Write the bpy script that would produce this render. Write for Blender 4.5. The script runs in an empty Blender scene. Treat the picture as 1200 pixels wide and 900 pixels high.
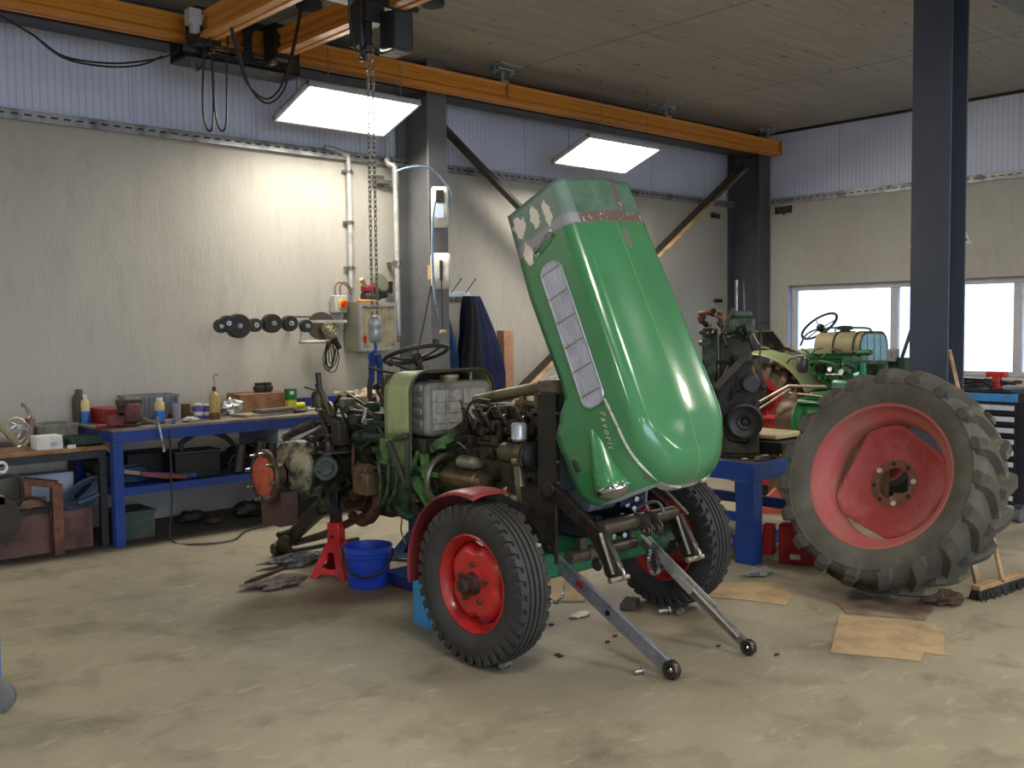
import bpy, bmesh, math, random
from mathutils import Vector, Matrix
PI = math.pi
SC = bpy.context.scene
COL = SC.collection
rnd = random.Random(7)
V3 = Vector
# ---------------------------------------------------------------- camera geometry (calibrated from the room's own lines)
FPX = 1162.58
YAW, PITCH, ROLL = math.radians(42.55), math.radians(3.347), math.radians(-0.64)
EYE = V3((0, 0, 1.65))
fwd = V3((math.sin(YAW)*math.cos(PITCH), math.cos(YAW)*math.cos(PITCH), -math.sin(PITCH)))
_r = V3((math.cos(YAW), -math.sin(YAW), 0)); _u = _r.cross(fwd)
RT = _r*math.cos(ROLL)+_u*math.sin(ROLL); UP = -_r*math.sin(ROLL)+_u*math.cos(ROLL)
def at(x, y, X=None, Y=None, Z=None):
    """point where the sight line through image point (x, y) meets a plane of the room"""
    d = fwd+RT*((x-600)/FPX)+UP*((450-y)/FPX)
    t = (X-EYE.x)/d.x if X is not None else (Y-EYE.y)/d.y if Y is not None else (Z-EYE.z)/d.z
    return EYE+d*t
cam = bpy.data.cameras.new('camera'); camo = bpy.data.objects.new('camera', cam); COL.objects.link(camo)
cam.sensor_width = 36; cam.lens = 36*FPX/1200; cam.clip_start = 0.05; cam.clip_end = 200
M = Matrix((RT, UP, -fwd)).transposed().to_4x4(); M.translation = EYE
camo.matrix_world = M
SC.camera = camo
# ---------------------------------------------------------------- materials
def lin(c):
    return tuple(((v/255)/12.92 if v/255 <= .04045 else ((v/255+.055)/1.055)**2.4) for v in c)
def nodes(name):
    m = bpy.data.materials.new(name); m.use_nodes = True
    nt = m.node_tree; return m, nt, nt.nodes['Principled BSDF']
def N(nt, t, **k):
    n = nt.nodes.new(t)
    for a, b in k.items():
        if a in n.inputs: n.inputs[a].default_value = b
        else: setattr(n, a, b)
    return n
def coord(nt, scale=(1, 1, 1), kind='Object'):
    tc = N(nt, 'ShaderNodeTexCoord'); mp = N(nt, 'ShaderNodeMapping'); mp.inputs['Scale'].default_value = scale
    nt.links.new(tc.outputs[kind], mp.inputs['Vector']); return mp.outputs['Vector']
def noise(nt, vec, sc, det=4, rough=.55, dist=0):
    n = N(nt, 'ShaderNodeTexNoise'); n.inputs['Scale'].default_value = sc; n.inputs['Detail'].default_value = det
    n.inputs['Roughness'].default_value = rough; n.inputs['Distortion'].default_value = dist
    nt.links.new(vec, n.inputs['Vector']); return n.outputs['Fac']
def ramp(nt, fac, a, b, ca=(0, 0, 0, 1), cb=(1, 1, 1, 1)):
    r = N(nt, 'ShaderNodeValToRGB'); e = r.color_ramp.elements
    e[0].position = a; e[0].color = ca; e[1].position = b; e[1].color = cb
    nt.links.new(fac, r.inputs['Fac']); return r.outputs['Color']
def mix(nt, fac, a, b, mode='MIX'):
    m = N(nt, 'ShaderNodeMix', data_type='RGBA', blend_type=mode)
    for s, v in ((0, fac), (6, a), (7, b)):
        if isinstance(v, (int, float)): m.inputs[s].default_value = v
        elif isinstance(v, tuple): m.inputs[s].default_value = v if len(v) == 4 else v+(1,)
        else: nt.links.new(v, m.inputs[s])
    return m.outputs[2]
def math_(nt, op, a, b=0.0):
    m = N(nt, 'ShaderNodeMath', operation=op)
    for i, v in ((0, a), (1, b)):
        if isinstance(v, (int, float)): m.inputs[i].default_value = v
        else: nt.links.new(v, m.inputs[i])
    return m.outputs[0]
def bump(nt, bs, h, strength=.3, dist=.01):
    b = N(nt, 'ShaderNodeBump'); b.inputs['Strength'].default_value = strength; b.inputs['Distance'].default_value = dist
    nt.links.new(h, b.inputs['Height']); nt.links.new(b.outputs['Normal'], bs.inputs['Normal']); return b
_cache = {}
def mat(col, rough=.5, metal=0., col2=None, sc=9., lo=.45, hi=.65, bmp=.0, coat=0., spec=.5):
    """general painted / worn material: colour, wear colour through noise"""
    key = (col, rough, metal, col2, sc, lo, hi, bmp, coat, spec)
    if key in _cache: return _cache[key]
    m, nt, bs = nodes('paint_%d' % len(_cache)); _cache[key] = m
    v = coord(nt)
    a = lin(col)+(1,)
    if col2 is None:
        c2 = tuple(x*.78 for x in lin(col))+(1,)
    else: c2 = lin(col2)+(1,)
    f = ramp(nt, noise(nt, v, sc, 6, .65), lo, hi)
    nt.links.new(mix(nt, f, a, c2), bs.inputs['Base Color'])
    bs.inputs['Metallic'].default_value = metal
    bs.inputs['Coat Weight'].default_value = coat; bs.inputs['Coat Roughness'].default_value = .12
    bs.inputs['Specular IOR Level'].default_value = spec
    r = math_(nt, 'ADD', math_(nt, 'MULTIPLY', f, .15), rough)
    nt.links.new(r, bs.inputs['Roughness'])
    if bmp: bump(nt, bs, noise(nt, v, sc*4, 4), bmp, .01)
    return m
def emis(col, s):
    m, nt, bs = nodes('lit'); bs.inputs['Emission Color'].default_value = lin(col)+(1,); bs.inputs['Emission Strength'].default_value = s
    bs.inputs['Base Color'].default_value = (.8, .8, .8, 1); return m
# frequently used
BLK = mat((26, 26, 28), .45, 0, (48, 46, 44))
RUB = mat((50, 49, 50), .62, 0, (68, 65, 62), 6, .45, .75, .15)
RUBD = mat((44, 42, 40), .7, 0, (74, 68, 60), 5, .4, .7, .3)
STEEL = mat((150, 148, 145), .32, .85, (95, 88, 80), 14)
DSTEEL = mat((84, 80, 76), .38, .8, (48, 44, 40), 12)
CHROME = mat((215, 215, 218), .12, 1, (180, 180, 185), 20)
GREASE = mat((45, 40, 34), .38, .35, (78, 66, 50), 16, .4, .7, .3)
GRIME = mat((60, 62, 48), .45, .1, (34, 30, 26), 14, .38, .62, .3)
TGREEN = mat((64, 98, 56), .4, .0, (36, 38, 30), 13, .38, .54, .2)
DGREEN = mat((32, 66, 52), .42, .0, (30, 28, 24), 15, .42, .6, .25)
RED = mat((186, 32, 32), .4, 0, (150, 26, 28), 5, coat=.2)
BLUE = mat((30, 62, 140), .42, 0, (24, 46, 104), 7, .45, .75)
BRASS = mat((150, 110, 75), .4, .8, (90, 66, 48), 14)
WOODB = mat((176, 140, 98), .65, 0, (140, 104, 70), 6)
WHITE = mat((222, 222, 220), .45)
GREY = mat((120, 120, 118), .5)
RUST = mat((96, 66, 48), .7, .2, (58, 44, 36), 12, .4, .65, .3)
CHAINM = mat((165, 165, 165), .3, .9, (90, 88, 84), 30)
# ---------------------------------------------------------------- mesh builder
def basis(axis):
    a = V3(axis).normalized(); t = V3((0, 0, 1)) if abs(a.z) < .9 else V3((1, 0, 0))
    x = t.cross(a).normalized(); return x, a.cross(x), a
def smooth(pts, k=6):
    P = [V3(p) for p in pts]; out = []
    for i in range(len(P)-1):
        p0 = P[max(i-1, 0)]; p1 = P[i]; p2 = P[i+1]; p3 = P[min(i+2, len(P)-1)]
        for j in range(k):
            t = j/k
            out.append(.5*((2*p1)+(p2-p0)*t+(2*p0-5*p1+4*p2-p3)*t*t+(3*p1-p0-3*p2+p3)*t**3))
    out.append(P[-1]); return out
class MB:
    def __init__(s, T=None): s.v = []; s.f = []; s.mi = []; s.cur = 0; s.T = T
    def add(s, vs, fs):
        o = len(s.v)
        s.v += [(s.T @ V3(p)) if s.T is not None else V3(p) for p in vs]
        s.f += [tuple(i+o for i in f) for f in fs]; s.mi += [s.cur]*len(fs); return s
    def bx(s, x0, x1, y0, y1, z0, z1):
        return s.add([(x0, y0, z0), (x1, y0, z0), (x1, y1, z0), (x0, y1, z0), (x0, y0, z1), (x1, y0, z1), (x1, y1, z1), (x0, y1, z1)],
                     [(0, 3, 2, 1), (4, 5, 6, 7), (0, 1, 5, 4), (1, 2, 6, 5), (2, 3, 7, 6), (3, 0, 4, 7)])
    def box(s, c, sz, R=None):
        c = V3(c); h = V3(sz)/2; R = R or Matrix.Identity(3)
        vs = [c+R @ V3((a*h.x, b*h.y, d*h.z)) for d in (-1, 1) for a, b in ((-1, -1), (1, -1), (1, 1), (-1, 1))]
        return s.add(vs, [(0, 3, 2, 1), (4, 5, 6, 7), (0, 1, 5, 4), (1, 2, 6, 5), (2, 3, 7, 6), (3, 0, 4, 7)])
    def bar(s, p0, p1, w, h, up=(0, 0, 1), w1=None, h1=None):
        p0, p1 = V3(p0), V3(p1); a = (p1-p0).normalized(); u = V3(up)
        if abs(a.dot(u)) > .98: u = V3((1, 0, 0))
        x = a.cross(u).normalized(); y = x.cross(a)
        w1 = w if w1 is None else w1; h1 = h if h1 is None else h1
        vs = [p+x*(i*ww/2)+y*(j*hh/2) for p, ww, hh in ((p0, w, h), (p1, w1, h1)) for i, j in ((-1, -1), (1, -1), (1, 1), (-1, 1))]
        return s.add(vs, [(0, 3, 2, 1), (4, 5, 6, 7), (0, 1, 5, 4), (1, 2, 6, 5), (2, 3, 7, 6), (3, 0, 4, 7)])
    def cyl(s, p0, p1, r0, r1=None, n=16):
        p0, p1 = V3(p0), V3(p1); r1 = r0 if r1 is None else r1; x, y, a = basis(p1-p0)
        vs = [p+(x*math.cos(2*PI*i/n)+y*math.sin(2*PI*i/n))*r for p, r in ((p0, r0), (p1, r1)) for i in range(n)]
        return s.add(vs, [(i, (i+1) % n, n+(i+1) % n, n+i) for i in range(n)]+[tuple(range(n-1, -1, -1)), tuple(range(n, 2*n))])
    def tube(s, pts, r, n=8, closed=False):
        P = [V3(p) for p in pts]; L = len(P); vs = []; rs = r if isinstance(r, (list, tuple)) else [r]*L
        prev = None
        for i, p in enumerate(P):
            a = (P[(i+1) % L]-P[i-1]) if closed else (P[min(i+1, L-1)]-P[max(i-1, 0)])
            a = a.normalized() if a.length > 1e-9 else V3((0, 0, 1))
            if prev is None: x, y, _ = basis(a)
            else:
                x = prev-a*prev.dot(a)
                x = x.normalized() if x.length > 1e-6 else basis(a)[0]
                y = a.cross(x)
            prev = x
            vs += [p+(x*math.cos(2*PI*k/n)+y*math.sin(2*PI*k/n))*rs[i] for k in range(n)]
        fs = []
        for i in range(L if closed else L-1):
            b0, b1 = i*n, ((i+1) % L)*n
            fs += [(b0+k, b0+(k+1) % n, b1+(k+1) % n, b1+k) for k in range(n)]
        if not closed: fs += [tuple(range(n-1, -1, -1)), tuple(range((L-1)*n, L*n))]
        return s.add(vs, fs)
    def lathe(s, prof, o, axis, n=32, ring=False):
        x, y, a = basis(axis); o = V3(o); L = len(prof)
        vs = [o+a*h+(x*math.cos(2*PI*i/n)+y*math.sin(2*PI*i/n))*max(r, 1e-4) for r, h in prof for i in range(n)]
        fs = [(j*n+i, j*n+(i+1) % n, ((j+1) % L)*n+(i+1) % n, ((j+1) % L)*n+i) for j in range(L if ring else L-1) for i in range(n)]
        return s.add(vs, fs)
    def prism(s, pts, ext):
        P = [V3(p) for p in pts]; e = V3(ext); n = len(P)
        return s.add(P+[p+e for p in P], [tuple(range(n-1, -1, -1)), tuple(range(n, 2*n))]+[(i, (i+1) % n, n+(i+1) % n, n+i) for i in range(n)])
    def sph(s, c, r, n=12, sq=(1, 1, 1)):
        c = V3(c); vs = []; m = n//2
        for j in range(m+1):
            t = PI*j/m
            for i in range(n):
                p = 2*PI*i/n; vs.append(c+V3((r*sq[0]*math.sin(t)*math.cos(p), r*sq[1]*math.sin(t)*math.sin(p), r*sq[2]*math.cos(t))))
        return s.add(vs, [(j*n+i, (j+1)*n+i, (j+1)*n+(i+1) % n, j*n+(i+1) % n) for j in range(m) for i in range(n)])
    def torus(s, c, axis, R, r, n=32, m=8, a0=0, a1=2*PI):
        x, y, a = basis(axis); c = V3(c); full = abs(a1-a0-2*PI) < 1e-6; k = n if full else n+1
        s.tube([c+(x*math.cos(a0+(a1-a0)*i/n)+y*math.sin(a0+(a1-a0)*i/n))*R for i in range(k)], r, m, closed=full); return s
    def grid(s, fn, nu, nv, wu=False):
        vs = [fn(i/nu, j/nv) for j in range(nv+1) for i in range(nu+(0 if wu else 1))]
        w = nu if wu else nu+1
        return s.add(vs, [(j*w+i, j*w+(i+1) % w, (j+1)*w+(i+1) % w, (j+1)*w+i) for j in range(nv) for i in range(nu)])
    def bolt(s, p, axis, r=.012, h=.012):
        p = V3(p); a = V3(axis).normalized(); return s.cyl(p-a*.002, p+a*h, r, n=6)
    def build(s, name, m, parent=None, ang=38, bevel=0, solid=0, M=None, sub=0):
        """link everything collected as ONE mesh object; vertices are in world space unless a matrix M gives its own frame"""
        me = bpy.data.meshes.new(name); o = bpy.data.objects.new(name, me); COL.objects.link(o)
        if M is None:
            xs = [v.x for v in s.v]; ys = [v.y for v in s.v]; zs = [v.z for v in s.v]
            M = Matrix.Translation(((min(xs)+max(xs))/2, (min(ys)+max(ys))/2, min(zs)))
            I = M.inverted(); pts = [I @ v for v in s.v]
        else: pts = s.v
        me.from_pydata([tuple(p) for p in pts], [], s.f)
        for q in (m if isinstance(m, (list, tuple)) else [m]): me.materials.append(q)
        me.polygons.foreach_set('material_index', s.mi)
        me.validate(); me.update()
        if ang:
            me.polygons.foreach_set('use_smooth', [True]*len(me.polygons)); me.set_sharp_from_angle(angle=math.radians(ang))
        if solid:
            q = o.modifiers.new('s', 'SOLIDIFY'); q.thickness = solid; q.offset = 0
        if bevel:
            q = o.modifiers.new('b', 'BEVEL'); q.width = bevel; q.segments = 2; q.limit_method = 'ANGLE'; q.angle_limit = math.radians(40); q.harden_normals = False
        if sub:
            q = o.modifiers.new('u', 'SUBSURF'); q.levels = sub; q.render_levels = sub
        WM[o] = M
        if parent is not None:
            o.parent = parent; o.matrix_parent_inverse = Matrix.Identity(4); o.matrix_basis = WM[parent].inverted() @ M
        else: o.matrix_basis = M
        return o
WM = {}
def thing(name, label, cat, loc=(0, 0, 0), rotz=0, group=None):
    o = bpy.data.objects.new(name, None); COL.objects.link(o); o.empty_display_size = .1
    m = Matrix.Translation(loc) @ Matrix.Rotation(rotz, 4, 'Z'); WM[o] = m; o.matrix_basis = m
    return tag(o, label, cat, group)
def tag(o, label=None, cat=None, group=None, kind=None):
    if label: o['label'] = label
    if cat: o['category'] = cat
    if group: o['group'] = group
    if kind: o['kind'] = kind
    return o
def part(name, parent, loc):
    """an Empty that gathers the sub-parts of a part"""
    o = bpy.data.objects.new(name, None); COL.objects.link(o); o.empty_display_size = .05
    m = Matrix.Translation(loc); WM[o] = m; o.parent = parent; o.matrix_basis = WM[parent].inverted() @ m; return o
def struct(o, label=None):
    o['kind'] = 'structure'
    if label: o['label'] = label
    return o
def dup(root, loc, rotz=0., label=None, group=None, scale=None):
    def cp(o, parent):
        c = o.copy(); COL.objects.link(c)
        if parent is not None: c.parent = parent
        for ch in o.children: cp(ch, c)
        return c
    r = cp(root, None); m = Matrix.Translation(loc) @ Matrix.Rotation(rotz, 4, 'Z')
    if scale: m = m @ Matrix.Diagonal(V3(scale).to_4d())
    r.matrix_basis = m; WM[r] = m
    if label: r['label'] = label
    if group: r['group'] = group
    return r
# ================================================================ THE ROOM
XR, YB, ZC, ZT = 12.29, 8.47, 4.32, 3.32
XL, YF = -6.0, -7.0
# ---- floor
m, nt, bs = nodes('floor_concrete'); v = coord(nt)
n1 = noise(nt, v, .55, 5, .6, .4); n2 = noise(nt, v, 2.6, 6, .65, .3); n3 = noise(nt, v, 26, 3, .6); n4 = noise(nt, coord(nt, (1, 2.6, 1)), 5, 6, .7, .6)
c = mix(nt, ramp(nt, n1, .36, .66), lin((160, 152, 130))+(1,), lin((136, 129, 114))+(1,))
c = mix(nt, ramp(nt, n2, .5, .74), c, lin((112, 105, 92))+(1,))
c = mix(nt, ramp(nt, n4, .56, .74), c, lin((172, 165, 144))+(1,))
c = mix(nt, ramp(nt, n3, .68, .78), c, lin((104, 96, 84))+(1,))
# collected dirt and painted shade under the benches, oil spots below the tractor
def blob(cx, cy, rx, ry, hard=.5, ns=.5):
    tc = coord(nt); mp = N(nt, 'ShaderNodeMapping'); mp.inputs['Location'].default_value = (-cx/rx, -cy/ry, 0); mp.inputs['Scale'].default_value = (1/rx, 1/ry, 0)
    nt.links.new(tc, mp.inputs['Vector']); ln = N(nt, 'ShaderNodeVectorMath', operation='LENGTH'); nt.links.new(mp.outputs[0], ln.inputs[0])
    d = math_(nt, 'ADD', ln.outputs['Value'], math_(nt, 'MULTIPLY', math_(nt, 'SUBTRACT', n2, .5), ns*2))
    return ramp(nt, d, 1-hard, 1, (1, 1, 1, 1), (0, 0, 0, 1))
def under(c, b, col, k):
    return mix(nt, math_(nt, 'MULTIPLY', b, k), c, lin(col)+(1,))
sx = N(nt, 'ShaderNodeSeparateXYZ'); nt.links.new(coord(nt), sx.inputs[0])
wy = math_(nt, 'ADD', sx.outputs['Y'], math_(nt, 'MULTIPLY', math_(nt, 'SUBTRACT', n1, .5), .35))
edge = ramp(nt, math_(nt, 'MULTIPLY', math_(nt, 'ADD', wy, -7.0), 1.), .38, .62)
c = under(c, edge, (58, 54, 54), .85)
for bb, col, k in (((3.45, 5.15, .55, .32), (84, 62, 44), .75), ((3.9, 5.3, .7, .9), (100, 84, 66), .6), ((3.2, 3.3, .6, .5), (132, 124, 110), .7),
                   ((5.6, 2.9, .55, .4), (112, 96, 80), .6), ((4.5, 3.7, .9, .7), (122, 108, 92), .55), ((2.95, 5.3, .3, .14), (120, 104, 84), .5), ((6.2, 4.6, .9, .6), (104, 96, 88), .6)):
    c = under(c, blob(*bb), col, k)
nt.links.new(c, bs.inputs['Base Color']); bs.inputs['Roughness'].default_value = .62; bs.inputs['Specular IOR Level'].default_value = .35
bump(nt, bs, n3, .12, .004)
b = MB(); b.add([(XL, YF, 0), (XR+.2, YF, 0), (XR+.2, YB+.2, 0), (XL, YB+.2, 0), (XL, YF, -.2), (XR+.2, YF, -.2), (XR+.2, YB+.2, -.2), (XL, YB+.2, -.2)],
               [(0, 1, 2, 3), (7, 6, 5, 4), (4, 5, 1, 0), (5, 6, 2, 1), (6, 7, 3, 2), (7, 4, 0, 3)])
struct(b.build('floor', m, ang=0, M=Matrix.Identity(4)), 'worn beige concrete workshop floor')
# ---- precast concrete wall material
def wallmat(sc):
    m, nt, bs = nodes('precast_concrete'); v = coord(nt)
    a = noise(nt, coord(nt, sc), 1.1, 5, .6, .3); f = noise(nt, v, 60, 4, .6); g = noise(nt, coord(nt, tuple(q*2 for q in sc)), 5, 5, .65)
    c = mix(nt, ramp(nt, a, .35, .7), lin((186, 182, 172))+(1,), lin((172, 167, 159))+(1,))
    c = mix(nt, math_(nt, 'MULTIPLY', ramp(nt, g, .5, .75), .4), c, lin((156, 147, 136))+(1,))
    nt.links.new(c, bs.inputs['Base Color']); bs.inputs['Roughness'].default_value = .85
    h = math_(nt, 'ADD', math_(nt, 'MULTIPLY', f, .5), noise(nt, coord(nt, sc), 34, 3))
    bump(nt, bs, h, .45, .012); return m
WBACK = wallmat((1, 1, .28)); WRIGHT = wallmat((1, 1, .35))
def clad(ax):
    m, nt, bs = nodes('insulated_panel'); v = coord(nt)
    s = N(nt, 'ShaderNodeSeparateXYZ'); nt.links.new(v, s.inputs[0]); q = s.outputs[ax]
    rib = math_(nt, 'PINGPONG', q, .03)
    rb = ramp(nt, math_(nt, 'MULTIPLY', rib, 33.3), .1, .35)
    seam = ramp(nt, math_(nt, 'MULTIPLY', math_(nt, 'PINGPONG', q, .575), 1.), .003, .006)
    n = noise(nt, v, 2, 4)
    c = mix(nt, ramp(nt, n, .3, .7), lin((222, 228, 250))+(1,), lin((212, 218, 244))+(1,))
    c = mix(nt, math_(nt, 'MULTIPLY', math_(nt, 'SUBTRACT', 1., rb), .35), c, lin((176, 182, 208))+(1,))
    c = mix(nt, math_(nt, 'MULTIPLY', math_(nt, 'SUBTRACT', 1., seam), .6), c, lin((140, 144, 166))+(1,))
    nt.links.new(c, bs.inputs['Base Color']); bs.inputs['Roughness'].default_value = .45
    bump(nt, bs, rb, .5, .006); return m
W = MB(); W.bx(XL, XR+.25, YB, YB+.25, 0, ZT)
wb = struct(W.build('wall_back', WBACK, ang=0, M=Matrix.Identity(4)), 'rough grey concrete wall behind the workbenches')
W = MB(); W.bx(XL, XR+.25, YB+.03, YB+.25, ZT, ZC); W.build('wall_cladding', clad('X'), wb, ang=0, M=Matrix.Identity(4))
# hairline crack in the wall and formwork marks are part of the wall mesh
# ---- right wall with the long window opening
wz0, wz1, wy0, wy1 = .975, 2.17, 1.2, 7.66
W = MB(); W.bx(XR, XR+.3, YF, YB, 0, wz0); W.bx(XR, XR+.3, YF, YB, wz1, ZT); W.bx(XR, XR+.3, wy1, YB, wz0, wz1); W.bx(XR, XR+.3, YF, wy0, wz0, wz1)
wr = struct(W.build('wall_right', WRIGHT, ang=0, M=Matrix.Identity(4)), 'cream concrete wall with a long window')
W = MB(); W.bx(XR+.03, XR+.3, YF, YB, ZT, ZC); W.build('wall_cladding', clad('Y'), wr, ang=0, M=Matrix.Identity(4))
# ---- walls behind the camera
gate = (-3.5, 4.5, 3.9)   # open sliding gate in the front wall: x0, x1, height
W = MB(); W.bx(XL, gate[0], YF-.25, YF, 0, ZC); W.bx(gate[1], XR+.3, YF-.25, YF, 0, ZC); W.bx(gate[0], gate[1], YF-.25, YF, gate[2], ZC)
struct(W.build('wall_front', WBACK, ang=0, M=Matrix.Identity(4)), 'concrete wall with the open gate behind the camera')
W = MB(); W.bx(XL-.25, XL, YF, YB, 0, ZC)
struct(W.build('wall_left', WBACK, ang=0, M=Matrix.Identity(4)), 'concrete side wall left of the camera')
# ---- ceiling: shuttering boards
m, nt, bs = nodes('ceiling_boards'); v = coord(nt)
g = noise(nt, coord(nt, (.35, 5, 1)), 4, 6, .7, .2); g2 = noise(nt, v, .8, 4); kn = noise(nt, coord(nt, (1.6, 4, 1)), 3.2, 3, .5)
c = mix(nt, ramp(nt, g, .3, .75), lin((176, 169, 160))+(1,), lin((136, 127, 118))+(1,))
c = mix(nt, ramp(nt, g2, .35, .7), c, lin((160, 156, 150))+(1,))
c = mix(nt, math_(nt, 'MULTIPLY', ramp(nt, kn, .66, .72), .75), c, lin((84, 76, 70))+(1,))
s = N(nt, 'ShaderNodeSeparateXYZ'); nt.links.new(v, s.inputs[0])
jx = ramp(nt, math_(nt, 'PINGPONG', math_(nt, 'ADD', s.outputs['X'], -7.17), 1.34), .006, .012, (1, 1, 1, 1), (0, 0, 0, 1))
jy = ramp(nt, math_(nt, 'PINGPONG', math_(nt, 'ADD', s.outputs['Y'], 20.1), .5), .003, .006, (1, 1, 1, 1), (0, 0, 0, 1))
c = mix(nt, math_(nt, 'MULTIPLY', jx, .75), c, lin((62, 54, 50))+(1,)); c = mix(nt, math_(nt, 'MULTIPLY', jy, .5), c, lin((84, 76, 70))+(1,))
nt.links.new(c, bs.inputs['Base Color']); bs.inputs['Roughness'].default_value = .75
W = MB(); W.bx(XL, XR+.3, YF, YB+.2, ZC, ZC+.25); struct(W.build('ceiling', m, ang=0, M=Matrix.Identity(4)), 'grey brown board marked ceiling')
# dark joint where the ceiling meets the right wall
W = MB(); W.bx(XR-.015, XR+.03, YF, YB, ZC-.03, ZC); struct(W.build('trim_3', BLK, ang=0), 'dark joint strip under the ceiling')
# ---- perforated rail where concrete meets cladding
def rail(name, ax, a0, a1, o, lab):
    b = MB(); h = .075
    def q(u0, u1, d0, d1, z0, z1):
        if ax == 'X': b.bx(u0, u1, o-d1, o-d0, z0, z1)
        else: b.bx(o-d1, o-d0, u0, u1, z0, z1)
    q(a0, a1, 0, .04, ZT-.005, ZT+h); q(a0, a1, .04, .05, ZT-.01, ZT+.006); q(a0, a1, .04, .05, ZT+h-.012, ZT+h)
    b.cur = 1; u = a0+.05
    while u < a1-.1:
        q(u, u+.055, .0395, .0415, ZT+.03, ZT+.044); u += .1
    return struct(b.build(name, [mat((168, 170, 172), .4, .6, (120, 122, 124), 6), BLK], ang=0), lab)
rail('trim_1', 'X', 1.5, XR-.06, YB, 'perforated metal rail along the back wall')
rail('trim_2', 'Y', 0., YB-.06, XR, 'perforated metal rail along the right wall')
# ---- window
FR = mat((196, 194, 196), .4, 0, (180, 178, 182), 3)
win = thing('window_1', 'long white framed window in the right wall', 'window', (XR+.15, 4.4, wz0)); win['kind'] = 'structure'
del win['category']
b = MB(); x0, x1 = XR+.1, XR+.17
b.bx(x0, x1, wy0, wy1, wz1-.075, wz1); b.bx(x0, x1, wy0, wy1, wz0, wz0+.06); b.bx(x0, x1, wy1-.07, wy1, wz0+.06, wz1-.075); b.bx(x0, x1, wy0, wy0+.07, wz0+.06, wz1-.075)
mull = [6.13+.02, 4.62, 3.1]
for y in mull: b.bx(x0, x1, y-.05, y+.05, wz0+.06, wz1-.075)
b.bx(x0+.02, x0+.035, wy1-.085, wy1-.07, wz0+.06, wz1-.075)
b.build('window_frame', FR, win, bevel=.006)
gm, gnt, gbs = nodes('window_glass'); gbs.inputs['Transmission Weight'].default_value = 1; gbs.inputs['Roughness'].default_value = 0; gbs.inputs['IOR'].default_value = 1.02
gbs.inputs['Base Color'].default_value = (.96, .98, 1, 1)
ys = [wy0+.07]+[q for y in sorted(mull) for q in (y-.05, y+.05)]+[wy1-.07]
for i in range(0, len(ys), 2):
    b = MB(); b.bx(XR+.13, XR+.136, ys[i], ys[i+1], wz0+.06, wz1-.075); b.build('pane', gm, win, ang=0)
b = MB(); b.bx(XR-.02, XR+.1, wy0-.02, wy1, wz0-.035, wz0); b.build('window_sill', FR, win, bevel=.004)
b = MB(); b.bx(XR+.005, XR+.1, wy1-.012, wy1-.002, wz0, wz1); 
for k in range(22): b.bx(XR+.03, XR+.045, wy1-.015, wy1-.011, wz0+.02+k*.053, wz0+.045+k*.053)
b.build('reveal_strip', mat((176, 182, 200), .4, .3), win, ang=0)
# white clad shed across the yard, seen through the panes
m, nt, bs = nodes('shed_cladding'); s = N(nt, 'ShaderNodeSeparateXYZ'); nt.links.new(coord(nt), s.inputs[0])
ln = ramp(nt, math_(nt, 'PINGPONG', s.outputs['Y'], .5), .004, .012)
nt.links.new(mix(nt, ln, lin((180, 196, 214))+(1,), lin((226, 232, 240))+(1,)), bs.inputs['Base Color']); bs.inputs['Roughness'].default_value = .6
b = MB(); b.bx(XR+4, XR+6, -8, 18, -.3, 7)
tag(b.build('neighbouring_shed', m, ang=0, M=Matrix.Identity(4)), 'white clad shed across the yard outside the window', 'building')
b = MB(); b.bx(XR+.3, XR+30, -30, 40, -.4, -.2); b.bx(-30, XR+.3, -40, YF-.25, -.4, -.2)
struct(b.build('ground', mat((150, 146, 138), .8, 0, (130, 126, 118), 1), ang=0), 'paved yard outside the workshop')
# ================================================================ STEEL FRAME
COLM = mat((70, 76, 92), .45, 0, (60, 66, 80), 2, .4, .7)
COLD = mat((78, 80, 88), .5, 0, (68, 70, 78), 2, .4, .7)
def hprof(b, x0, x1, y0, y1, z0, z1, tf, tw, flanges):
    if flanges == 'Y':
        b.bx(x0, x1, y0, y0+tf, z0, z1); b.bx(x0, x1, y1-tf, y1, z0, z1); c = (x0+x1)/2; b.bx(c-tw/2, c+tw/2, y0+tf, y1-tf, z0, z1)
    else:
        b.bx(x0, x0+tf, y0, y1, z0, z1); b.bx(x1-tf, x1, y0, y1, z0, z1); c = (y0+y1)/2; b.bx(x0+tf, x1-tf, c-tw/2, c+tw/2, z0, z1)
b = MB(); hprof(b, 6.18, 6.42, 7.93, 8.46, 0, ZC-.001, .022, .014, 'Y'); b.bx(6.16, 6.44, 7.9, 8.465, 0, .02)
tag(b.build('steel_column', mat((112, 113, 116), .45, 0, (98, 99, 104), 2), ang=0, bevel=.003), 'dark grey steel column carrying the hose reels', 'column')
b = MB(); hprof(b, 12.0, 12.27, 7.93, 8.46, 0, ZC-.001, .024, .014, 'Y'); b.bx(12.0, 12.28, 7.9, 8.465, 0, .02)
tag(b.build('steel_column', COLD, ang=0, bevel=.003), 'dark steel column in the far corner beside the window', 'column')
b = MB(); hprof(b, 7.54, 7.84, 3.315, 3.615, 0, ZC-.001, .022, .014, 'X'); b.bx(7.5, 7.88, 3.28, 3.65, 0, .025)
tag(b.build('steel_column', COLM, ang=0, bevel=.003), 'blue grey steel column standing free behind the big tyre', 'column')
b = MB(); b.bx(XL+.1, 12.27, 8.12, 8.145, 4.0, ZC-.002); b.bx(XL+.1, 12.27, 8.0, 8.27, 3.995, 4.015)
tag(b.build('steel_beam', mat((66, 66, 70), .5, 0, (58, 58, 62), 2), ang=0), 'dark steel beam along the top of the back wall', 'beam')
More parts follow.
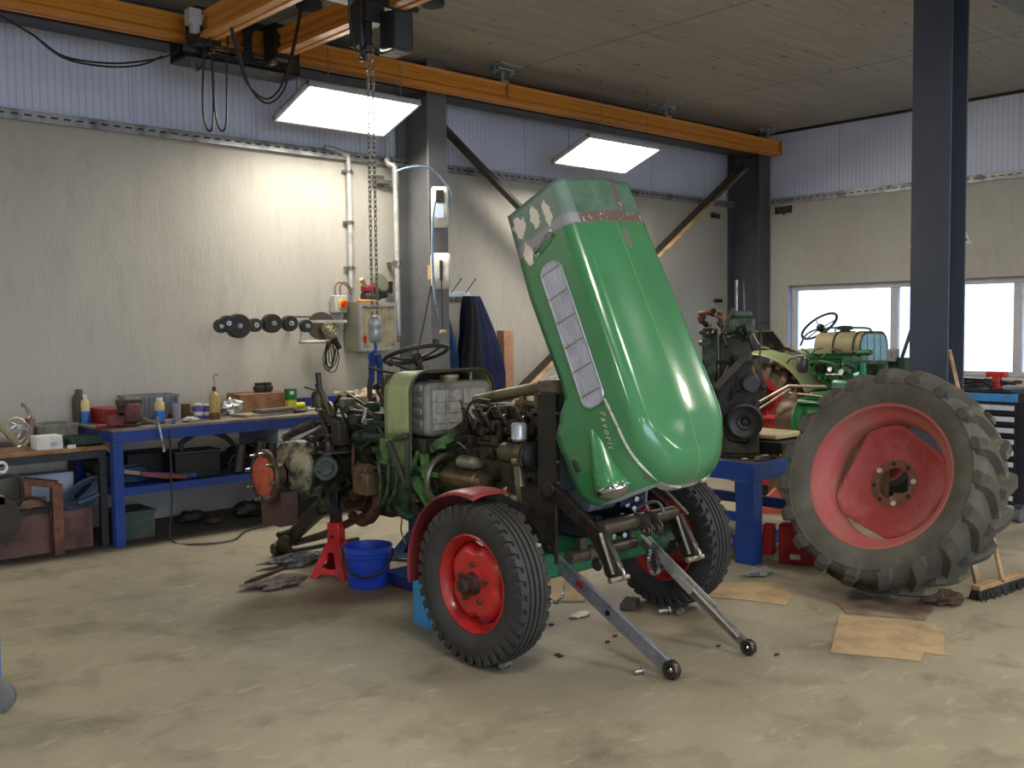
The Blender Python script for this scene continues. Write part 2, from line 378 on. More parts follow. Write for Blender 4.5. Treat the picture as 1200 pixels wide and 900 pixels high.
# big beam whose edge shows in the top right corner
p = at(1165, 0, Z=ZC); b = MB(); b.bx(p.x+.02, XR, 1.0, 3.3, ZC-.12, ZC-.002)
b = MB(); q0 = at(1172, 0, Z=4.2); b.bx(q0.x-.4, XR-.01, q0.y-.35, q0.y-.05, 4.12, ZC-.002)
tag(b.build('steel_beam', mat((112, 114, 118), .5), ang=0, bevel=.004), 'grey steel beam in the upper right corner under the ceiling', 'beam')
BR = mat((66, 62, 60), .5, .1, (54, 50, 48), 4)
b = MB(); d = .035
def angle_iron(b, p0, p1):
    b.bar(p0, p1, .01, .1, up=(0, 0, 1)); b.cur = 1; b.bar(V3(p0)+V3((0, -.045, -.05)), V3(p1)+V3((0, -.045, -.05)), .09, .01, up=(0, 0, 1)); b.cur = 0
angle_iron(b, (6.46, 8.25, 3.86), (11.95, 8.25, .05)); b.bolt((6.55, 8.24, 3.79), (0, -1, 0))
tag(b.build('diagonal_brace', [BR, BR], ang=0), 'dark diagonal brace starting high on the hose reel column', 'brace')
b = MB(); angle_iron(b, (11.97, 8.18, 3.87), (6.46, 8.18, .15))
tag(b.build('diagonal_brace', [BR, mat((206, 176, 136), .5, .1, (150, 124, 98), 3)], ang=0), 'brownish diagonal brace rising to the corner column', 'brace')  # lower leg coloured pale tan to stand for the light on it
# ================================================================ CRANE
OR = mat((212, 140, 50), .4, 0, (206, 134, 46), 2, .4, .7)
def girder(p0, p1, w=.13, h=.17):
    """hollow crane profile: ribbed web with rounded head and split foot"""
    b = MB(); p0 = V3(p0); p1 = V3(p1); a = (p1-p0).normalized(); x = a.cross(V3((0, 0, 1))); 
    prof = [(-.5, 1), (-.42, .86), (-.30, .8), (-.30, .68), (-.36, .62), (-.36, .5), (-.30, .44), (-.30, .34), (-.5, .2), (-.5, .02), (-.12, 0), (-.12, .04), (.12, .04), (.12, 0), (.5, .02), (.5, .2), (.30, .34), (.30, .44), (.36, .5), (.36, .62), (.30, .68), (.30, .8), (.42, .86), (.5, 1)]
    b.prism([p0+x*(u*w)+V3((0, 0, v*h)) for u, v in prof], p1-p0)
    return b
b = girder((1.0, 7.7, 3.945), (12.03, 7.7, 3.945), .15, .19)
cr = thing('crane_rail', 'long orange crane rail running the length of the back wall', 'crane rail', (6.5, 7.7, 3.94))
b.build('rail_profile', OR, cr, ang=20)
b = MB(); b.bx(12.03, 12.06, 7.61, 7.79, 3.945, 4.14); [b.bolt((12.06, 7.7+dy, 4.04+dz), (1, 0, 0), .012) for dy in (-.06, .06) for dz in (-.06, .06)]
b.build('end_stop', mat((196, 104, 34), .45), cr)
for xx in (6.98, 9.65, 11.85):
    b = MB(); b.bx(xx-.16, xx+.16, 7.55, 7.85, ZC-.016, ZC-.002); b.bx(xx-.11, xx+.11, 7.64, 7.76, ZC-.05, ZC-.03)
    for dx in (-.11, .11): b.cyl((xx+dx, 7.7, ZC-.09), (xx+dx, 7.7, ZC-.01), .012, n=8); b.bx(xx+dx-.03, xx+dx+.03, 7.66, 7.74, ZC-.07, ZC-.055)
    b.cyl((xx, 7.7, 4.13), (xx, 7.7, ZC-.03), .014, n=8); b.box((xx, 7.7, 4.155), (.1, .1, .03)); b.cyl((xx-.03, 7.6, ZC-.06), (xx-.03, 7.8, ZC-.06), .01, n=8)
    b.build('hanger', mat((176, 182, 184), .4, .3), cr)
b = MB(); b.bx(2.0, 2.02, 7.6, 7.8, 3.93, 4.15); b.bx(6.98, 7.0, 7.62, 7.78, 3.95, 4.14); b.build('joint_plate', mat((190, 118, 44), .4), cr)
# bridge: two orange girders on a black end truck
GZ = 3.9
br = thing('overhead_crane_bridge', 'orange double girder crane bridge with its black end truck', 'crane', (3.9, 5.5, 3.85))
for gx in (3.60, 4.27): girder((gx, 7.42, GZ), (gx, -1.5, GZ), .15, .19).build('girder', OR, br, ang=20)
b = MB()
for y in (7.54, 7.84):
    # side cheek with two rounded windows
    x0, x1, z0, z1 = 3.5, 4.5, 3.8, 4.16
    b.bx(x0, x1, y-.01, y+.01, z1-.05, z1); b.bx(x0, x1, y-.01, y+.01, z0, z0+.05)
    for xa, xb in ((3.5, 3.62), (3.99, 4.06), (4.42, 4.5)): b.bx(xa, xb, y-.01, y+.01, z0+.05, z1-.05)
    for cx, cz, sx_, sz_ in [(a, c_, s1, s2) for a, s1 in ((3.62, 1), (3.99, -1), (4.06, 1), (4.42, -1)) for c_, s2 in ((z0+.05, 1), (z1-.05, -1))]:
        b.prism([(cx, y-.01, cz), (cx+.06*sx_, y-.01, cz), (cx+.02*sx_, y-.01, cz+.02*sz_), (cx, y-.01, cz+.06*sz_)], (0, .02, 0))
b.bx(3.5, 4.5, 7.53, 7.85, 3.79, 3.81)
for xx in (3.6, 4.27): b.bx(xx-.1, xx+.1, 7.36, 7.54, 3.86, 4.14)
b.build('end_truck', mat((30, 31, 36), .5), br)
b = MB(); b.bx(3.42, 3.52, 7.3, 7.4, 3.98, 4.1); b.bx(3.44, 3.5, 7.3, 7.36, 3.92, 3.98); b.build('junction_box', mat((190, 194, 200), .4), br, bevel=.006)
b = MB(); 
for x in (3.66, 4.2): b.box((x, 7.5, 3.84), (.05, .16, .03)); b.cyl((x, 7.46, 3.82), (x, 7.46, 3.9), .012, n=8)
b.build('clamp', STEEL, br)
b = MB(); b.box((3.53, 7.33, 4.04), (.01, .06, .04)); b.build('label_plate', mat((190, 200, 215), .4), br)
# hoist hanging from the bridge with its load chain
ho = thing('chain_hoist', 'black electric chain hoist with long steel chains and hook block', 'hoist', (4.05, 5.88, 3.5))
b = MB(); hb = at(451, 20, X=4.2)
b.prism([(4.10, 5.78, 3.58), (4.10, 5.62, 3.56), (4.22, 5.56, 3.55), (4.26, 5.66, 3.56), (4.26, 5.86, 3.6), (4.16, 5.88, 3.6)], (0, 0, .26))
b.build('motor_housing', mat((44, 46, 52), .4), ho, bevel=.012)
b = MB(); b.bx(4.11, 4.25, 5.63, 5.82, 3.55, 3.565); b.build('silver_base_cap', STEEL, ho, bevel=.004)
b = MB(); b.box((4.06, 5.88, 3.92), (.7, .14, .06)); b.box((4.06, 5.88, 3.83), (.16, .2, .14)); b.cyl((3.66, 5.82, 3.93), (4.46, 5.82, 3.93), .02); b.box((4.02, 5.9, 3.7), (.1, .14, .18))
b.build('trolley', mat((40, 42, 46), .5), ho, bevel=.006)
def chain(b, p0, p1, pitch=.034, w=.011, r=.0042):
    p0 = V3(p0); p1 = V3(p1); L = (p1-p0).length; n = int(L/pitch); a = (p1-p0).normalized(); x, y, _ = basis(a)
    for i in range(n):
        c = p0+a*(pitch*(i+.5)); u = x if i % 2 else y
        h = pitch*.72; pts = []
        for k in range(8):
            t = 2*PI*k/8; pts.append(c+u*(w*math.cos(t))+a*(h*math.sin(t)))
        b.tube(pts, r, 4, closed=True)
b = MB(); chain(b, (4.045, 5.865, 1.72), (4.045, 5.865, 3.7)); b.build('chain_fall', CHAINM, ho, ang=60)
b = MB(); chain(b, (4.075, 5.845, 1.72), (4.075, 5.845, 3.7)); b.build('chain_fall', CHAINM, ho, ang=60)
b = MB(); b.lathe([(.001, 1.735), (.03, 1.73), (.048, 1.7), (.052, 1.66), (.045, 1.645), (.05, 1.62), (.045, 1.56), (.03, 1.54), (.001, 1.54)], (4.06, 5.855, 0), (0, 0, 1), 20)
b.build('hook_block', mat((176, 180, 186), .35, .5), ho)
b = MB(); b.tube(smooth([(4.06, 5.855, 1.54), (4.06, 5.855, 1.49), (4.03, 5.88, 1.46), (4.03, 5.88, 1.42), (4.06, 5.855, 1.39), (4.09, 5.83, 1.42)], 5), .012, 8); b.build('hook', mat((40, 90, 170), .4), ho)
b = MB(); b.tube(smooth([(3.66, 5.5, 3.9), (3.7, 5.55, 3.6), (3.8, 5.62, 3.48), (3.92, 5.72, 3.55), (4.0, 5.8, 3.62)], 6), .008); b.tube(smooth([(3.95, 5.8, 3.9), (3.94, 5.78, 3.7), (3.97, 5.8, 3.52), (4.0, 5.85, 3.6)], 6), .022); b.tube(smooth([(4.0, 5.84, 3.9), (3.99, 5.84, 3.62), (4.0, 5.86, 3.5)], 6), .02)
b.build('control_cable', BLK, ho)
# loading sling under the hook: blue webbing and rusty lifting plate
sl = thing('lifting_sling', 'blue lifting sling with a rusty shackle plate hanging from the hook', 'sling', (4.06, 5.855, .95))
b = MB(); b.tube([(4.05, 5.86, 1.46), (4.035, 5.87, 1.38), (4.03, 5.87, 1.22)], [.03, .024, .018], 8); b.tube([(4.07, 5.85, 1.46), (4.085, 5.84, 1.38), (4.08, 5.84, 1.22)], [.03, .024, .018], 8)
b.build('webbing', mat((30, 66, 140), .7, 0, (24, 44, 96), 30), sl)
b = MB(); b.tube(smooth([(4.035, 5.87, 1.32), (4.02, 5.88, 1.2), (4.04, 5.865, 1.06)], 4), .019, 8); b.tube(smooth([(4.09, 5.84, 1.32), (4.105, 5.83, 1.2), (4.08, 5.845, 1.06)], 4), .019, 8); b.box((4.06, 5.855, 1.0), (.05, .03, .24)); b.cyl((4.02, 5.88, 1.08), (4.1, 5.83, 1.08), .016)
b.build('shackle', RUST, sl)
# festoon cables and cable behind
def cable(name, pts, r, label, m=BLK, cat='cable', k=8, n=6):
    b = MB(); b.tube(smooth(pts, k), r, n); return tag(b.build(name, m), label, cat)
def cab_px(pxs, **pl): return [at(x, y, **pl) for x, y in pxs]
def loopset(name, sets, r, label, m=BLK):
    b = MB()
    for pts in sets: b.tube(smooth(pts, 8), r, 6)
    return tag(b.build(name, m), label, 'cable')
loopset('festoon_cable', [cab_px([(240, 45), (238, 90), (238, 130), (243, 152), (249, 148), (250, 110), (247, 50)], Y=7.35), cab_px([(246, 42), (250, 90), (252, 130), (258, 152), (265, 145), (266, 90), (267, 38), (270, 32)], Y=7.3)], .008, 'two long black cable loops hanging below the end truck')
loopset('festoon_cable', [cab_px([(270, 32), (277, 60), (290, 98), (312, 116), (330, 100), (342, 60), (352, 10)], Y=6.9), cab_px([(272, 32), (280, 60), (294, 104), (314, 121), (333, 104), (344, 60), (353, 12)], Y=6.85)], .008, 'wide slack black cable loop between the two orange girders')
loopset('rail_cable', [cab_px([(0, 18), (40, 42), (75, 66), (125, 74), (165, 72), (195, 66), (216, 55)], Y=7.6), cab_px([(38, 40), (75, 68), (125, 78), (165, 76), (190, 66)], Y=7.62)], .008, 'thin black cable sagging under the crane rail at the left')
b = MB(); p = at(222, 57, Y=7.55); b.box(p, (.08, .06, .05)); b.tube(smooth([p, p+V3((.02, 0, -.1)), p+V3((.06, 0, -.16)), p+V3((.12, 0, -.08)), p+V3((.13, 0, .1))], 5), .012)
tag(b.build('cable_plug', mat((70, 84, 100), .4)), 'small grey blue plug under the crane rail left of the truck', 'plug')
b = MB(); p = at(362, 0, Z=4.3); b.lathe([(.001, 0), (.1, .0), (.11, .03), (.09, .07), (.001, .08)], (p.x, p.y, ZC-.085), (0, 0, 1), 24)
tag(b.build('ceiling_sensor', mat((40, 40, 42), .4)), 'small round dark fitting on the ceiling between the orange girders', 'sensor')
b = MB(); p = at(507, 2, Z=4.28); b.lathe([(.001, 0), (.09, .0), (.1, .02), (.09, .06), (.001, .07)], (p.x, p.y, ZC-.075), (0, 0, 1), 24)
tag(b.build('ceiling_sensor', mat((36, 46, 38), .4)), 'small round dark fitting on the ceiling right of the hoist', 'sensor')
# ================================================================ LAMPS
LIT = emis((255, 250, 238), 16)
LFR = mat((205, 206, 208), .4, .1)
def lamp(cx, yf, zf, yb, zb, label, w=1.2, power=150, grp=None):
    """flat panel lamp: front edge at (yf, zf), back edge at (yb, zb)"""
    d = V3((0, yb-yf, zb-zf)); L = d.length; d.normalize(); n = V3((0, d.z, -d.y))
    if n.z > 0: n = -n
    c = V3((cx, (yf+yb)/2, (zf+zb)/2)); R = Matrix((V3((1, 0, 0)), d, -n)).transposed()
    t = thing('panel_lamp', label, 'lamp', c, 0, grp)
    b = MB(); 
    for s in (-1, 1):
        b.box(c+V3((s*(w/2-.012), 0, 0)), (.024, L, .05), R); b.box(c+d*(s*(L/2-.012)), (w, .024, .05), R)
    b.box(c-n*.02, (w, L, .012), R); b.build('frame', LFR, t)
    b = MB(); b.box(c+n*.012, (w-.05, L-.05, .008), R); b.build('diffuser', LIT, t, ang=0)
    for s in (-1, 1):
        for e, zt in ((-.5, ZC-.003), (.42, 3.996 if yb > 7 and yf > 7 and zf != zb else ZC-.003)):
            b = MB(); q = c-n*.02+V3((s*w*.32, 0, 0))+d*(L*e*.94); b.cyl(q, (q.x, q.y, zt), .004, n=6); b.build('suspension_wire', STEEL, t)
    la = bpy.data.lights.new('lamp_light', 'AREA'); la.shape = 'RECTANGLE'; la.size = w-.06; la.size_y = L-.06; la.energy = power; la.color = (1.0, .94, .80)
    lo = bpy.data.objects.new('lamp_light', la); COL.objects.link(lo)
    mm = Matrix((V3((1, 0, 0)), n.cross(V3((1, 0, 0))), -n)).transposed().to_4x4(); mm.translation = c+n*.03
    lo.parent = t; lo.matrix_basis = WM[t].inverted() @ mm
    return t
lamp(5.13, 7.45, 3.735, 8.06, 3.525, 'bright panel lamp in front of the hose reel column', power=58)
lamp(8.53, 7.36, 3.69, 7.93, 3.475, 'bright panel lamp above the raised green hood', w=1.22, power=64)
for i, (x, y) in enumerate(((-1.5, 7.7), (1.6, 1.2), (5.6, .2), (9.6, .2), (-3., 1.2), (1.6, -3.6), (6, -3.6), (10, -3.6), (-3., -3.6))):
    lamp(x, y-.3, 4.0, y+.3, 4.0, 'added unseen panel lamp under the ceiling to light the room', power=48, grp='added panel lamps outside the frame')  # extra lamps out of view, added to light the room
# daylight
wd = bpy.data.worlds.new('sky'); SC.world = wd; wd.use_nodes = True
bg = wd.node_tree.nodes['Background']; bg.inputs['Color'].default_value = (.62, .77, 1.0, 1); bg.inputs['Strength'].default_value = 6.2
SC.view_settings.view_transform = 'Standard'; SC.view_settings.look = 'None'; SC.view_settings.gamma = 1; SC.view_settings.exposure = 0.0
SC.view_settings.use_curve_mapping = False
# ================================================================ ON THE WALL
PIPE = mat((196, 196, 192), .35, .3, (160, 160, 156), 10)
def one(name, b, m, label, cat, group=None, **k): return tag(b.build(name, m, **k), label, cat, group)
# conduit
t = thing('conduit_pipe', 'pale grey conduit with clips running down to the steel cabinet', 'pipe', (5.56, 8.43, 1.95))
b = MB(); b.tube(smooth([(5.3, 8.44, 3.41), (5.42, 8.44, 3.40), (5.52, 8.43, 3.36), (5.565, 8.43, 3.25), (5.565, 8.43, 2.0)], 8), .026, 12); b.build('tube', PIPE, t)
for z in (3.2, 2.7, 2.25):
    b = MB(); b.cyl((5.565, 8.43, z-.015), (5.565, 8.43, z+.015), .034, n=12); b.bx(5.50, 5.63, 8.44, 8.455, z-.012, z+.012); b.build('pipe_clip', STEEL, t)
t = thing('air_pipe', 'grey compressed air pipe with elbow beside the hose reel column', 'pipe', (6.03, 8.32, 1.5))
b = MB(); b.tube([(5.99, 8.36, 3.95), (5.99, 8.36, 3.36)], .017, 10); b.tube(smooth([(5.98, 8.36, 3.36), (5.99, 8.34, 3.31), (6.03, 8.30, 3.28), (6.04, 8.30, 3.18), (6.04, 8.30, 3.1)], 5), .032, 12); b.tube([(6.04, 8.30, 3.12), (6.045, 8.30, 1.56)], .027, 12); b.build('tube', PIPE, t)
b = MB(); b.cyl((6.045, 8.3, 2.27), (6.045, 8.3, 2.33), .045, n=12); b.bx(6.03, 6.07, 8.3, 8.46, 2.28, 2.32); b.build('pipe_clip', STEEL, t)
b = MB(); b.bx(5.86, 6.0, 8.44, 8.46, 3.08, 3.2); b.bx(5.9, 6.05, 8.38, 8.44, 3.11, 3.15); b.build('wall_bracket', mat((120, 116, 106), .5, .4), t)
b = MB(); b.cyl((6.045, 8.3, 1.5), (6.045, 8.3, 1.56), .02, n=8); b.build('outlet', BRASS, t)
# hose reels on the column's front flange (y 7.93)
def reel(z, label, h, w, up):
    T = Matrix.Translation((6.30, 7.93, z)) @ Matrix.Rotation(math.radians(-36), 4, 'Z')
    t = thing('hose_reel', label, 'hose reel', (6.27, 7.87, z-h/2)); pts = []
    for k in range(24):
        a = 2*PI*k/24; pts.append((-w/2, -.21+.14*math.copysign(abs(math.cos(a))**.7, math.cos(a)), h/2*math.copysign(abs(math.sin(a))**.6, math.sin(a))))
    b = MB(T); b.prism(pts, (w, 0, 0)); b.build('casing', mat((226, 224, 214), .4), t, bevel=.022)
    b = MB(T)
    if up: b.bx(-.04, .04, -.362, -.345, .03, .15)
    else: b.bx(-.014, .014, -.362, -.345, -.1, .1)
    b.build('outlet_slot', BLK, t, bevel=.004)
    if up: b = MB(T); b.bx(-.035, .035, -.358, -.348, -.12, .01); b.build('label_sticker', mat((190, 205, 235), .4), t)
    else: b = MB(T); b.bx(-.125, -.085, -.22, -.14, -.08, .06); b.build('side_socket', mat((190, 170, 120), .5), t)
    b = MB(T); b.bx(-.05, .05, -.08, .03, -.1, .1); b.build('mount', mat((60, 60, 64), .5), t)
    return t
r1 = reel(2.83, 'upper white hose reel on the column with a blue air hose', .40, .16, True)
r2 = reel(2.2, 'lower rounder white cable reel on the column', .36, .19, False)
HB = mat((130, 150, 175), .4)
cable('air_hose', cab_px([(464, 201), (480, 196), (500, 196), (515, 206), (526, 222), (528, 235), (524, 246)], Y=7.75), .012, 'blue grey air hose looping from the wall pipe to the upper reel', HB, 'hose')
t = thing('air_hose', 'thin air hose hanging from the upper reel with a silver coupling', 'hose', (6.24, 7.55, 1.7))
b = MB(); b.tube(smooth(cab_px([(510, 236), (507, 262), (507, 310), (509, 345), (511, 358)], Y=7.5), 6), .012); b.build('hose', HB, t)
b = MB(); q = at(511, 357, Y=7.5); q2 = at(513, 376, Y=7.5); b.cyl(q, q2, .02, .014, 10); b.build('coupling', STEEL, t)
t = thing('pull_cord', 'black cable with a stop ball hanging from the lower reel', 'cable', (6.3, 7.55, 1.6))
b = MB(); b.tube(cab_px([(517, 314), (518, 350), (519, 388)], Y=7.52), .006); b.build('cord', BLK, t)
b = MB(); b.sph(at(519, 390, Y=7.52), .04, 12, (1, 1, .8)); b.build('stop_ball', mat((150, 140, 120), .5), t)
cable('slanting_cable', cab_px([(505, 335), (498, 372), (491, 405), (488, 425)], Y=7.6), .008, 'thin dark cable slanting from the lower reel down behind the steering wheel')
# isolator switch
t = thing('isolator_switch', 'grey switch box with a red and yellow rotary knob', 'switch', (5.36, 8.4, 1.75))
q0 = at(396, 340, Y=8.46); q1 = at(409, 362, Y=8.36)
b = MB(); b.bx(5.33, 5.47, 8.36, 8.455, 1.80, 1.97); b.build('housing', mat((184, 186, 184), .4), t, bevel=.008)
b = MB(); b.cyl((5.42, 8.36, 1.885), (5.42, 8.345, 1.885), .05, n=20); b.build('yellow_collar', mat((230, 180, 30), .4), t)
b = MB(); b.cyl((5.42, 8.345, 1.885), (5.42, 8.31, 1.885), .033, .03, 16); b.bx(5.41, 5.43, 8.30, 8.345, 1.855, 1.915); b.build('red_knob', mat((200, 50, 30), .4), t)
b = MB(); b.tube(smooth([(5.36, 8.4, 1.97), (5.36, 8.4, 2.06), (5.42, 8.4, 2.1), (5.5, 8.4, 2.06), (5.55, 8.4, 1.98)], 6), .007); b.build('wiring', mat((110, 80, 60), .5), t)
b = MB(); b.tube(smooth([(5.42, 8.4, 1.97), (5.42, 8.4, 2.06), (5.48, 8.4, 2.1), (5.56, 8.4, 2.02)], 6), .007); b.build('wiring', mat((110, 80, 60), .5), t)
# steel cabinet with open clear door
t = thing('wall_cabinet', 'stainless steel wall cabinet with a greasy clear front', 'cabinet', (5.7, 8.33, 1.42))
SS = mat((150, 150, 140), .38, .5, (130, 130, 118), 5)
b = MB(); b.bx(5.49, 5.51, 8.2, 8.46, 1.42, 1.9); b.bx(5.93, 5.95, 8.2, 8.46, 1.42, 1.9); b.bx(5.51, 5.93, 8.2, 8.46, 1.88, 1.9); b.bx(5.51, 5.93, 8.2, 8.46, 1.42, 1.44); b.bx(5.51, 5.93, 8.44, 8.46, 1.44, 1.88); b.build('body', SS, t, ang=0)
b = MB(); b.bx(5.5, 5.94, 8.18, 8.2, 1.86, 1.9); b.bx(5.5, 5.53, 8.18, 8.2, 1.42, 1.86); b.bx(5.91, 5.94, 8.18, 8.2, 1.42, 1.86); b.bx(5.53, 5.91, 8.18, 8.2, 1.42, 1.45); dr = b.build('door_frame', mat((176, 178, 180), .35, .5), t)
b = MB(); b.bx(5.53, 5.91, 8.188, 8.194, 1.45, 1.86); b.build('clear_panel', mat((156, 150, 124), .3, 0, (120, 112, 92), 9), dr)
b = MB(); b.cyl((5.55, 8.16, 1.56), (5.55, 8.19, 1.56), .015); b.bx(5.54, 5.56, 8.165, 8.18, 1.5, 1.56); b.build('red_latch', RED, t)
# grinder and odds on top of the cabinet
t = thing('angle_grinder', 'red and grey angle grinder lying on top of the steel cabinet', 'grinder', (5.7, 8.3, 1.9))
b = MB(); b.cyl((5.62, 8.3, 1.955), (5.8, 8.3, 1.975), .05, .055, 16); b.cyl((5.8, 8.3, 1.975), (5.9, 8.3, 1.98), .045, .03, 16); b.build('motor_body', mat((62, 62, 62), .5), t)
b = MB(); b.box((5.72, 8.3, 2.04), (.22, .09, .07)); b.build('red_housing', RED, t, bevel=.02)
b = MB(); b.lathe([(.001, 0), (.09, .0), (.095, .02), (.09, .035), (.001, .04)], (5.78, 8.24, 2.09), (.2, -.9, .3), 20); b.build('guard', mat((110, 112, 96), .5), t)
b = MB(); b.tube([(5.66, 8.28, 2.03), (5.56, 8.24, 2.13)], [.018, .026], 10); b.build('side_handle', mat((176, 160, 120), .6), t)
one('wooden_stick', MB().cyl((5.52, 8.26, 1.915), (5.72, 8.24, 1.915), .014, n=10), mat((214, 140, 50), .5), 'short orange wooden stick on the steel cabinet', 'stick')
b = MB(); b.box((6.0, 8.4, 2.06), (.07, .06, .12)); b.cyl((5.97, 8.38, 2.1), (5.9, 8.33, 2.15), .012); b.cyl((5.9, 8.33, 2.15), (5.86, 8.3, 2.1), .015)
one('pressure_regulator', b, DSTEEL, 'dark metal regulator fitting between the cabinet and the column', 'valve')
# rail of sanding drums
t = thing('tool_rail', 'thin silver wall rail with a white end bracket', 'rack', (4.7, 8.36, 1.5))
b = MB(); b.bx(4.12, 5.36, 8.20, 8.225, 1.70, 1.728); [b.bx(x, x+.03, 8.22, 8.46, 1.70, 1.72) for x in (4.4, 4.86, 5.25)]; b.build('rail_bar', PIPE, t)
b = MB(); b.bx(4.845, 4.875, 8.2, 8.215, 1.50, 1.71); b.cyl((4.83, 8.2, 1.52), (5.1, 8.2, 1.52), .017, n=10); b.build('white_bracket', mat((200, 200, 196), .5), t)
DR = mat((40, 40, 40), .6, 0, (66, 62, 58), 10)
def drum(px, r, L, label, c=DR, y=379, dy=0):
    q = at(px, y, Y=8.2); t = thing('grinding_wheel', label, 'grinding wheel', (q.x, 8.2, q.z-r), 0, 'grinding and sanding wheels on the wall rail')
    b = MB(); b.lathe([(.012, L), (r*.9, L), (r, L*.85), (r, L*.15), (r*.9, 0), (.012, 0)], (q.x, 8.16, q.z+dy), (-.25, -1, 0), 24); b.build('wheel', c, t)
    b = MB(); b.cyl((q.x+.02, 8.24, q.z+dy), (q.x-.25*L*1.6, 8.16-L*1.5, q.z+dy), .01, n=8); b.cyl((q.x-.22*L, 8.16-L, q.z+dy), (q.x-.26*L, 8.16-L-.01, q.z+dy), .022, n=12); b.build('spindle', STEEL, t)
drum(255, .062, .09, 'small dark drum at the left end of the row', mat((44, 62, 56), .6), 382)
drum(262, .07, .12, 'dark drum with a silver hub second from the left end', DR, 379)
drum(274, .108, .14, 'largest thick black sanding drum in the row', DR, 382)
drum(294, .062, .12, 'small brownish wheel between the largest drum and the silver hub drum', mat((70, 62, 56), .6), 381)
drum(313, .086, .15, 'black drum with a pale ring on its hub left of the middle', DR, 379)
drum(334, .072, .13, 'rounded black rubber drum left of the white bracket', DR, 379)
drum(354, .06, .10, 'small black wheel partly behind the white bracket', DR, 382)
q = at(378, 382, Y=8.3); b = MB(); b.cyl((q.x, 8.33, q.z), (q.x-.01, 8.3, q.z), .135, n=36); b.cyl((q.x, 8.31, q.z), (q.x-.02, 8.28, q.z), .03, n=12)
one('cutting_disc', b, mat((74, 62, 54), .6), 'large thin brown disc hanging behind the inspection lamp', 'disc')
one('file', MB().bx(4.78, 5.0, 8.21, 8.24, 1.75, 1.765), mat((76, 74, 66), .5), 'flat file lying on top of the wall rail', 'file')
# inspection lamp with its cable
t = thing('inspection_lamp', 'caged hand lamp with a tangled dark cable hanging from the wall rail', 'lamp', (5.25, 8.1, 1.3))
a0 = at(383, 382, Y=8.1); a1 = at(396, 405, Y=8.1); ax = (a1-a0)
b = MB(); b.cyl(a0+ax*.5, a1+ax*.15, .034, .024, 12); b.build('handle', mat((34, 34, 32), .5), t)
b = MB(); b.lathe([(.001, 0), (.03, .01), (.04, .06), (.036, .1)], a0, ax, 14); b.build('bulb', mat((190, 186, 160), .3), t)
b = MB(); x, y, z = basis(ax)
for k in range(8):
    u = x*math.cos(k*PI/4)+y*math.sin(k*PI/4); b.tube([a0-z*.03, a0-z*.015+u*.04, a0+z*.02+u*.06, a0+z*.1+u*.055], .004, 5)
for h in (.02, .06, .1): b.torus(a0+z*h, z, .058, .004, 16, 5)
b.torus(a0+z*.115, z, .045, .012, 16, 6); b.build('wire_cage', mat((150, 142, 112), .4, .4), t)
b = MB(); rr = random.Random(3)
for k in range(6):
    c = at(388+rr.uniform(-3, 3), 414+rr.uniform(-4, 6), Y=8.12); w, h = rr.uniform(.035, .085), rr.uniform(.1, .14); ph = rr.uniform(-.3, .3)
    b.tube([c+V3((w*math.cos(a)+ph*h*math.sin(a)*.5, rr.uniform(-.008, .008), h*math.sin(a))) for a in [2*PI*i/20 for i in range(20)]], .0055, 5, closed=True)
b.build('coiled_cable', BLK, t)
# coat rack, overalls
t = thing('coat_rack', 'white wall coat rack with upright hooks', 'coat rack', (6.9, 8.44, 1.95))
b = MB(); b.bx(6.55, 7.13, 8.435, 8.46, 1.975, 2.03); b.build('back_bar', mat((206, 216, 226), .4), t, bevel=.004)
for x in (6.64, 6.86, 7.06):
    b = MB(); b.tube(smooth([(x, 8.43, 1.96), (x, 8.38, 1.93), (x, 8.34, 1.97)], 4), .007, 6); b.tube([(x, 8.43, 2.02), (x+.02, 8.36, 2.1), (x+.03, 8.3, 2.16)], .006, 6); b.sph((x+.03, 8.3, 2.16), .011, 8); b.build('hook', STEEL, t)
def garment(name, x0, w0, x1, w1, zt, zb, y, m, label, seed, depth=.1):
    r = random.Random(seed); ph = [r.uniform(0, 6) for _ in range(4)]
    def fn(u, v):
        a = 2*PI*u; cx = x0+(x1-x0)*v; w = w0+(w1-w0)*min(1, v*1.5)**.8
        fold = 1+.16*math.sin(5*a+ph[0]+v*2)+.09*math.sin(9*a+ph[1]+v*4)
        return V3((cx+w/2*math.cos(a)*fold+.02*math.sin(v*6+ph[2]), y+depth*(.3+.7*v**.5)*math.sin(a)*fold*.8, zt+(zb-zt)*v+.02*math.sin(3*a+ph[3])*v))
    b = MB(); b.grid(fn, 40, 16, True); b.add([fn(i/40, 0) for i in range(40)], [tuple(range(40))]); b.add([fn(i/40, 1) for i in range(40)], [tuple(range(39, -1, -1))])
    return one(name, b, m, label, 'overalls', ang=70)
NAVY = mat((34, 44, 80), .85, 0, (22, 30, 54), 5, .35, .65, .2, spec=.2)
garment('work_overalls', 6.62, .1, 6.66, .30, 1.96, .9, 8.3, mat((40, 70, 110), .85, 0, (28, 50, 84), 6, bmp=.2, spec=.2), 'lighter blue overalls hanging half behind the steel column', 1)
garment('work_overalls', 6.88, .1, 6.93, .26, 1.97, .8, 8.14, mat((34, 34, 44), .85, 0, (44, 40, 42), 5, bmp=.2, spec=.2), 'dark blackish overalls hanging on the middle hook', 2, .06)
garment('work_overalls', 7.05, .2, 7.2, .60, 1.98, .75, 8.3, NAVY, 'navy blue overalls hanging on the right hook beside the timber', 5, .13)
b = MB(); b.bx(7.53, 7.68, 8.33, 8.45, 0, 1.60)
one('timber_plank', b, mat((196, 148, 122), .7, 0, (168, 118, 94), 4, bmp=.1), 'thick reddish timber plank standing on end beside the overalls', 'plank', bevel=.005)
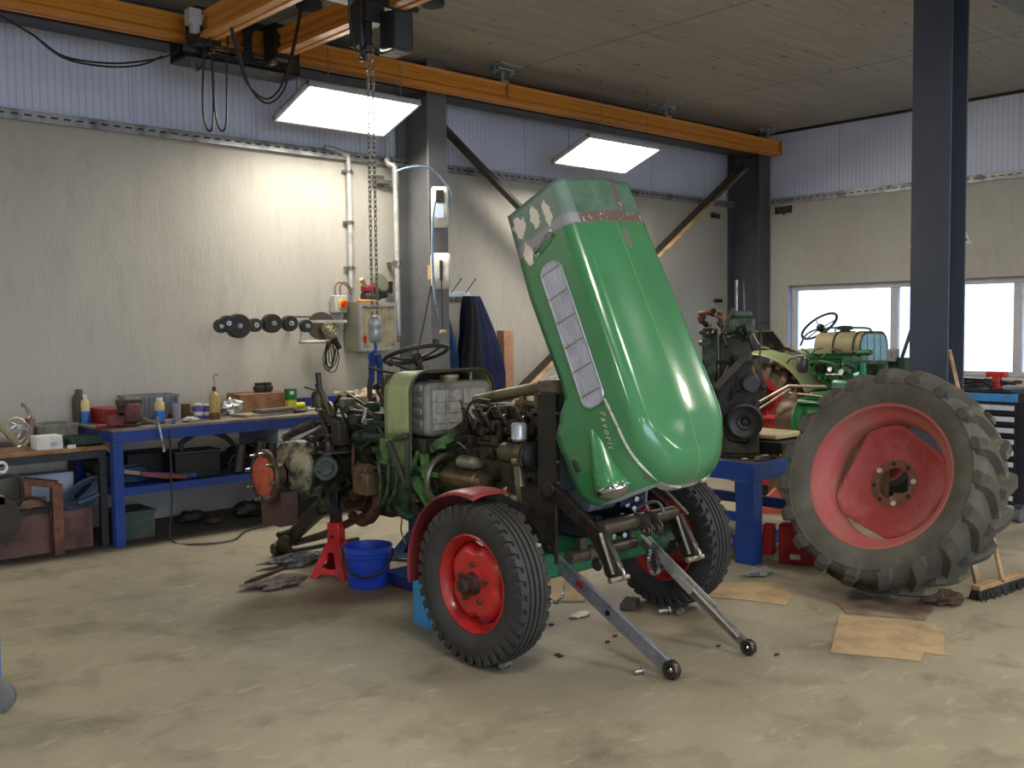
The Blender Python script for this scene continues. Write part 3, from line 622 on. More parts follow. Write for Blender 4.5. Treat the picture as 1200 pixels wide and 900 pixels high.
# warning sign on right wall, mostly behind the free column
t = thing('warning_sign', 'black triangular sign with white border half hidden by the free column', 'sign', (XR-.02, 5.5, 2.58))
b = MB(); tri = lambda k, x: [(x, 5.505+dy*k, 2.81+dz*k) for dy, dz in ((-.40, -.225), (.40, -.225), (0, .45))]
b.prism(tri(1, XR-.006), (-.01, 0, 0)); b.build('border', WHITE, t, ang=0)
b = MB(); b.prism(tri(.84, XR-.0165), (-.004, 0, 0)); b.build('black_field', BLK, t, ang=0)
for nm, x, y, lab in (('wall_bracket', 918, 246, 'small steel plate high on the right wall by the corner column'), ):
    q = at(x, y, X=XR-.01); b = MB(); b.bx(XR-.02, XR-.001, q.y-.13, q.y+.13, q.z-.05, q.z+.05); b.cyl((XR-.04, q.y-.02, q.z-.07), (XR-.01, q.y-.02, q.z-.04), .014)
    one(nm, b, DSTEEL, lab, 'bracket')
q = at(838, 253, Y=8.46); b = MB(); b.bx(q.x-.09, q.x+.09, 8.44, 8.469, q.z-.03, q.z+.03); b.cyl((q.x-.1, 8.43, q.z+.03), (q.x+.04, 8.42, q.z-.03), .015); one('wall_bracket', b, DSTEEL, 'small dark fitting high on the back wall left of the corner column', 'bracket')
q = at(841, 352, Y=8.46); b = MB(); b.bx(q.x-.06, q.x+.08, 8.43, 8.469, q.z-.03, q.z+.02); b.cyl((q.x-.12, 8.42, q.z), (q.x-.02, 8.42, q.z), .018); one('wall_bracket', b, DSTEEL, 'small dark fitting halfway up beside the corner column', 'bracket')
# ================================================================ BLUE WORKBENCH
t = thing('blue_workbench', 'long blue steel workbench with a cluttered top along the back wall', 'workbench', (4.4, 7.95, 0))
BTOP = mat((128, 122, 112), .7, 0, (96, 84, 70), 4, .4, .65, .1)
b = MB(); b.bx(2.80, 6.12, 7.50, 8.40, .885, .905); b.build('worktop', BTOP, t)
b = MB(); b.bx(2.81, 6.11, 7.51, 7.57, .80, .884); b.bx(2.81, 2.87, 7.57, 8.38, .80, .884); b.bx(6.05, 6.11, 7.57, 8.38, .80, .884); b.bx(2.81, 6.11, 8.33, 8.39, .80, .884); b.build('apron_frame', BLUE, t, bevel=.003)
b = MB(); b.bx(4.9, 6.1, 8.38, 8.42, .9, .98); b.build('back_ledge', BLUE, t)
for x, y in ((2.81, 7.51), (2.81, 8.31), (6.03, 7.51), (6.03, 8.31)):
    b = MB(); b.bx(x, x+.075, y, y+.075, 0, .80); b.build('leg', BLUE, t, bevel=.003)
b = MB(); b.bx(2.885, 6.03, 7.52, 7.56, .39, .45); b.bx(2.885, 6.03, 8.33, 8.37, .39, .45); b.bx(2.83, 2.87, 7.585, 8.31, .39, .45); b.bx(2.885, 6.03, 7.56, 8.33, .435, .447); b.build('lower_shelf', BLUE, t)
# drawer unit slung under the top
dt = thing('drawer_unit', 'pale blue grey drawer unit hanging under the blue workbench', 'drawers', (4.85, 7.9, .66))
PALE = mat((176, 184, 206), .45, 0, (160, 168, 192), 4)
b = MB(); b.bx(4.24, 5.6, 7.585, 8.3, .68, .80); b.build('body', PALE, dt, bevel=.004)
b = MB(); b.bx(4.23, 5.61, 7.572, 7.585, .69, .80); b.build('drawer', mat((190, 196, 216), .45), dt, bevel=.003)
b = MB(); b.bx(4.24, 5.6, 7.6, 8.3, .55, .675); b.build('drawer', PALE, dt, bevel=.004)
# cable hanging down from the bench
cable('power_cable', [(3.24, 7.49, .87), (3.24, 7.48, .6), (3.23, 7.46, .3), (3.2, 7.42, .02), (3.3, 7.15, .012), (3.55, 7.1, .012), (3.8, 7.35, .012), (4.1, 7.45, .012)], .007, 'black cable hanging in front of the blue workbench and curling on the floor')
Z = .905
# ---- vise
vx, vy = 3.0, 7.68
t = thing('bench_vise', 'worn dark red bench vise on the left corner of the blue workbench', 'vise', (vx, vy, Z))
VR = mat((84, 44, 38), .5, .2, (54, 42, 38), 12, .4, .6)
b = MB(); b.cyl((vx, vy, Z), (vx, vy, Z+.03), .09, n=20); b.box((vx, vy, Z+.07), (.11, .12, .1)); b.bar((vx, vy+.1, Z+.12), (vx, vy-.08, Z+.12), .11, .1); b.build('body', VR, t, bevel=.012)
b = MB(); b.box((vx, vy+.02, Z+.185), (.17, .04, .05)); b.box((vx, vy-.04, Z+.185), (.17, .04, .05)); b.build('jaws', mat((76, 70, 64), .4, .6), t, bevel=.005)
b = MB(); b.box((vx, vy-.1, Z+.11), (.1, .07, .14)); b.box((vx-.1, vy, Z+.05), (.12, .1, .08)); b.build('sliding_jaw', mat((124, 60, 52), .5, .1, (60, 46, 42), 12, .42, .6), t, bevel=.012)
b = MB(); b.cyl((vx+.06, vy-.12, Z+.06), (vx+.12, vy-.28, Z+.03), .016, n=10); b.cyl((vx+.115, vy-.27, Z+.08), (vx+.15, vy-.29, Z-.17), .011, n=8); b.cyl((vx+.148, vy-.29, Z-.19), (vx+.152, vy-.29, Z-.165), .016, n=8); b.build('handle', STEEL, t)
def onb(px, py, z=Z, dy=0):   # a spot on the bench top from the photo's base point
    if py < 20: q = at(px, 480, Y=py); q.z = z; return q
    return at(px, py, Z=z)
def bottle(name, px, py, r, h, m, label, capm=WHITE, neck=.35, nh=.18, cat='bottle', band=None, z=Z, grp=None):
    q = onb(px, py, z); t = thing(name, label, cat, (q.x, q.y, z), 0, grp)
    b = MB(); hb = h*(1-nh)
    b.lathe([(.001, 0), (r*.95, 0), (r, .01), (r, hb*.82), (r*.85, hb*.92), (r*neck, hb), (r*neck, h*.9), (.001, h*.9)], (q.x, q.y, z), (0, 0, 1), 18); b.build('bottle_body', m, t)
    b = MB(); b.lathe([(.001, 0), (r*neck*1.25, 0), (r*neck*1.15, h*.12), (.001, h*.12)], (q.x, q.y, z+h*.88), (0, 0, 1), 12); b.build('cap', capm, t)
    if band: b = MB(); b.lathe([(r*1.02, hb*band[0]), (r*1.02, hb*band[1])], (q.x, q.y, z), (0, 0, 1), 18); b.build('label_band', band[2], t)
    return t
CREAM = mat((206, 186, 130), .4)
bottle('spray_can', 100, 8.2, .034, .23, CREAM, 'blue and cream spray can on the left end of the blue workbench', WHITE, .4, .14, 'spray can', (.0, .5, mat((40, 110, 190), .4)))
bottle('dark_bottle', 93, 8.33, .055, .27, mat((70, 62, 54), .5), 'brown square shouldered bottle behind the blue and cream spray can', mat((90, 80, 70), .5), .45, .12)
b = MB(); b.bx(2.92, 3.09, 8.0, 8.3, Z, Z+.12); one('red_tool_case', b, mat((140, 30, 34), .45), 'low dark red tool case behind the bench vise', 'case', bevel=.01)
# grey crate
def crate(name, x0, x1, y0, y1, z0, h, m, label, ribs=6, th=.012, cat='crate'):
    t = thing(name, label, cat, ((x0+x1)/2, (y0+y1)/2, z0)); b = MB()
    b.bx(x0, x1, y0, y1, z0, z0+th); b.bx(x0, x0+th, y0, y1, z0, z0+h); b.bx(x1-th, x1, y0, y1, z0, z0+h); b.bx(x0+th, x1-th, y0, y0+th, z0, z0+h); b.bx(x0+th, x1-th, y1-th, y1, z0, z0+h)
    b.build('tub', m, t)
    b = MB(); b.bx(x0-.01, x1+.01, y0-.012, y0, z0+h-.02, z0+h); b.bx(x0-.01, x0, y0, y1, z0+h-.02, z0+h); b.bx(x1, x1+.01, y0, y1, z0+h-.02, z0+h)
    for k in range(ribs): x = x0+(x1-x0)*(k+.5)/ribs; b.bx(x-.004, x+.004, y0-.01, y0, z0+.01, z0+h-.02)
    for k in range(3): z = z0+h*(.25+.2*k); b.bx(x0+.01, x1-.01, y0-.006, y0, z, z+.006); b.bx(x0-.006, x0, y0+.01, y1-.01, z, z+.006)
    b.build('ribs_and_rim', m, t); return t
crate('storage_crate', 3.2, 3.60, 8.12, 8.4, Z, .2, mat((120, 124, 132), .5, 0, (100, 102, 108), 5), 'grey ribbed plastic crate at the back of the blue workbench behind the vise', 9)
b = MB(); b.prism([(3.10, 8.04, Z), (3.24, 8.04, Z), (3.25, 8.05, Z+.2), (3.12, 8.05, Z+.21)], (0, .03, 0)); one('cardboard_piece', b, mat((150, 144, 128), .8), 'pale torn cardboard leaning on the left end of the grey crate', 'cardboard')
bottle('cleaner_bottle', 187, 7.8, .04, .2, mat((196, 170, 110), .3), 'clear bottle with blue liquid and an orange band near the vise', WHITE, .5, .12, 'bottle', (.02, .55, mat((40, 110, 190), .35)))
b = MB(); q = onb(207, 7.85); b.lathe([(.03, 0), (.036, .14), (.034, .14), (.028, .01), (.001, .01)], (q.x, q.y, Z), (0, 0, 1), 18); one('measuring_cup', b, mat((140, 146, 156), .3), 'grey translucent cup right of the blue liquid bottle', 'cup')
b = MB(); q = onb(217, 8.0); b.lathe([(.001, 0), (.045, 0), (.045, .12), (.001, .12)], (q.x, q.y, Z), (0, 0, 1), 18); one('rusty_can', b, RUST, 'small rusty brown tin beside the grey cup', 'can')
bottle('paint_jar', 232, 7.84, .034, .13, mat((84, 74, 150), .4), 'left of two small violet jars with white lids', WHITE, .8, .2, 'jar', (.3, .6, WHITE))
bottle('paint_jar', 242.5, 7.84, .034, .12, mat((84, 74, 150), .4), 'right of two small violet jars with white lids, touching the oil bottle', WHITE, .8, .2, 'jar', (.3, .6, WHITE))
bottle('oil_bottle', 251.5, 7.72, .043, .27, mat((176, 150, 80), .35), 'yellowish oil bottle with a brown sediment and tall spout', mat((60, 50, 40), .5), .3, .16, 'bottle', (.0, .25, mat((110, 60, 36), .4)))
def clutter(name, pxs, z, n, mats, label, cat, s=.05, seed=1, h=.03, grp=None):
    pass
def lump(name, px, py, r, m, label, cat, z=Z, sq=(1, 1, .6), seed=1, amp=.35, P=None):
    q = onb(px, py, z); rr = random.Random(seed); n = 22; b = MB(); vs = []
    ph = [rr.uniform(0, 6.3) for _ in range(9)]
    for j in range(13):
        t_ = PI*j/12
        for i in range(n):
            p = 2*PI*i/n; k = 1+amp*(.5*math.sin(3*p+ph[0]+2*t_)+.3*math.sin(5*p+ph[1]-3*t_)+.35*math.sin(4*t_*1.7+ph[2]+2*p)+rr.uniform(-.25, .25))
            k *= 1 if 0 < j < 12 else .8
            vs.append(q+V3((r*sq[0]*k*math.sin(t_)*math.cos(p), r*sq[1]*k*math.sin(t_)*math.sin(p), max(r*sq[2]*(1+k*math.cos(t_)), .002))))
    b.add(vs, [(j*n+i, (j+1)*n+i, (j+1)*n+(i+1) % n, j*n+(i+1) % n) for j in range(12) for i in range(n)])
    return one(name, b, m, label, cat, ang=30)
lump('crumpled_foil', 272, 7.95, .085, mat((178, 178, 176), .3, .4, (120, 120, 118), 18), 'crumpled silvery plastic bag right of the oil bottle', 'bag', seed=4, sq=(1.1, .8, .8))
lump('cleaning_rag', 222, 7.66, .05, mat((196, 190, 180), .8), 'crumpled white rag in front of the violet jars', 'rag', seed=8, sq=(1.2, .8, .4))
# cardboard box with two black fittings
t = thing('cardboard_box', 'stained brown cardboard box with a folded flap at the back of the blue bench', 'box', (4.36, 8.1, Z))
CB = mat((158, 116, 84), .8, 0, (112, 78, 54), 6)
b = MB(); b.bx(4.1, 4.6, 7.98, 8.24, Z, Z+.16); b.build('carton', CB, t)
b = MB(); b.prism([(4.1, 7.98, Z+.162), (4.6, 7.98, Z+.162), (4.68, 8.2, Z+.12), (4.6, 8.24, Z+.168), (4.1, 8.24, Z+.168)], (0, 0, .006)); b.build('flap', CB, t)
for px, lab in ((304, 'left of two black rubber fittings on the cardboard box'), (314, 'right of two black rubber fittings on the cardboard box')):
    q = onb(px, 8.12); b = MB(); b.lathe([(.001, 0), (.035, 0), (.05, .02), (.05, .05), (.036, .06), (.04, .085), (.001, .085)], (q.x, min(q.y, 8.2), Z+.174), (0, 0, 1), 18); one('rubber_fitting', b, RUBD, lab, 'fitting')
b = MB(); q = onb(312, 7.75); b.box((q.x, q.y+.03, Z+.012), (.55, .22, .02), Matrix.Rotation(.18, 3, 'Z')); one('paper_pad', b, mat((160, 150, 130), .7, 0, (130, 118, 96), 8), 'flat stack of beige papers near the front edge of the blue bench', 'papers')
b = MB(); q = onb(322, 7.72); b.box((q.x, q.y+.02, Z+.04), (.36, .14, .028), Matrix.Rotation(.16, 3, 'Z')); one('metal_bar', b, mat((104, 102, 98), .5, .3), 'flat grey metal bar lying on the beige papers', 'bar', bevel=.004)
b = MB(); b.box((3.95, 8.25, Z+.05), (.3, .12, .04), Matrix.Rotation(-.1, 3, 'Z')); one('wooden_board', b, mat((170, 134, 92), .7), 'short brown wooden board lying behind the oil bottle', 'board')
b = MB(); q = at(260, 474, Z=Z); b.box((3.62, 8.1, Z+.02), (.2, .12, .035), Matrix.Rotation(.3, 3, 'Z')); one('red_box', b, mat((130, 50, 42), .5), 'flat reddish box lying behind the small violet jars', 'box')
q = onb(341, 7.95); b = MB(); b.bx(q.x-.04, q.x+.05, q.y-.02, q.y+.04, Z, Z+.2); t = thing('green_tin', 'green and yellow tin standing upright on the blue bench', 'tin', (q.x, q.y, Z)); b.build('tin_body', mat((196, 200, 70), .4), t, bevel=.004)
b = MB(); b.bx(q.x-.041, q.x+.051, q.y-.021, q.y+.041, Z+.1, Z+.2); b.build('green_label', mat((36, 120, 60), .4), t)
b = MB(); b.bx(q.x-.02, q.x+.02, q.y-.023, q.y-.0215, Z+.15, Z+.18); b.build('white_mark', WHITE, t)
b = MB(); q = onb(331, 8.12); b.cyl((q.x, q.y, Z+.03), (q.x+.22, q.y-.01, Z+.03), .03, n=14); one('yellow_tube', b, mat((222, 212, 60), .4), 'yellow tube lying behind the green tin', 'tube')
t = thing('oil_jug', 'grey metal oil jug with a spout on the blue bench', 'jug', (4.95, 8.0, Z)); q = onb(372, 474)
b = MB(); b.lathe([(.001, 0), (.06, 0), (.06, .13), (.045, .16), (.02, .17), (.02, .2), (.001, .2)], (4.86, 7.95, Z), (0, 0, 1), 20); b.build('jug_body', DSTEEL, t); b = MB(); b.tube([(4.87, 7.95, Z+.16), (4.81, 7.9, Z+.23)], .01); b.build('spout', DSTEEL, t)
for i, (px, py, w, l, a, c, lab) in enumerate(((418, 8.05, .09, .5, .9, (196, 196, 150), 'pale yellow slotted strip standing on the right part of the blue bench'), (440, 8.25, .06, .8, .05, (216, 214, 90), 'long yellow strip lying on the blue bench behind the sling'), (455, 7.95, .12, .5, .1, (206, 200, 130), 'cream plate lying on the blue bench beside the green cowl'))):
    q = onb(px, py); b = MB(); b.box((q.x, min(q.y, 8.3), Z+.05+.02*i), (l, w, .025), Matrix.Rotation(a*.4, 3, 'Y') @ Matrix.Rotation(.1, 3, 'Z')); one('metal_strip', b, mat(c, .5), lab, 'strip')
lump('fabric_heap', 425, 7.75, .14, mat((170, 156, 132), .8, 0, (120, 108, 90), 10), 'heap of beige cloth on the blue bench behind the gear levers', 'cloth', seed=6, sq=(1.3, .8, .6))
tools = [(125, 7.63, .2, .3, 'dull red screwdriver', (120, 44, 38)), (203, 7.66, .16, 1.2, 'blue handled pliers', (40, 70, 170)), (176, 7.68, .22, -.3, 'dark steel file', (70, 70, 70)), (228, 7.62, .14, .6, 'grey spanner', (150, 150, 150)), (352, 7.7, .14, .2, 'black marker', (30, 30, 30)), (364, 7.85, .1, .2, 'silver socket', (180, 180, 180))]
for px, py, L, a, lab, c in tools:
    q = onb(px, py); d = V3((math.cos(a), math.sin(a), 0))*L/2; b = MB(); b.cyl(q-d+V3((0, 0, .013)), q+d+V3((0, 0, .013)), .013, .009, 8); b.cyl(q-d*.9+V3((0, 0, .015)), q-d*.2+V3((0, 0, .015)), .018, .016, 8)
    one('hand_tool', b, mat(c, .4), lab+' lying on the blue workbench', 'tool')
cable('bent_wire', cab_px([(251, 458), (251, 448), (250, 442), (253, 438), (255, 441)], Y=7.75), .003, 'thin wire sticking up out of the oil bottle', DSTEEL, 'wire')
# ---- lower shelf of the blue bench
Zs = .447
t = thing('car_battery', 'black box shaped battery on the lower shelf of the blue bench', 'battery', (3.5, 7.75, Zs))
b = MB(); b.bx(3.34, 3.72, 7.62, 7.84, Zs, Zs+.2); b.build('case', mat((22, 22, 24), .5), t, bevel=.008); b = MB(); b.bx(3.33, 3.73, 7.61, 7.85, Zs+.2, Zs+.225); b.build('lid', mat((40, 40, 42), .5), t, bevel=.006)
b = MB(); b.bx(3.1, 3.5, 7.98, 8.28, Zs, Zs+.2); one('black_tray', b, mat((36, 36, 40), .55), 'low dark tray behind the battery on the lower shelf', 'tray', bevel=.01)
t = thing('plastic_wheel_arch', 'black plastic arch with an open handle lying on the lower shelf', 'car part', (4.0, 7.8, Zs)); PB = mat((34, 34, 36), .45, 0, (50, 50, 50), 6)
b = MB(); b.tube(smooth(cab_px([(214, 529), (212, 520), (222, 513), (238, 505), (262, 511), (275, 522), (292, 535)], Y=7.72), 5), [.022]*31, 8); b.build('arch_rim', PB, t)
def shellfn(u, v):
    a = PI*u; return V3((3.77+.44*u+.05*math.sin(v*4), 7.6+.28*v, Zs+.02+.22*math.sin(a)**.6*(1-.3*v)+.02*math.sin(u*20+v*5)))
b = MB(); b.grid(shellfn, 24, 10); b.build('moulded_shell', PB, t, solid=.012)
for i, (x, y, z, r, l) in enumerate(((3.86, 7.6, .56, .05, .2), (4.02, 7.58, .58, .045, .22), (4.15, 7.62, .55, .05, .2))):
    b = MB(); b.cyl((x, y, z-.1), (x+.05, y+.02, z+.12), r, r*.8, 14); b.build('socket', PB, t)
b = MB(); b.lathe([(.001, 0), (.05, 0), (.055, .04), (.03, .08), (.001, .08)], (4.28, 7.62, .6), (.3, -1, .2), 16); one('red_reflector', b, RED, 'small round red cap among the black plastic parts on the shelf', 'reflector')
q = at(312, 530, Y=7.54); t = thing('oil_canister', 'dark canister with a red cap just above the orange brake hub', 'canister', (q.x, 7.56, Zs))
b = MB(); b.cyl((q.x, 7.56, Zs), (q.x, 7.56, q.z-.03), .045, n=18); b.build('can', BLK, t); b = MB(); b.cyl((q.x, 7.56, q.z-.03), (q.x, 7.56, q.z+.02), .04, .03, 18); b.build('red_cap', RED, t)
b = MB()
for k in range(6): b.torus((3.06, 7.85, Zs+.02+.018*k), (0, 0, 1), .13-.012*(k % 3), .012, 28, 6)
one('coiled_hose', b, mat((52, 74, 110), .5), 'blue grey hose coil on the left of the lower shelf', 'hose')
for i, (x0, y0, x1, y1, c, lab) in enumerate(((3.1, 7.8, 3.45, 7.6, (34, 60, 130), 'front blue painted rod on the lower shelf'), (3.12, 7.72, 3.5, 7.6, (40, 76, 160), 'middle blue painted rod on the lower shelf'), (3.05, 7.6, 3.4, 7.55, (120, 52, 44), 'reddish brown bar at the front of the lower shelf'), (2.95, 7.68, 3.3, 7.62, (150, 128, 92), 'tan wooden slat on the lower shelf'))):
    b = MB(); b.bar((x0, y0, Zs+.05+.02*i), (x1, y1, Zs+.03), .03, .03); one('metal_rod', b, mat(c, .5), lab, 'rod')
# ---- under the blue bench
t = thing('green_ammo_box', 'scuffed green metal box on the floor under the blue bench', 'box', (2.99, 7.9, 0)); GB = mat((52, 76, 72), .5, 0, (90, 84, 66), 12)
b = MB(); b.bx(2.9, 3.2, 7.72, 8.05, 0, .2); b.build('box_body', GB, t, bevel=.006); b = MB(); b.bx(2.89, 3.21, 7.71, 8.06, .2, .225); b.build('lid', GB, t, bevel=.004)
for i, (px, py, r, c, lab) in enumerate(((225, 612, .1, (48, 46, 46), 'dark lump of metal on the floor under the blue bench'), (250, 614, .07, (62, 56, 52), 'small dark casting beside the cable on the floor'), (290, 7.95, .14, (34, 34, 36), 'black round casing on the floor behind the brake hub'))):
    lump('metal_scrap', px, py, r, mat(c, .6, .2), lab, 'scrap', z=0, seed=20+i, sq=(1.2, .8, .5), amp=.2)
# ================================================================ WOODEN BENCH AT THE LEFT
t = thing('wooden_workbench', 'brown topped workbench with dark steel legs at the left edge', 'workbench', (1.8, 8.0, 0))
b = MB(); b.bx(.6, 2.83, 7.64, 8.4, .745, .775); b.build('worktop', mat((150, 112, 78), .6, 0, (112, 78, 54), 4, bmp=.1), t, bevel=.004)
DK = mat((38, 38, 42), .5)
b = MB(); b.bx(.64, 2.81, 7.66, 7.70, .685, .744); b.bx(.64, 2.81, 8.33, 8.37, .685, .744); b.bx(2.77, 2.81, 7.7, 8.33, .685, .744); b.build('frame', DK, t)
for x, y in ((2.76, 7.66), (2.76, 8.32), (.65, 7.66), (.65, 8.32)): b = MB(); b.bx(x, x+.05, y, y+.05, 0, .685); b.build('leg', DK, t)
Z2 = .775
crate('storage_crate', 2.46, 2.74, 8.05, 8.36, Z2, .15, mat((138, 134, 120), .5, 0, (112, 110, 100), 6), 'grey beige ribbed stacking crate on the wooden bench', 5)
b = MB(); b.bx(2.5, 2.73, 7.92, 8.03, Z2, Z2+.06); one('blue_tray', b, mat((84, 92, 110), .5), 'small blue grey tray in front of the ribbed crate', 'tray', bevel=.004)
crate('green_tray', 2.58, 2.81, 7.72, 7.9, Z2, .075, mat((34, 58, 48), .5), 'low dark green tray at the right end of the wooden bench', 3)
t = thing('white_carton', 'small white carton with printed lines on the wooden bench', 'box', (2.42, 7.77, Z2))
b = MB(); b.bx(2.33, 2.51, 7.70, 7.86, Z2, Z2+.1); b.build('carton', mat((226, 226, 222), .6), t, bevel=.002)
b = MB(); 
b.bx(2.42, 2.47, 7.698, 7.699, Z2+.045, Z2+.05); b.bx(2.42, 2.47, 7.698, 7.699, Z2+.03, Z2+.035); b.build('print_lines', mat((80, 84, 110), .6), t, ang=0)
b = MB(); q = at(84, 525, Z=Z2); b.cyl((q.x, q.y, Z2), (q.x, q.y, Z2+.022), .03, n=20); one('jar_top', b, WHITE, 'small white lid lying in front of the white carton', 'lid')
t = thing('grease_gun', 'red and grey grease cartridge gun standing on the wooden bench', 'grease gun', (2.2, 7.75, Z2)); q = at(37, 521, Z=Z2)
b = MB(); b.cyl((q.x, q.y, Z2), (q.x, q.y, Z2+.2), .032, n=18); b.build('barrel', mat((130, 118, 122), .4, .2, (170, 60, 60), 12), t)
b = MB(); b.bar((q.x-.034, q.y-.02, Z2), (q.x-.036, q.y-.02, Z2+.21), .02, .012); b.build('red_lever', RED, t); b = MB(); b.tube([(q.x, q.y, Z2+.2), (q.x, q.y, Z2+.23), (q.x-.04, q.y, Z2+.31), (q.x-.06, q.y, Z2+.31)], [.03, .014, .011, .02]); b.build('nozzle', STEEL, t)
b = MB(); rr = random.Random(5)
for k in range(7):
    c = at(20, 505, Y=7.85)+V3((rr.uniform(-.05, .05), rr.uniform(-.05, .08), 0)); c.z = Z2+.115+rr.uniform(-.02, .03); b.torus(c, (rr.uniform(-.5, .5), -1, rr.uniform(-.4, .4)), rr.uniform(.06, .105), .006, 24, 5)
one('wire_coil', b, mat((180, 180, 180), .3, .6), 'tangle of silver wire coils on the wooden bench', 'wire', ang=60)
b = MB(); p0 = at(-4, 496, Y=7.7); p1 = at(22, 521, Y=7.7); b.bar(p0, p1, .05, .035); one('beige_arm', b, mat((150, 136, 104), .5), 'beige metal arm leaning over the wooden bench at the left edge', 'arm', bevel=.006)
b = MB(); q = at(8, 524, Z=Z2); b.box((q.x, q.y+.04, Z2+.02), (.2, .1, .04)); one('steel_block', b, mat((92, 86, 78), .5, .3), 'flat grey block on the left end of the wooden bench', 'block', bevel=.005)
lump('oily_glove', 44, 523, .06, mat((104, 82, 58), .7), 'brown oily glove in front of the grease gun', 'glove', z=Z2, seed=3, sq=(1.5, .8, .5), amp=.15)
lump('white_rag', 62, 524, .05, mat((176, 160, 130), .8), 'small beige rag left of the white lid', 'rag', z=Z2, seed=31, sq=(1.6, .8, .3), amp=.2)
# under it
t = thing('wooden_crate', 'low reddish brown wooden chest under the wooden bench', 'crate', (2.45, 7.95, 0)); WC = mat((116, 84, 74), .7, 0, (84, 58, 50), 5, bmp=.1)
b = MB(); b.bx(2.05, 2.72, 7.74, 8.2, 0, .30); b.build('body', WC, t); b = MB(); b.bx(2.04, 2.73, 7.73, 8.21, .30, .34); b.build('dark_rim', mat((54, 46, 44), .6), t)
b = MB(); b.bx(2.4, 2.47, 7.62, 7.69, 0, .52); b.bx(2.22, 2.29, 7.74, 7.81, .34, .55); b.bar((2.255, 7.79, .55), (2.435, 7.64, .52), .06, .05)
one('wooden_trestle', b, mat((126, 84, 66), .7, 0, (90, 58, 46), 6, bmp=.1), 'rough reddish wooden frame standing in front of the chest', 'frame')
b = MB(); b.bar((2.0, 7.68, .40), (2.36, 7.66, .40), .07, .06); one('timber_offcut', b, mat((150, 116, 92), .7, 0, (104, 74, 60), 9), 'short squared timber resting on the wooden frame', 'timber')
one('plastic_container', MB().bx(2.30, 2.66, 7.95, 8.12, .345, .56), mat((168, 178, 196), .5), 'pale blue plastic container behind the wooden frame', 'container')
one('black_housing', MB().cyl((2.86, 7.75, .58), (2.9, 8.1, .6), .1, .11, 18), mat((40, 38, 36), .6), 'dark round housing hanging between the two benches', 'housing')
b = MB()
for k in range(7):
    rx, rz = .16-.012*k, .10-.008*k; b.tube([V3((2.66+rx*math.cos(a)+.02*math.sin(a), 7.72+.01*k, .42+rz*math.sin(a)+.05*math.cos(a))) for a in [2*PI*i/24 for i in range(24)]], .012, 6, closed=True)
b.tube(smooth([(2.6, 7.7, .35), (2.72, 7.7, .38), (2.9, 7.72, .46)], 5), .02, 8)
one('hose_coil', b, mat((58, 74, 98), .5, 0, (84, 92, 104), 10), 'slack coil of blue grey hoses on the chest between the benches', 'hose', ang=60)
cable('black_pipe', cab_px([(0, 560), (14, 557), (24, 563), (26, 585), (14, 600), (0, 612)], Y=7.62), .013, 'upper thick black bent pipe at the left edge', BLK, 'pipe')
cable('black_pipe', cab_px([(2, 605), (18, 590), (40, 583), (56, 592), (60, 608)], Y=7.6), .011, 'lower thin black bent pipe running behind the timber', BLK, 'pipe')
b = MB(); q = at(2, 548, Y=7.55); b.torus(q, (.3, -1, .1), .035, .011, 24, 8); one('white_ring', b, WHITE, 'white ring hanging at the left edge below the wooden bench', 'ring')
b = MB(); q = at(-8, 585, Y=7.55); b.cyl((q.x, 7.5, .33), (q.x, 7.66, .33), .17, n=28); one('wheel_hub', b, mat((60, 48, 42), .6), 'round rusty drum cut off by the left edge', 'drum')
b = MB(); b.bx(1.75, 2.02, 7.6, 7.9, 0, .26); one('teal_canister', b, mat((70, 110, 112), .5), 'teal box at the left edge under the wooden bench', 'box', bevel=.006)
b = MB(); b.bx(1.7, 2.04, 7.5, 7.62, .44, .5); one('wood_block', b, WOODB, 'light wood block at the left edge under the bench', 'block')
# ---- blue trolley just entering at the left edge
t = thing('blue_trolley', 'blue trolley with a grey wheel cut off by the left edge', 'trolley', (1.08, 4.6, 0)); q = at(6, 833, Z=0)
qq = at(8, 806, Y=q.y); b = MB(); cx, cy = q.x-.02, q.y
b.lathe([(.012, -.02), (.055, -.02), (.066, -.016), (.068, 0), (.066, .016), (.055, .02), (.012, .02)], (cx, cy, .068), (.55, .84, 0), 28); b.build('wheel', mat((104, 104, 104), .6), t)
b = MB(); e = at(-1, 760, Y=cy); b.bx(cx-.5, e.x, cy-.02, cy+.02, .16, .5); b.bar((cx-.03, cy-.05, .06), (cx-.06, cy-.03, .2), .05, .012); b.build('body_panel', mat((44, 104, 170), .4), t)
# ================================================================ THE TRACTOR IN FRONT
TX = 3.85
tr = thing('tractor', 'partly dismantled green tractor with its hood raised and no rear wheels', 'tractor', (TX, 4.6, 0))
def tp(b, name, m, label=None, parent=None, **k):
    o = b.build(name, m, parent or tr, **k)
    if label: o['label'] = label
    return o
GB3 = mat((96, 134, 82), .45, 0, (46, 70, 50), 9, .48, .62)
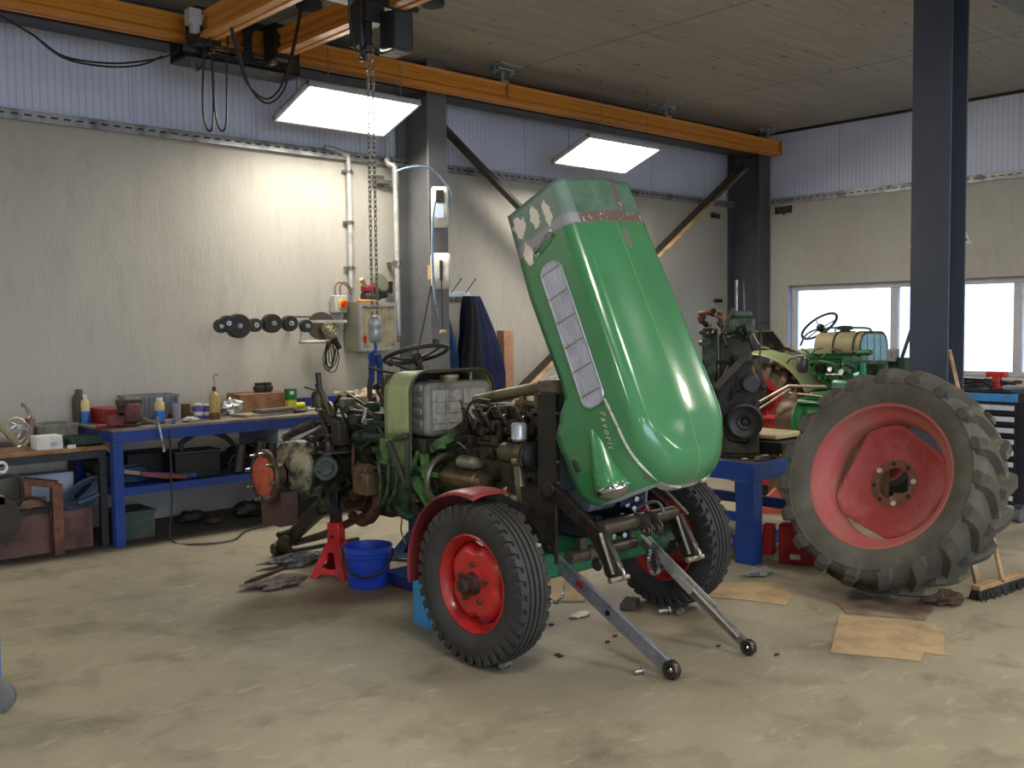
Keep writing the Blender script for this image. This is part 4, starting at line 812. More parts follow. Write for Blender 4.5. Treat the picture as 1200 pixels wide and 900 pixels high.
# ---- transmission, centre housing and rear end
b = MB()
b.prism([(3.64, 4.62, .52), (3.62, 4.62, .78), (3.70, 4.62, .88), (4.0, 4.62, .88), (4.08, 4.62, .78), (4.06, 4.62, .52)], (0, .74, .0))
for y in (4.72, 4.9, 5.1): b.bx(3.62, 4.08, y, y+.02, .5, .9)
b.bx(3.66, 4.04, 5.36, 6.0, .5, .92)
tp(b, 'transmission_housing', TGREEN, bevel=.012)
b = MB(); b.prism([(3.66, 5.3, .93), (4.04, 5.3, .93), (4.04, 5.9, .93), (3.66, 5.9, .93)], (0, 0, .12)); b.bx(3.7, 4.0, 5.32, 5.7, 1.05, 1.1); b.bx(3.6, 3.9, 5.1, 5.34, .98, 1.06)
b.cyl((3.6, 5.62, 1.0), (4.1, 5.62, 1.0), .055, n=14); b.lathe([(.001, 0), (.05, 0), (.05, .05), (.03, .06), (.001, .06)], (3.75, 5.45, 1.1), (0, 0, 1), 14)
tp(b, 'hydraulic_unit', DGREEN, 'greasy dark green casting', bevel=.01)
# axle, hub and casting
def xl(name, prof, m, x0, y=5.65, z=.72, n=36, label=None): b = MB(); b.lathe(prof, (x0, y, z), (1, 0, 0), n); return tp(b, name, m, label)
ax = xl('rear_axle', [(.11, .25), (.13, .27), (.13, .29), (.11, .31), (.115, .42), (.15, .43), (.15, .45), (.12, .46), (.115, .52), (.15, .53), (.16, .56), (.15, .59), (.19, .60), (.19, .64), (.14, .65), (.16, .75), (.2, .95), (.14, 1.06), (.19, 1.1), (.19, 1.14), (.11, 1.16), (.11, 1.5), (.001, 1.52)], mat((66, 68, 62), .26, .5, (34, 34, 32), 10, .4, .6), 3.09)
b = MB(); b.lathe([(.06, .10), (.10, .11), (.13, .13), (.165, .15), (.19, .165), (.20, .19), (.19, .215), (.165, .23), (.13, .25), (.115, .31), (.001, .31)], (3.09, 5.65, .72), (1, 0, 0), 36); b.lathe([(.001, .0), (.11, .0), (.12, .02), (.12, .14), (.001, .15)], (3.24, 5.72, .80), (1, 0, 0), 24)
for k in range(6): b.box((3.30, 5.65+.165*math.cos(k), .72+.165*math.sin(k)), (.1, .03, .03))
tp(b, 'hub_reduction_casting', mat((148, 140, 114), .5, .1, (46, 48, 42), 4.5, .40, .50), 'dark casting with dirty cream patches behind the brake hub', bevel=0)
b = MB(); b.lathe([(.05, 0), (.075, 0), (.085, .015), (.075, .03), (.05, .03), (.045, .02), (.001, .018)], (3.40, 5.49, .75), (-.4, -1, 0), 24); tp(b, 'cover_ring', mat((58, 68, 58), .4, .3, (34, 36, 34), 12))
hub = part('wheel_hub', tr, (3.05, 5.65, .72))
b = MB(); b.lathe([(.001, -.0), (.125, -.0), (.135, -.008), (.165, -.008), (.17, .0), (.17, .015), (.158, .025), (.07, .04), (.07, .12), (.001, .12)], (3.05, 5.65, .72), (1, 0, 0), 40); tp(b, 'hub_flange', mat((84, 66, 50), .5, .3, (60, 50, 42), 8), None, hub)
b = MB(); b.lathe([(.001, -.022), (.03, -.022), (.04, -.016), (.115, -.018), (.128, -.01), (.128, 0)], (3.05, 5.65, .72), (1, 0, 0), 40); tp(b, 'orange_hub_face', mat((196, 92, 62), .65, 0, (150, 70, 52), 14, .42, .6), 'orange red painted hub face', hub)
for k in range(8):
    a = 2*PI*k/8+.2; b = MB(); b.cyl((3.05, 5.65+.148*math.cos(a), .72+.148*math.sin(a)), (3.0, 5.65+.148*math.cos(a), .72+.148*math.sin(a)), .010, n=8); b.bolt((3.045, 5.65+.148*math.cos(a), .72+.148*math.sin(a)), (-1, 0, 0), .018, .016); tp(b, 'wheel_stud', STEEL, None, hub)
b = MB(); b.prism([(3.1, 5.55, .4), (3.1, 5.78, .4), (3.1, 5.8, .62), (3.1, 5.53, .62)], (.12, 0, 0)); tp(b, 'brake_backing', mat((82, 60, 52), .6, .1, (60, 48, 44), 7), 'rust brown plate hanging below the hub')
# right hand hub, seen only from the side
b = MB(); b.lathe([(.001, -.0), (.19, 0), (.195, .03), (.18, .05), (.07, .06), (.001, .06)], (4.62, 5.65, .72), (-1, 0, 0), 36); tp(b, 'brake_drum', mat((96, 72, 54), .5, .3, (120, 70, 50), 8))
for i, (x, y) in enumerate(((3.38, 5.62), (3.49, 5.6))):
    b = MB(); b.lathe([(.045, 0), (.05, .01), (.035, .08), (.02, .09), (.02, .11), (.026, .115), (.001, .13)], (x, y, .83), (0, 0, 1), 14); tp(b, 'axle_plug', GREASE)
b = MB(); b.bx(3.4, 3.62, 5.5, 5.62, .83, .845); tp(b, 'shiny_axle_flat', STEEL)
# transmission side equipment
def q36(x, y, X=3.6): return at(x, y, X=X)
b = MB(); c = q36(435, 560, 3.58); b.box((3.56, c.y, c.z-.03), (.14, .17, .14)); b.cyl((3.5, c.y+.04, c.z), (3.6, c.y+.04, c.z), .05); b.cyl((3.56, c.y+.12, c.z+.04), (3.56, c.y-.02, c.z+.05), .045); tp(b, 'valve_block', mat((112, 92, 72), .5, .2, (66, 58, 46), 12), 'brownish cast block under the transmission', bevel=.012)
for i, pts in enumerate((((455, 538), (455, 565), (452, 582), (447, 592)), ((464, 538), (465, 565), (461, 580), (454, 593)), ((443, 540), (446, 566), (444, 590)))):
    b = MB(); b.tube(smooth([q36(x, y, 3.5) for x, y in pts], 5), .011); tp(b, 'green_pipe', TGREEN, 'green painted pipe')
b = MB(); b.bar(q36(458, 515, 3.56), q36(458, 545, 3.56), .03, .2, up=(0, 1, 0)); tp(b, 'side_plate', GB3, bevel=.004)
for i, (x, y) in enumerate(((445, 512), (470, 520), (447, 535), (472, 558), (488, 545), (493, 585))): 
    b = MB(); b.bolt(q36(x, y, 3.6), (-1, 0, 0), .016, .03); tp(b, 'housing_bolt', STEEL)
b = MB(); b.bar(q36(468, 600, 3.5), q36(480, 606, 3.5), .03, .05); b.bar(q36(466, 594, 3.52), q36(482, 606, 3.48), .05, .02); tp(b, 'foot_pedal', mat((44, 70, 56), .5), bevel=.008)
b = MB(); b.tube(smooth(cab_px([(468, 596), (471, 606), (470, 622), (476, 638)], X=3.5), 5), .005); tp(b, 'dangling_wire', mat((120, 90, 50), .5))
# bright green straps at the clutch housing
GB2 = mat((84, 132, 72), .45, 0, (44, 58, 38), 14, .42, .62)
for p0, p1, w in (((491, 530), (478, 560), .03), ((497, 532), (500, 560), .05), ((486, 560), (505, 592), .07), ((478, 545), (520, 560), .02)):
    b = MB(); b.bar(q36(*p0, 3.55), q36(*p1, 3.55), .03, w, up=(1, 0, 0)); tp(b, 'green_bracket', GB2, bevel=.004)
# clutch bell housing and flywheel cover
b = MB(); b.lathe([(.001, 0), (.21, 0), (.235, .03), (.235, .1), (.2, .22), (.15, .26), (.001, .26)], (TX, 4.38, .74), (0, 1, 0), 40); tp(b, 'clutch_housing', mat((70, 92, 58), .45, .1, (34, 34, 28), 9, .4, .6), bevel=0)
# rods and greasy small parts along the left side of the rear end
rr = random.Random(11)
for i in range(26):
    y = rr.uniform(4.65, 5.95); z = rr.uniform(.5, .95); X = 3.6+rr.uniform(-.02, .02); k = rr.random(); b = MB()
    if k < .35: b.cyl((X-.03, y, z), (X-.0+.05, y, z), rr.uniform(.014, .04), n=12); nm = 'side_cap'
    elif k < .7: b.tube(smooth([(X, y, z), (X-.03, y+rr.uniform(-.12, .12), z+rr.uniform(-.1, .1)), (X, y+rr.uniform(-.2, .2), z+rr.uniform(-.16, .12))], 4), rr.uniform(.006, .012)); nm = 'small_pipe'
    else: b.box((X, y, z), (.05, rr.uniform(.04, .1), rr.uniform(.03, .08))); nm = 'side_lug'
    tp(b, nm, rr.choice([GREASE, TGREEN, DGREEN, GRIME, DSTEEL, RUST]))
# top of the rear end: levers, quadrant rings, draft arms, pipes
b = MB(); b.torus((3.62, 5.78, .97), (1, -.35, 0), .17, .018, 30, 8, -.5, 2.6); b.torus((3.66, 5.72, .97), (1, -.35, 0), .15, .012, 30, 8, -.5, 2.6); tp(b, 'control_quadrant', mat((70, 66, 50), .4, .4, (40, 36, 30), 14))
b = MB(); b.tube([(3.6, 5.72, 1.05), (3.6, 5.86, 1.22), (3.6, 5.87, 1.25)], .014); b.tube([(3.6, 5.86, 1.22), (3.6, 5.88, 1.345)], .02); tp(b, 'hydraulic_lever', BLK)
b = MB(); b.tube([(3.6, 5.84, 1.22), (3.6, 6.05, 1.24)], .009); b.tube([(3.6, 5.82, 1.22), (3.6, 5.72, 1.06)], .016); tp(b, 'draft_lever', mat((110, 96, 80), .4, .5))
b = MB(); b.tube([(3.58, 6.28, .875), (3.58, 6.15, .93), (3.58, 5.9, 1.0)], [.024, .034, .03]); b.sph((3.58, 6.29, .872), .034, 10); tp(b, 'top_link', mat((78, 64, 54), .45, .3, (50, 44, 40), 10))
b = MB(); b.bar((3.58, 6.2, .80), (3.6, 5.75, .97), .06, .07); b.bar((3.66, 6.0, .74), (3.62, 5.7, .90), .08, .1); tp(b, 'lift_arm', GREASE, bevel=.012)
b = MB(); b.box((3.6, 5.62, .95), (.08, .10, .16)); b.bar((3.6, 5.62, .98), (3.6, 5.8, 1.08), .05, .05); tp(b, 'rusty_lever_block', mat((66, 54, 44), .6, .2), bevel=.008)
for i in range(30):
    y = rr.uniform(5.15, 5.95); z = rr.uniform(.96, 1.16); X = rr.uniform(3.58, 3.8); k = rr.random(); b = MB()
    if k < .35: b.cyl((X, y, z), (X+rr.uniform(-.03, .03), y, z+rr.uniform(.03, .1)), rr.uniform(.01, .03), n=10); nm = 'valve_cap'
    elif k < .75: b.tube(smooth([(X, y, z), (X-.03, y+rr.uniform(-.15, .1), z+rr.uniform(.0, .08)), (X, y+rr.uniform(-.26, .1), z+rr.uniform(-.16, .02))], 4), rr.uniform(.006, .014)); nm = 'hydraulic_pipe'
    else: b.box((X, y, z), (rr.uniform(.05, .1), rr.uniform(.04, .12), rr.uniform(.03, .08))); nm = 'valve_block'
    tp(b, nm, rr.choice([GREASE, DGREEN, GRIME, DSTEEL, TGREEN, STEEL]))
b = MB(); b.cyl(q36(423, 513, 3.6), q36(455, 512, 3.6), .036, n=14); b.cyl(q36(420, 513, 3.6), q36(428, 513, 3.6), .05, n=14); tp(b, 'green_cylinder', DGREEN)
b = MB(); b.lathe([(.001, 0), (.024, .0), (.03, .02), (.001, .04)], q36(441, 455, 3.6), (0, -.5, 1), 12); b.tube(smooth(cab_px([(442, 458), (452, 478), (460, 510), (470, 565)], X=3.55), 5), .012); tp(b, 'gear_lever', BLK)
# three point linkage hanging down at the rear
b = MB(); b.bar((3.62, 5.56, .66), (3.60, 6.08, .30), .035, .10); tp(b, 'lower_link', TGREEN, 'long green link arm', bevel=.006)
b = MB(); b.bar((3.61, 5.9, .40), (3.58, 6.40, .07), .07, .085); b.cyl((3.52, 6.42, .05), (3.66, 6.42, .05), .045, n=14); b.box((3.58, 6.28, .14), (.11, .15, .07)); b.cyl((3.55, 6.2, .22), (3.46, 6.22, .2), .016); b.sph((3.46, 6.22, .2), .022, 8); tp(b, 'link_end_fork', GREASE, bevel=.01)
b = MB(); b.tube([(3.63, 6.3, .10), (3.63, 5.9, .22), (3.62, 5.35, .44)], [.022, .028, .026]); tp(b, 'check_rod', mat((86, 68, 54), .5, .3))
b = MB(); b.tube(smooth(cab_px([(412, 603), (425, 612), (438, 602), (444, 585), (440, 560)], X=3.6), 5), [.03]*8+[.04]*13, 10); tp(b, 'drawbar_hook', RUST)
b = MB(); b.tube(smooth([(3.75, 6.05, .5), (3.7, 5.9, .42), (3.68, 5.6, .46), (3.66, 5.35, .52)], 5), .03); b.torus((3.62, 5.5, .56), (1, 0, 0), .14, .012, 24, 6, 0, 4); tp(b, 'lower_pipe', mat((74, 50, 40), .6, .2))
b = MB(); b.bx(3.7, 3.98, 5.2, 5.7, .42, .52); tp(b, 'oil_sump', RUST, bevel=.02)
# ---- cowl (light green arch), tank, steering
def arch(x0, x1, z0, z1, r, n=8):
    pts = [(x0, z0)]
    for i in range(n+1): a = PI-PI/2*i/n; pts.append((x0+r+r*math.cos(a), z1-r+r*math.sin(a)))
    for i in range(n+1): a = PI/2-PI/2*i/n; pts.append((x1-r+r*math.cos(a), z1-r+r*math.sin(a)))
    pts.append((x1, z0)); return pts
LG = mat((164, 180, 132), .32, 0, (130, 150, 104), 7, .5, .75, coat=.2)
cw = part('cowl', tr, (TX, 4.85, .95))
A = arch(3.52, 4.18, .99, 1.385, .13); 
def cowlfn(u, v):
    k = u*(len(A)-1); i = min(int(k), len(A)-2); f = k-i; x = A[i][0]*(1-f)+A[i+1][0]*f; z = A[i][1]*(1-f)+A[i+1][1]*f
    return V3((x, 4.73+.26*v, z-.01*v))
b = MB(); b.grid(cowlfn, 76, 6); tp(b, 'cowl_sheet', LG, 'light green sheet metal arch', cw, solid=.006)
b = MB(); b.tube([(x, 4.728, z) for x, z in A], .009, 6); tp(b, 'cowl_edge', mat((70, 66, 50), .5), None, cw)
b = MB(); b.bx(3.53, 4.17, 4.985, 4.995, .95, 1.36); tp(b, 'firewall', mat((60, 58, 48), .5), None, cw)
b = MB(); b.bar(q36(455, 518, 3.5), q36(478, 572, 3.5), .03, .035); b.bar(q36(462, 515, 3.5), q36(477, 510, 3.5), .03, .03); b.bar(q36(478, 515, 3.5), q36(478, 572, 3.5), .02, .03, up=(1, 0, 0)); tp(b, 'cowl_strut', mat((70, 72, 66), .5, .2), bevel=.004)
b = MB(); b.prism([(3.515, 4.73, .80), (3.515, 4.95, .80), (3.515, 4.98, 1.0), (3.515, 4.73, 1.0)], (.012, 0, 0)); tp(b, 'cowl_side_panel', mat((104, 122, 84), .45, 0, (60, 64, 48), 8), 'darker green lower cowl panel')
TK = mat((134, 134, 132), .42, .1, (96, 88, 76), 6, .46, .7)
tk = part('fuel_tank', tr, (3.84, 4.75, .98))
pts = []; r = .05; x0, x1, z0, z1 = 3.585, 4.10, .99, 1.315
for cx, cz, a0 in ((x1-r, z1-r, 0), (x0+r, z1-r, PI/2), (x0+r, z0+r, PI), (x1-r, z0+r, 1.5*PI)):
    for i in range(6): a = a0+PI/2*i/5; pts.append((cx+r*math.cos(a), 4.66, cz+r*math.sin(a)))
b = MB(); b.prism(pts, (0, .3, 0)); tp(b, 'tank_body', TK, None, tk, bevel=.025)
PT = mat((170, 170, 170), .4, .1, (110, 106, 98), 9, .48, .66)
b = MB(); b.bx(3.63, 3.85, 4.65, 4.66, 1.03, 1.27); b.bx(3.87, 4.05, 4.652, 4.66, 1.03, 1.16); b.bx(3.87, 4.05, 4.652, 4.66, 1.18, 1.27)
for z in (1.07, 1.13, 1.2): b.bx(3.65, 3.72, 4.642, 4.65, z, z+.035); b.bx(3.75, 3.83, 4.642, 4.65, z, z+.035)
b.bx(3.728, 3.742, 4.640, 4.65, 1.03, 1.27); tp(b, 'pressed_panels', PT, None, tk, bevel=.003)
b = MB()
for z in (1.05, 1.12, 1.19, 1.26): b.bx(3.578, 3.60, 4.70, 4.94, z, z+.045)
tp(b, 'side_ribs', TK, None, tk, bevel=.012)
b = MB(); b.cyl((3.86, 4.78, 1.31), (3.86, 4.78, 1.335), .05, n=24); b.cyl((3.86, 4.78, 1.335), (3.86, 4.78, 1.355), .062, .058, 24); tp(b, 'filler_cap', mat((150, 140, 116), .4, .4), None, tk)
b = MB(); b.cyl((4.0, 4.74, 1.31), (4.0, 4.74, 1.35), .012); b.sph((4.0, 4.74, 1.355), .016, 8); tp(b, 'tap', STEEL, None, tk)
b = MB(); b.bx(3.55, 4.1, 4.64, 4.95, .9, .985); b.bar(q36(510, 522, 3.58), q36(550, 494, 3.75), .02, .05); tp(b, 'tank_support', GRIME, bevel=.006)
b = MB(); b.bar(q36(505, 526, 3.58), q36(530, 512, 3.58), .02, .05); b.box(q36(517, 520, 3.56), (.03, .05, .05)); tp(b, 'green_tab', GB2)
# steering wheel
sw = part('steering_wheel', tr, (3.83, 5.1, 1.46))
C0 = V3((3.85, 5.10, 1.475)); nn = V3((0, math.sin(math.radians(17)), math.cos(math.radians(17)))).normalized()
b = MB(); b.torus(C0, nn, .205, .0145, 48, 10); tp(b, 'rim', BLK, None, sw)
x, y, z = basis(nn)
for k in range(3):
    a = 2*PI*k/3+.35; u = x*math.cos(a)+y*math.sin(a); b = MB(); b.tube([C0-nn*.03+u*.03, C0-nn*.025+u*.1, C0+u*.2], [.013, .009, .009]); tp(b, 'spoke', mat((70, 68, 60), .4, .4), None, sw)
b = MB(); b.lathe([(.001, -.06), (.03, -.06), (.036, -.03), (.03, .0), (.001, .006)], C0, nn, 20); tp(b, 'hub', GREASE, None, sw)
b = MB(); b.cyl(C0-nn*.05, (3.85, 4.95, 1.2), .022, n=12); b.cyl((3.85, 4.97, 1.30), (3.85, 4.93, 1.17), .045, n=14); tp(b, 'steering_column', GRIME)
b = MB(); b.tube(smooth([(3.83, 5.0, 1.4), (3.7, 5.1, 1.36), (3.55, 5.2, 1.40)], 5), .008); b.sph(at(458, 425, X=3.6), .024, 10); b.tube([at(458, 425, X=3.6), at(475, 432, X=3.7), (3.83, 5.0, 1.36)], .008); tp(b, 'throttle_lever', BLK)
b = MB(); b.cyl(at(511, 400, X=3.9)+V3((0, 0, -.03)), at(511, 397, X=3.9), .022, n=14); tp(b, 'steering_knob', DSTEEL)
# ---- engine
en = part('engine', tr, (TX, 4.1, .5))
EB = mat((84, 80, 58), .45, .15, (42, 38, 32), 8, .4, .62, .3)
b = MB(); b.prism([(3.68, 3.74, .56), (3.66, 3.74, .78), (3.70, 3.74, 1.02), (4.0, 3.74, 1.02), (4.04, 3.74, .78), (4.02, 3.74, .56)], (0, .68, 0)); b.bx(3.67, 4.03, 3.76, 4.40, .97, 1.0); tp(b, 'cylinder_block', EB, None, en, bevel=.01)
b = MB(); b.bx(3.72, 3.98, 3.78, 4.4, .46, .56); tp(b, 'oil_pan', GREASE, None, en, bevel=.015)
b = MB(); b.bx(3.69, 4.01, 3.78, 4.40, 1.02, 1.12); 
for k in range(4): b.bx(3.72, 3.98, 3.80+.155*k, 3.92+.155*k, 1.12, 1.20)
tp(b, 'cylinder_head', mat((60, 54, 44), .4, .3, (36, 32, 28), 12), None, en, bevel=.014)
MAN = mat((116, 108, 82), .5, .2, (84, 76, 56), 8)
b = MB(); b.tube([(3.8, 4.46, 1.215), (3.8, 4.2, 1.26), (3.8, 3.86, 1.318)], [.03, .034, .036], 14); b.tube([(3.8, 3.88, 1.315), (3.8, 3.80, 1.33)], [.044, .044], 14); b.tube([(3.8, 3.81, 1.33), (3.8, 3.72, 1.335)], [.052, .06], 16)
for y in (4.05, 3.93): b.cyl((3.8, y, 1.1), (3.8, y, 1.3), .022, n=10)
tp(b, 'coolant_pipe', MAN, 'grey brown coolant pipe running to the radiator', en)
b = MB(); b.bx(3.78, 4.0, 3.78, 4.1, 1.2, 1.235); tp(b, 'rocker_cover', MAN, None, en, bevel=.01)
for k in range(4):
    y = 3.86+.155*k
    b = MB(); b.cyl((3.68, y, 1.06), (3.63, y+.02, 1.16), .018, .014, 12); b.cyl((3.625, y+.02, 1.15), (3.61, y+.03, 1.19), .012, n=8); b.box((3.66, y-.045, 1.09), (.05, .035, .04)); tp(b, 'injector', DSTEEL, None, en)
    b = MB(); b.tube(smooth([(3.61, y+.03, 1.19), (3.62, y+.06, 1.23), (3.66, y+.08, 1.14), (3.64, y+.06, 1.04)], 5), .005); tp(b, 'fuel_line', DSTEEL, None, en)
    b = MB(); b.cyl((3.70, y+.06, 1.06), (3.645, y+.06, 1.06), .03, n=14); tp(b, 'port_flange', GREASE, None, en); b = MB(); b.cyl((3.70, y-.01, .92), (3.655, y-.01, .92), .024, n=12); tp(b, 'core_plug', GREASE, None, en)
rr = random.Random(4)
for i in range(34):
    y = rr.uniform(3.78, 4.42); z = rr.uniform(1.0, 1.2); X = 3.655+rr.uniform(-.02, .02); k = rr.random(); b = MB()
    if k < .4: b.bolt((X, y, z), (-1, 0, 0), rr.uniform(.008, .016), rr.uniform(.015, .04)); nm = 'bolt'
    elif k < .7: b.tube(smooth([(X, y, z), (X-.02, y+rr.uniform(-.05, .05), z+.03), (X, y+rr.uniform(-.1, .1), z-.05)], 4), .006); nm = 'fuel_line'
    else: b.box((X, y, z), (.04, rr.uniform(.03, .06), rr.uniform(.02, .05))); nm = 'cast_lug'
    tp(b, nm, rr.choice([GREASE, DSTEEL, GRIME, STEEL, GREASE]), None, en)
b = MB(); b.tube(smooth(cab_px([(575, 470), (560, 468), (550, 475), (543, 495), (537, 515), (525, 532), (505, 528)], X=3.6), 6), .0075); tp(b, 'heater_cable', BLK)
# starter, dynamo, pumps
c0 = at(520, 561, X=3.56); c1 = at(577, 563, X=3.56)
b = MB(); b.lathe([(.001, 0), (.05, 0), (.06, .01), (.06, .30), (.052, .31), (.052, .36), (.001, .37)], (3.57, 4.47, .785), (0, -1, 0), 24); tp(b, 'starter_motor', mat((120, 100, 76), .28, .7, (60, 50, 40), 8), 'brown metal starter motor')
b = MB(); b.lathe([(.001, 0), (.035, 0), (.038, .01), (.038, .13), (.03, .14), (.02, .17), (.001, .17)], (3.57, 4.33, .885), (0, -1, 0), 20); tp(b, 'starter_solenoid', mat((160, 156, 140), .3, .7, (90, 84, 70), 8))
b = MB(); b.torus((3.60, 4.50, .76), (0, 1, 0), .14, .02, 36, 8); tp(b, 'flywheel_ring', mat((120, 118, 104), .35, .6, (60, 56, 46), 8))
b = MB(); b.lathe([(.001, 0), (.055, 0), (.058, .02), (.058, .15), (.05, .16), (.07, .17), (.07, .185), (.001, .19)], (3.6, 3.99, .965), (0, -1, 0), 24); tp(b, 'dynamo', mat((92, 84, 66), .4, .4, (50, 60, 44), 8))
b = MB(); b.lathe([(.001, 0), (.05, 0), (.075, .01), (.05, .022), (.075, .034), (.05, .045), (.001, .045)], (3.6, 3.79, .965), (0, -1, 0), 24); tp(b, 'fan_belt_pulley', BLK)
b = MB(); b.lathe([(.001, 0), (.036, 0), (.04, .008), (.045, .012), (.042, .02), (.042, .085), (.034, .095), (.001, .098)], (3.58, 3.85, 1.04), (0, 0, 1), 24); tp(b, 'oil_filter_cap', mat((190, 198, 204), .3, .5), 'small silver canister beside the radiator')
b = MB(); b.bar(at(607, 542, X=3.58), at(613, 612, X=3.58), .03, .05, up=(0, 1, 0)); b.cyl(at(603, 540, X=3.57), at(616, 540, X=3.57), .03, n=12); tp(b, 'belt_tensioner', mat((150, 144, 124), .3, .7, (96, 90, 76), 8), 'pale metal tensioner arm', bevel=.006)
b = MB(); b.lathe([(.001, 0), (.07, 0), (.07, .03), (.03, .05), (.03, .1), (.001, .1)], (3.6, 3.95, .72), (-.6, -1, 0), 20); b.cyl((3.6, 4.1, .6), (3.6, 3.9, .62), .05); tp(b, 'hydraulic_pump', mat((120, 112, 92), .35, .5, (60, 66, 50), 9))
b = MB(); b.box((3.68, 4.15, .62), (.1, .3, .16)); b.cyl((3.64, 4.25, .66), (3.58, 4.25, .66), .04); tp(b, 'injection_pump', GRIME, bevel=.012)
for i in range(14):
    y = rr.uniform(3.8, 4.5); z = rr.uniform(.58, .95); b = MB()
    if rr.random() < .5: b.tube(smooth([(3.63, y, z), (3.59, y+.04, z+.05), (3.6, y+rr.uniform(-.15, .15), z+rr.uniform(-.12, .1))], 4), .008); nm = 'fuel_hose'
    else: b.bolt((3.66, y, z), (-1, 0, 0), .014, .03); nm = 'block_bolt'
    tp(b, nm, rr.choice([BLK, DSTEEL, GREASE, STEEL]))
# ---- radiator
rd = part('radiator', tr, (3.86, 3.62, .78))
RB = mat((36, 35, 33), .45, .1, (52, 48, 40), 9)
b = MB(); b.bx(3.58, 3.602, 3.575, 3.71, .78, 1.30); b.bx(4.118, 4.14, 3.575, 3.71, .78, 1.30); b.bx(3.602, 4.118, 3.575, 3.71, .78, .80); tp(b, 'radiator_frame', RB, None, rd, bevel=.004)
b = MB(); b.bx(3.6, 4.12, 3.57, 3.74, 1.29, 1.37); tp(b, 'header_tank', mat((120, 112, 92), .45, .2, (70, 64, 52), 7), 'dusty grey header tank', rd, bevel=.02)
m, nt, bs = nodes('radiator_fins'); s_ = N(nt, 'ShaderNodeSeparateXYZ'); nt.links.new(coord(nt), s_.inputs[0])
fin = math_(nt, 'PINGPONG', math_(nt, 'MULTIPLY', s_.outputs['X'], 1.), .004); f1 = ramp(nt, math_(nt, 'MULTIPLY', fin, 250), .2, .7)
nt.links.new(mix(nt, f1, lin((44, 52, 72))+(1,), lin((82, 94, 122))+(1,)), bs.inputs['Base Color']); bs.inputs['Roughness'].default_value = .4; bs.inputs['Metallic'].default_value = .3; bump(nt, bs, f1, .5, .003)
b = MB(); b.bx(3.603, 4.117, 3.57, 3.68, .80, 1.29); tp(b, 'radiator_core', m, None, rd, ang=0)
for z in (.84, .95, 1.07, 1.2): b = MB(); b.bolt((3.592, 3.574, z), (0, -1, 0), .009, .01); tp(b, 'screw', STEEL, None, rd)
# ---- front frame, loader brackets
BS = mat((70, 64, 58), .36, .5, (44, 40, 38), 9, .4, .6)
FG = mat((36, 112, 72), .42, 0, (26, 74, 52), 6)
b = MB(); b.bx(3.68, 3.72, 3.38, 3.8, .56, .68); b.bx(3.98, 4.02, 3.38, 3.8, .56, .68); b.bx(3.68, 4.02, 3.36, 3.40, .58, .66); tp(b, 'front_chassis_frame', mat((62, 66, 74), .4, .3, (40, 42, 46), 9), bevel=.006)
b = MB(); b.bar((3.28, 3.64, .41), (4.42, 3.64, .41), .13, .13); b.box((3.85, 3.64, .48), (.28, .2, .12)); b.box((3.34, 3.6, .44), (.1, .17, .2)); b.cyl((3.33, 3.56, .5), (3.33, 3.56, .62), .022); tp(b, 'front_axle_beam', FG, 'green front axle beam', bevel=.02)
b = MB(); b.prism([(3.66, 3.42, .70), (3.66, 3.56, .70), (3.66, 3.58, .80), (3.66, 3.38, .80)], (.2, 0, 0)); tp(b, 'battery_tray', mat((120, 128, 134), .4, .2, (80, 84, 90), 8), bevel=.012)
b = MB(); b.cyl((3.9, 3.45, .72), (4.06, 3.42, .73), .04, n=16); b.cyl((3.7, 3.45, .62), (4.0, 3.42, .60), .03); tp(b, 'steering_box', mat((58, 70, 92), .4, .3))
for i, (px, py) in enumerate(((733, 592), (741, 596), (727, 604), (722, 618), (730, 627), (744, 585))):
    b = MB(); b.bolt(at(px, py, X=3.95), (-.4, -1, .2), .014, .025); tp(b, 'frame_bolt', STEEL)
b = MB(); b.tube(smooth(cab_px([(716, 606), (735, 602), (752, 592), (770, 588), (778, 600)], X=4.0), 5), .008); b.tube(smooth(cab_px([(758, 570), (757, 590), (765, 610)], X=4.0), 4), .008); tp(b, 'brake_hose', mat((150, 150, 144), .4, .4))
b = MB(); b.tube([at(768, 562, X=4.1), at(806, 602, X=4.1)], .008, 8); tp(b, 'hood_stay_rod', mat((170, 164, 140), .35, .6), 'thin pale stay rod under the hood')
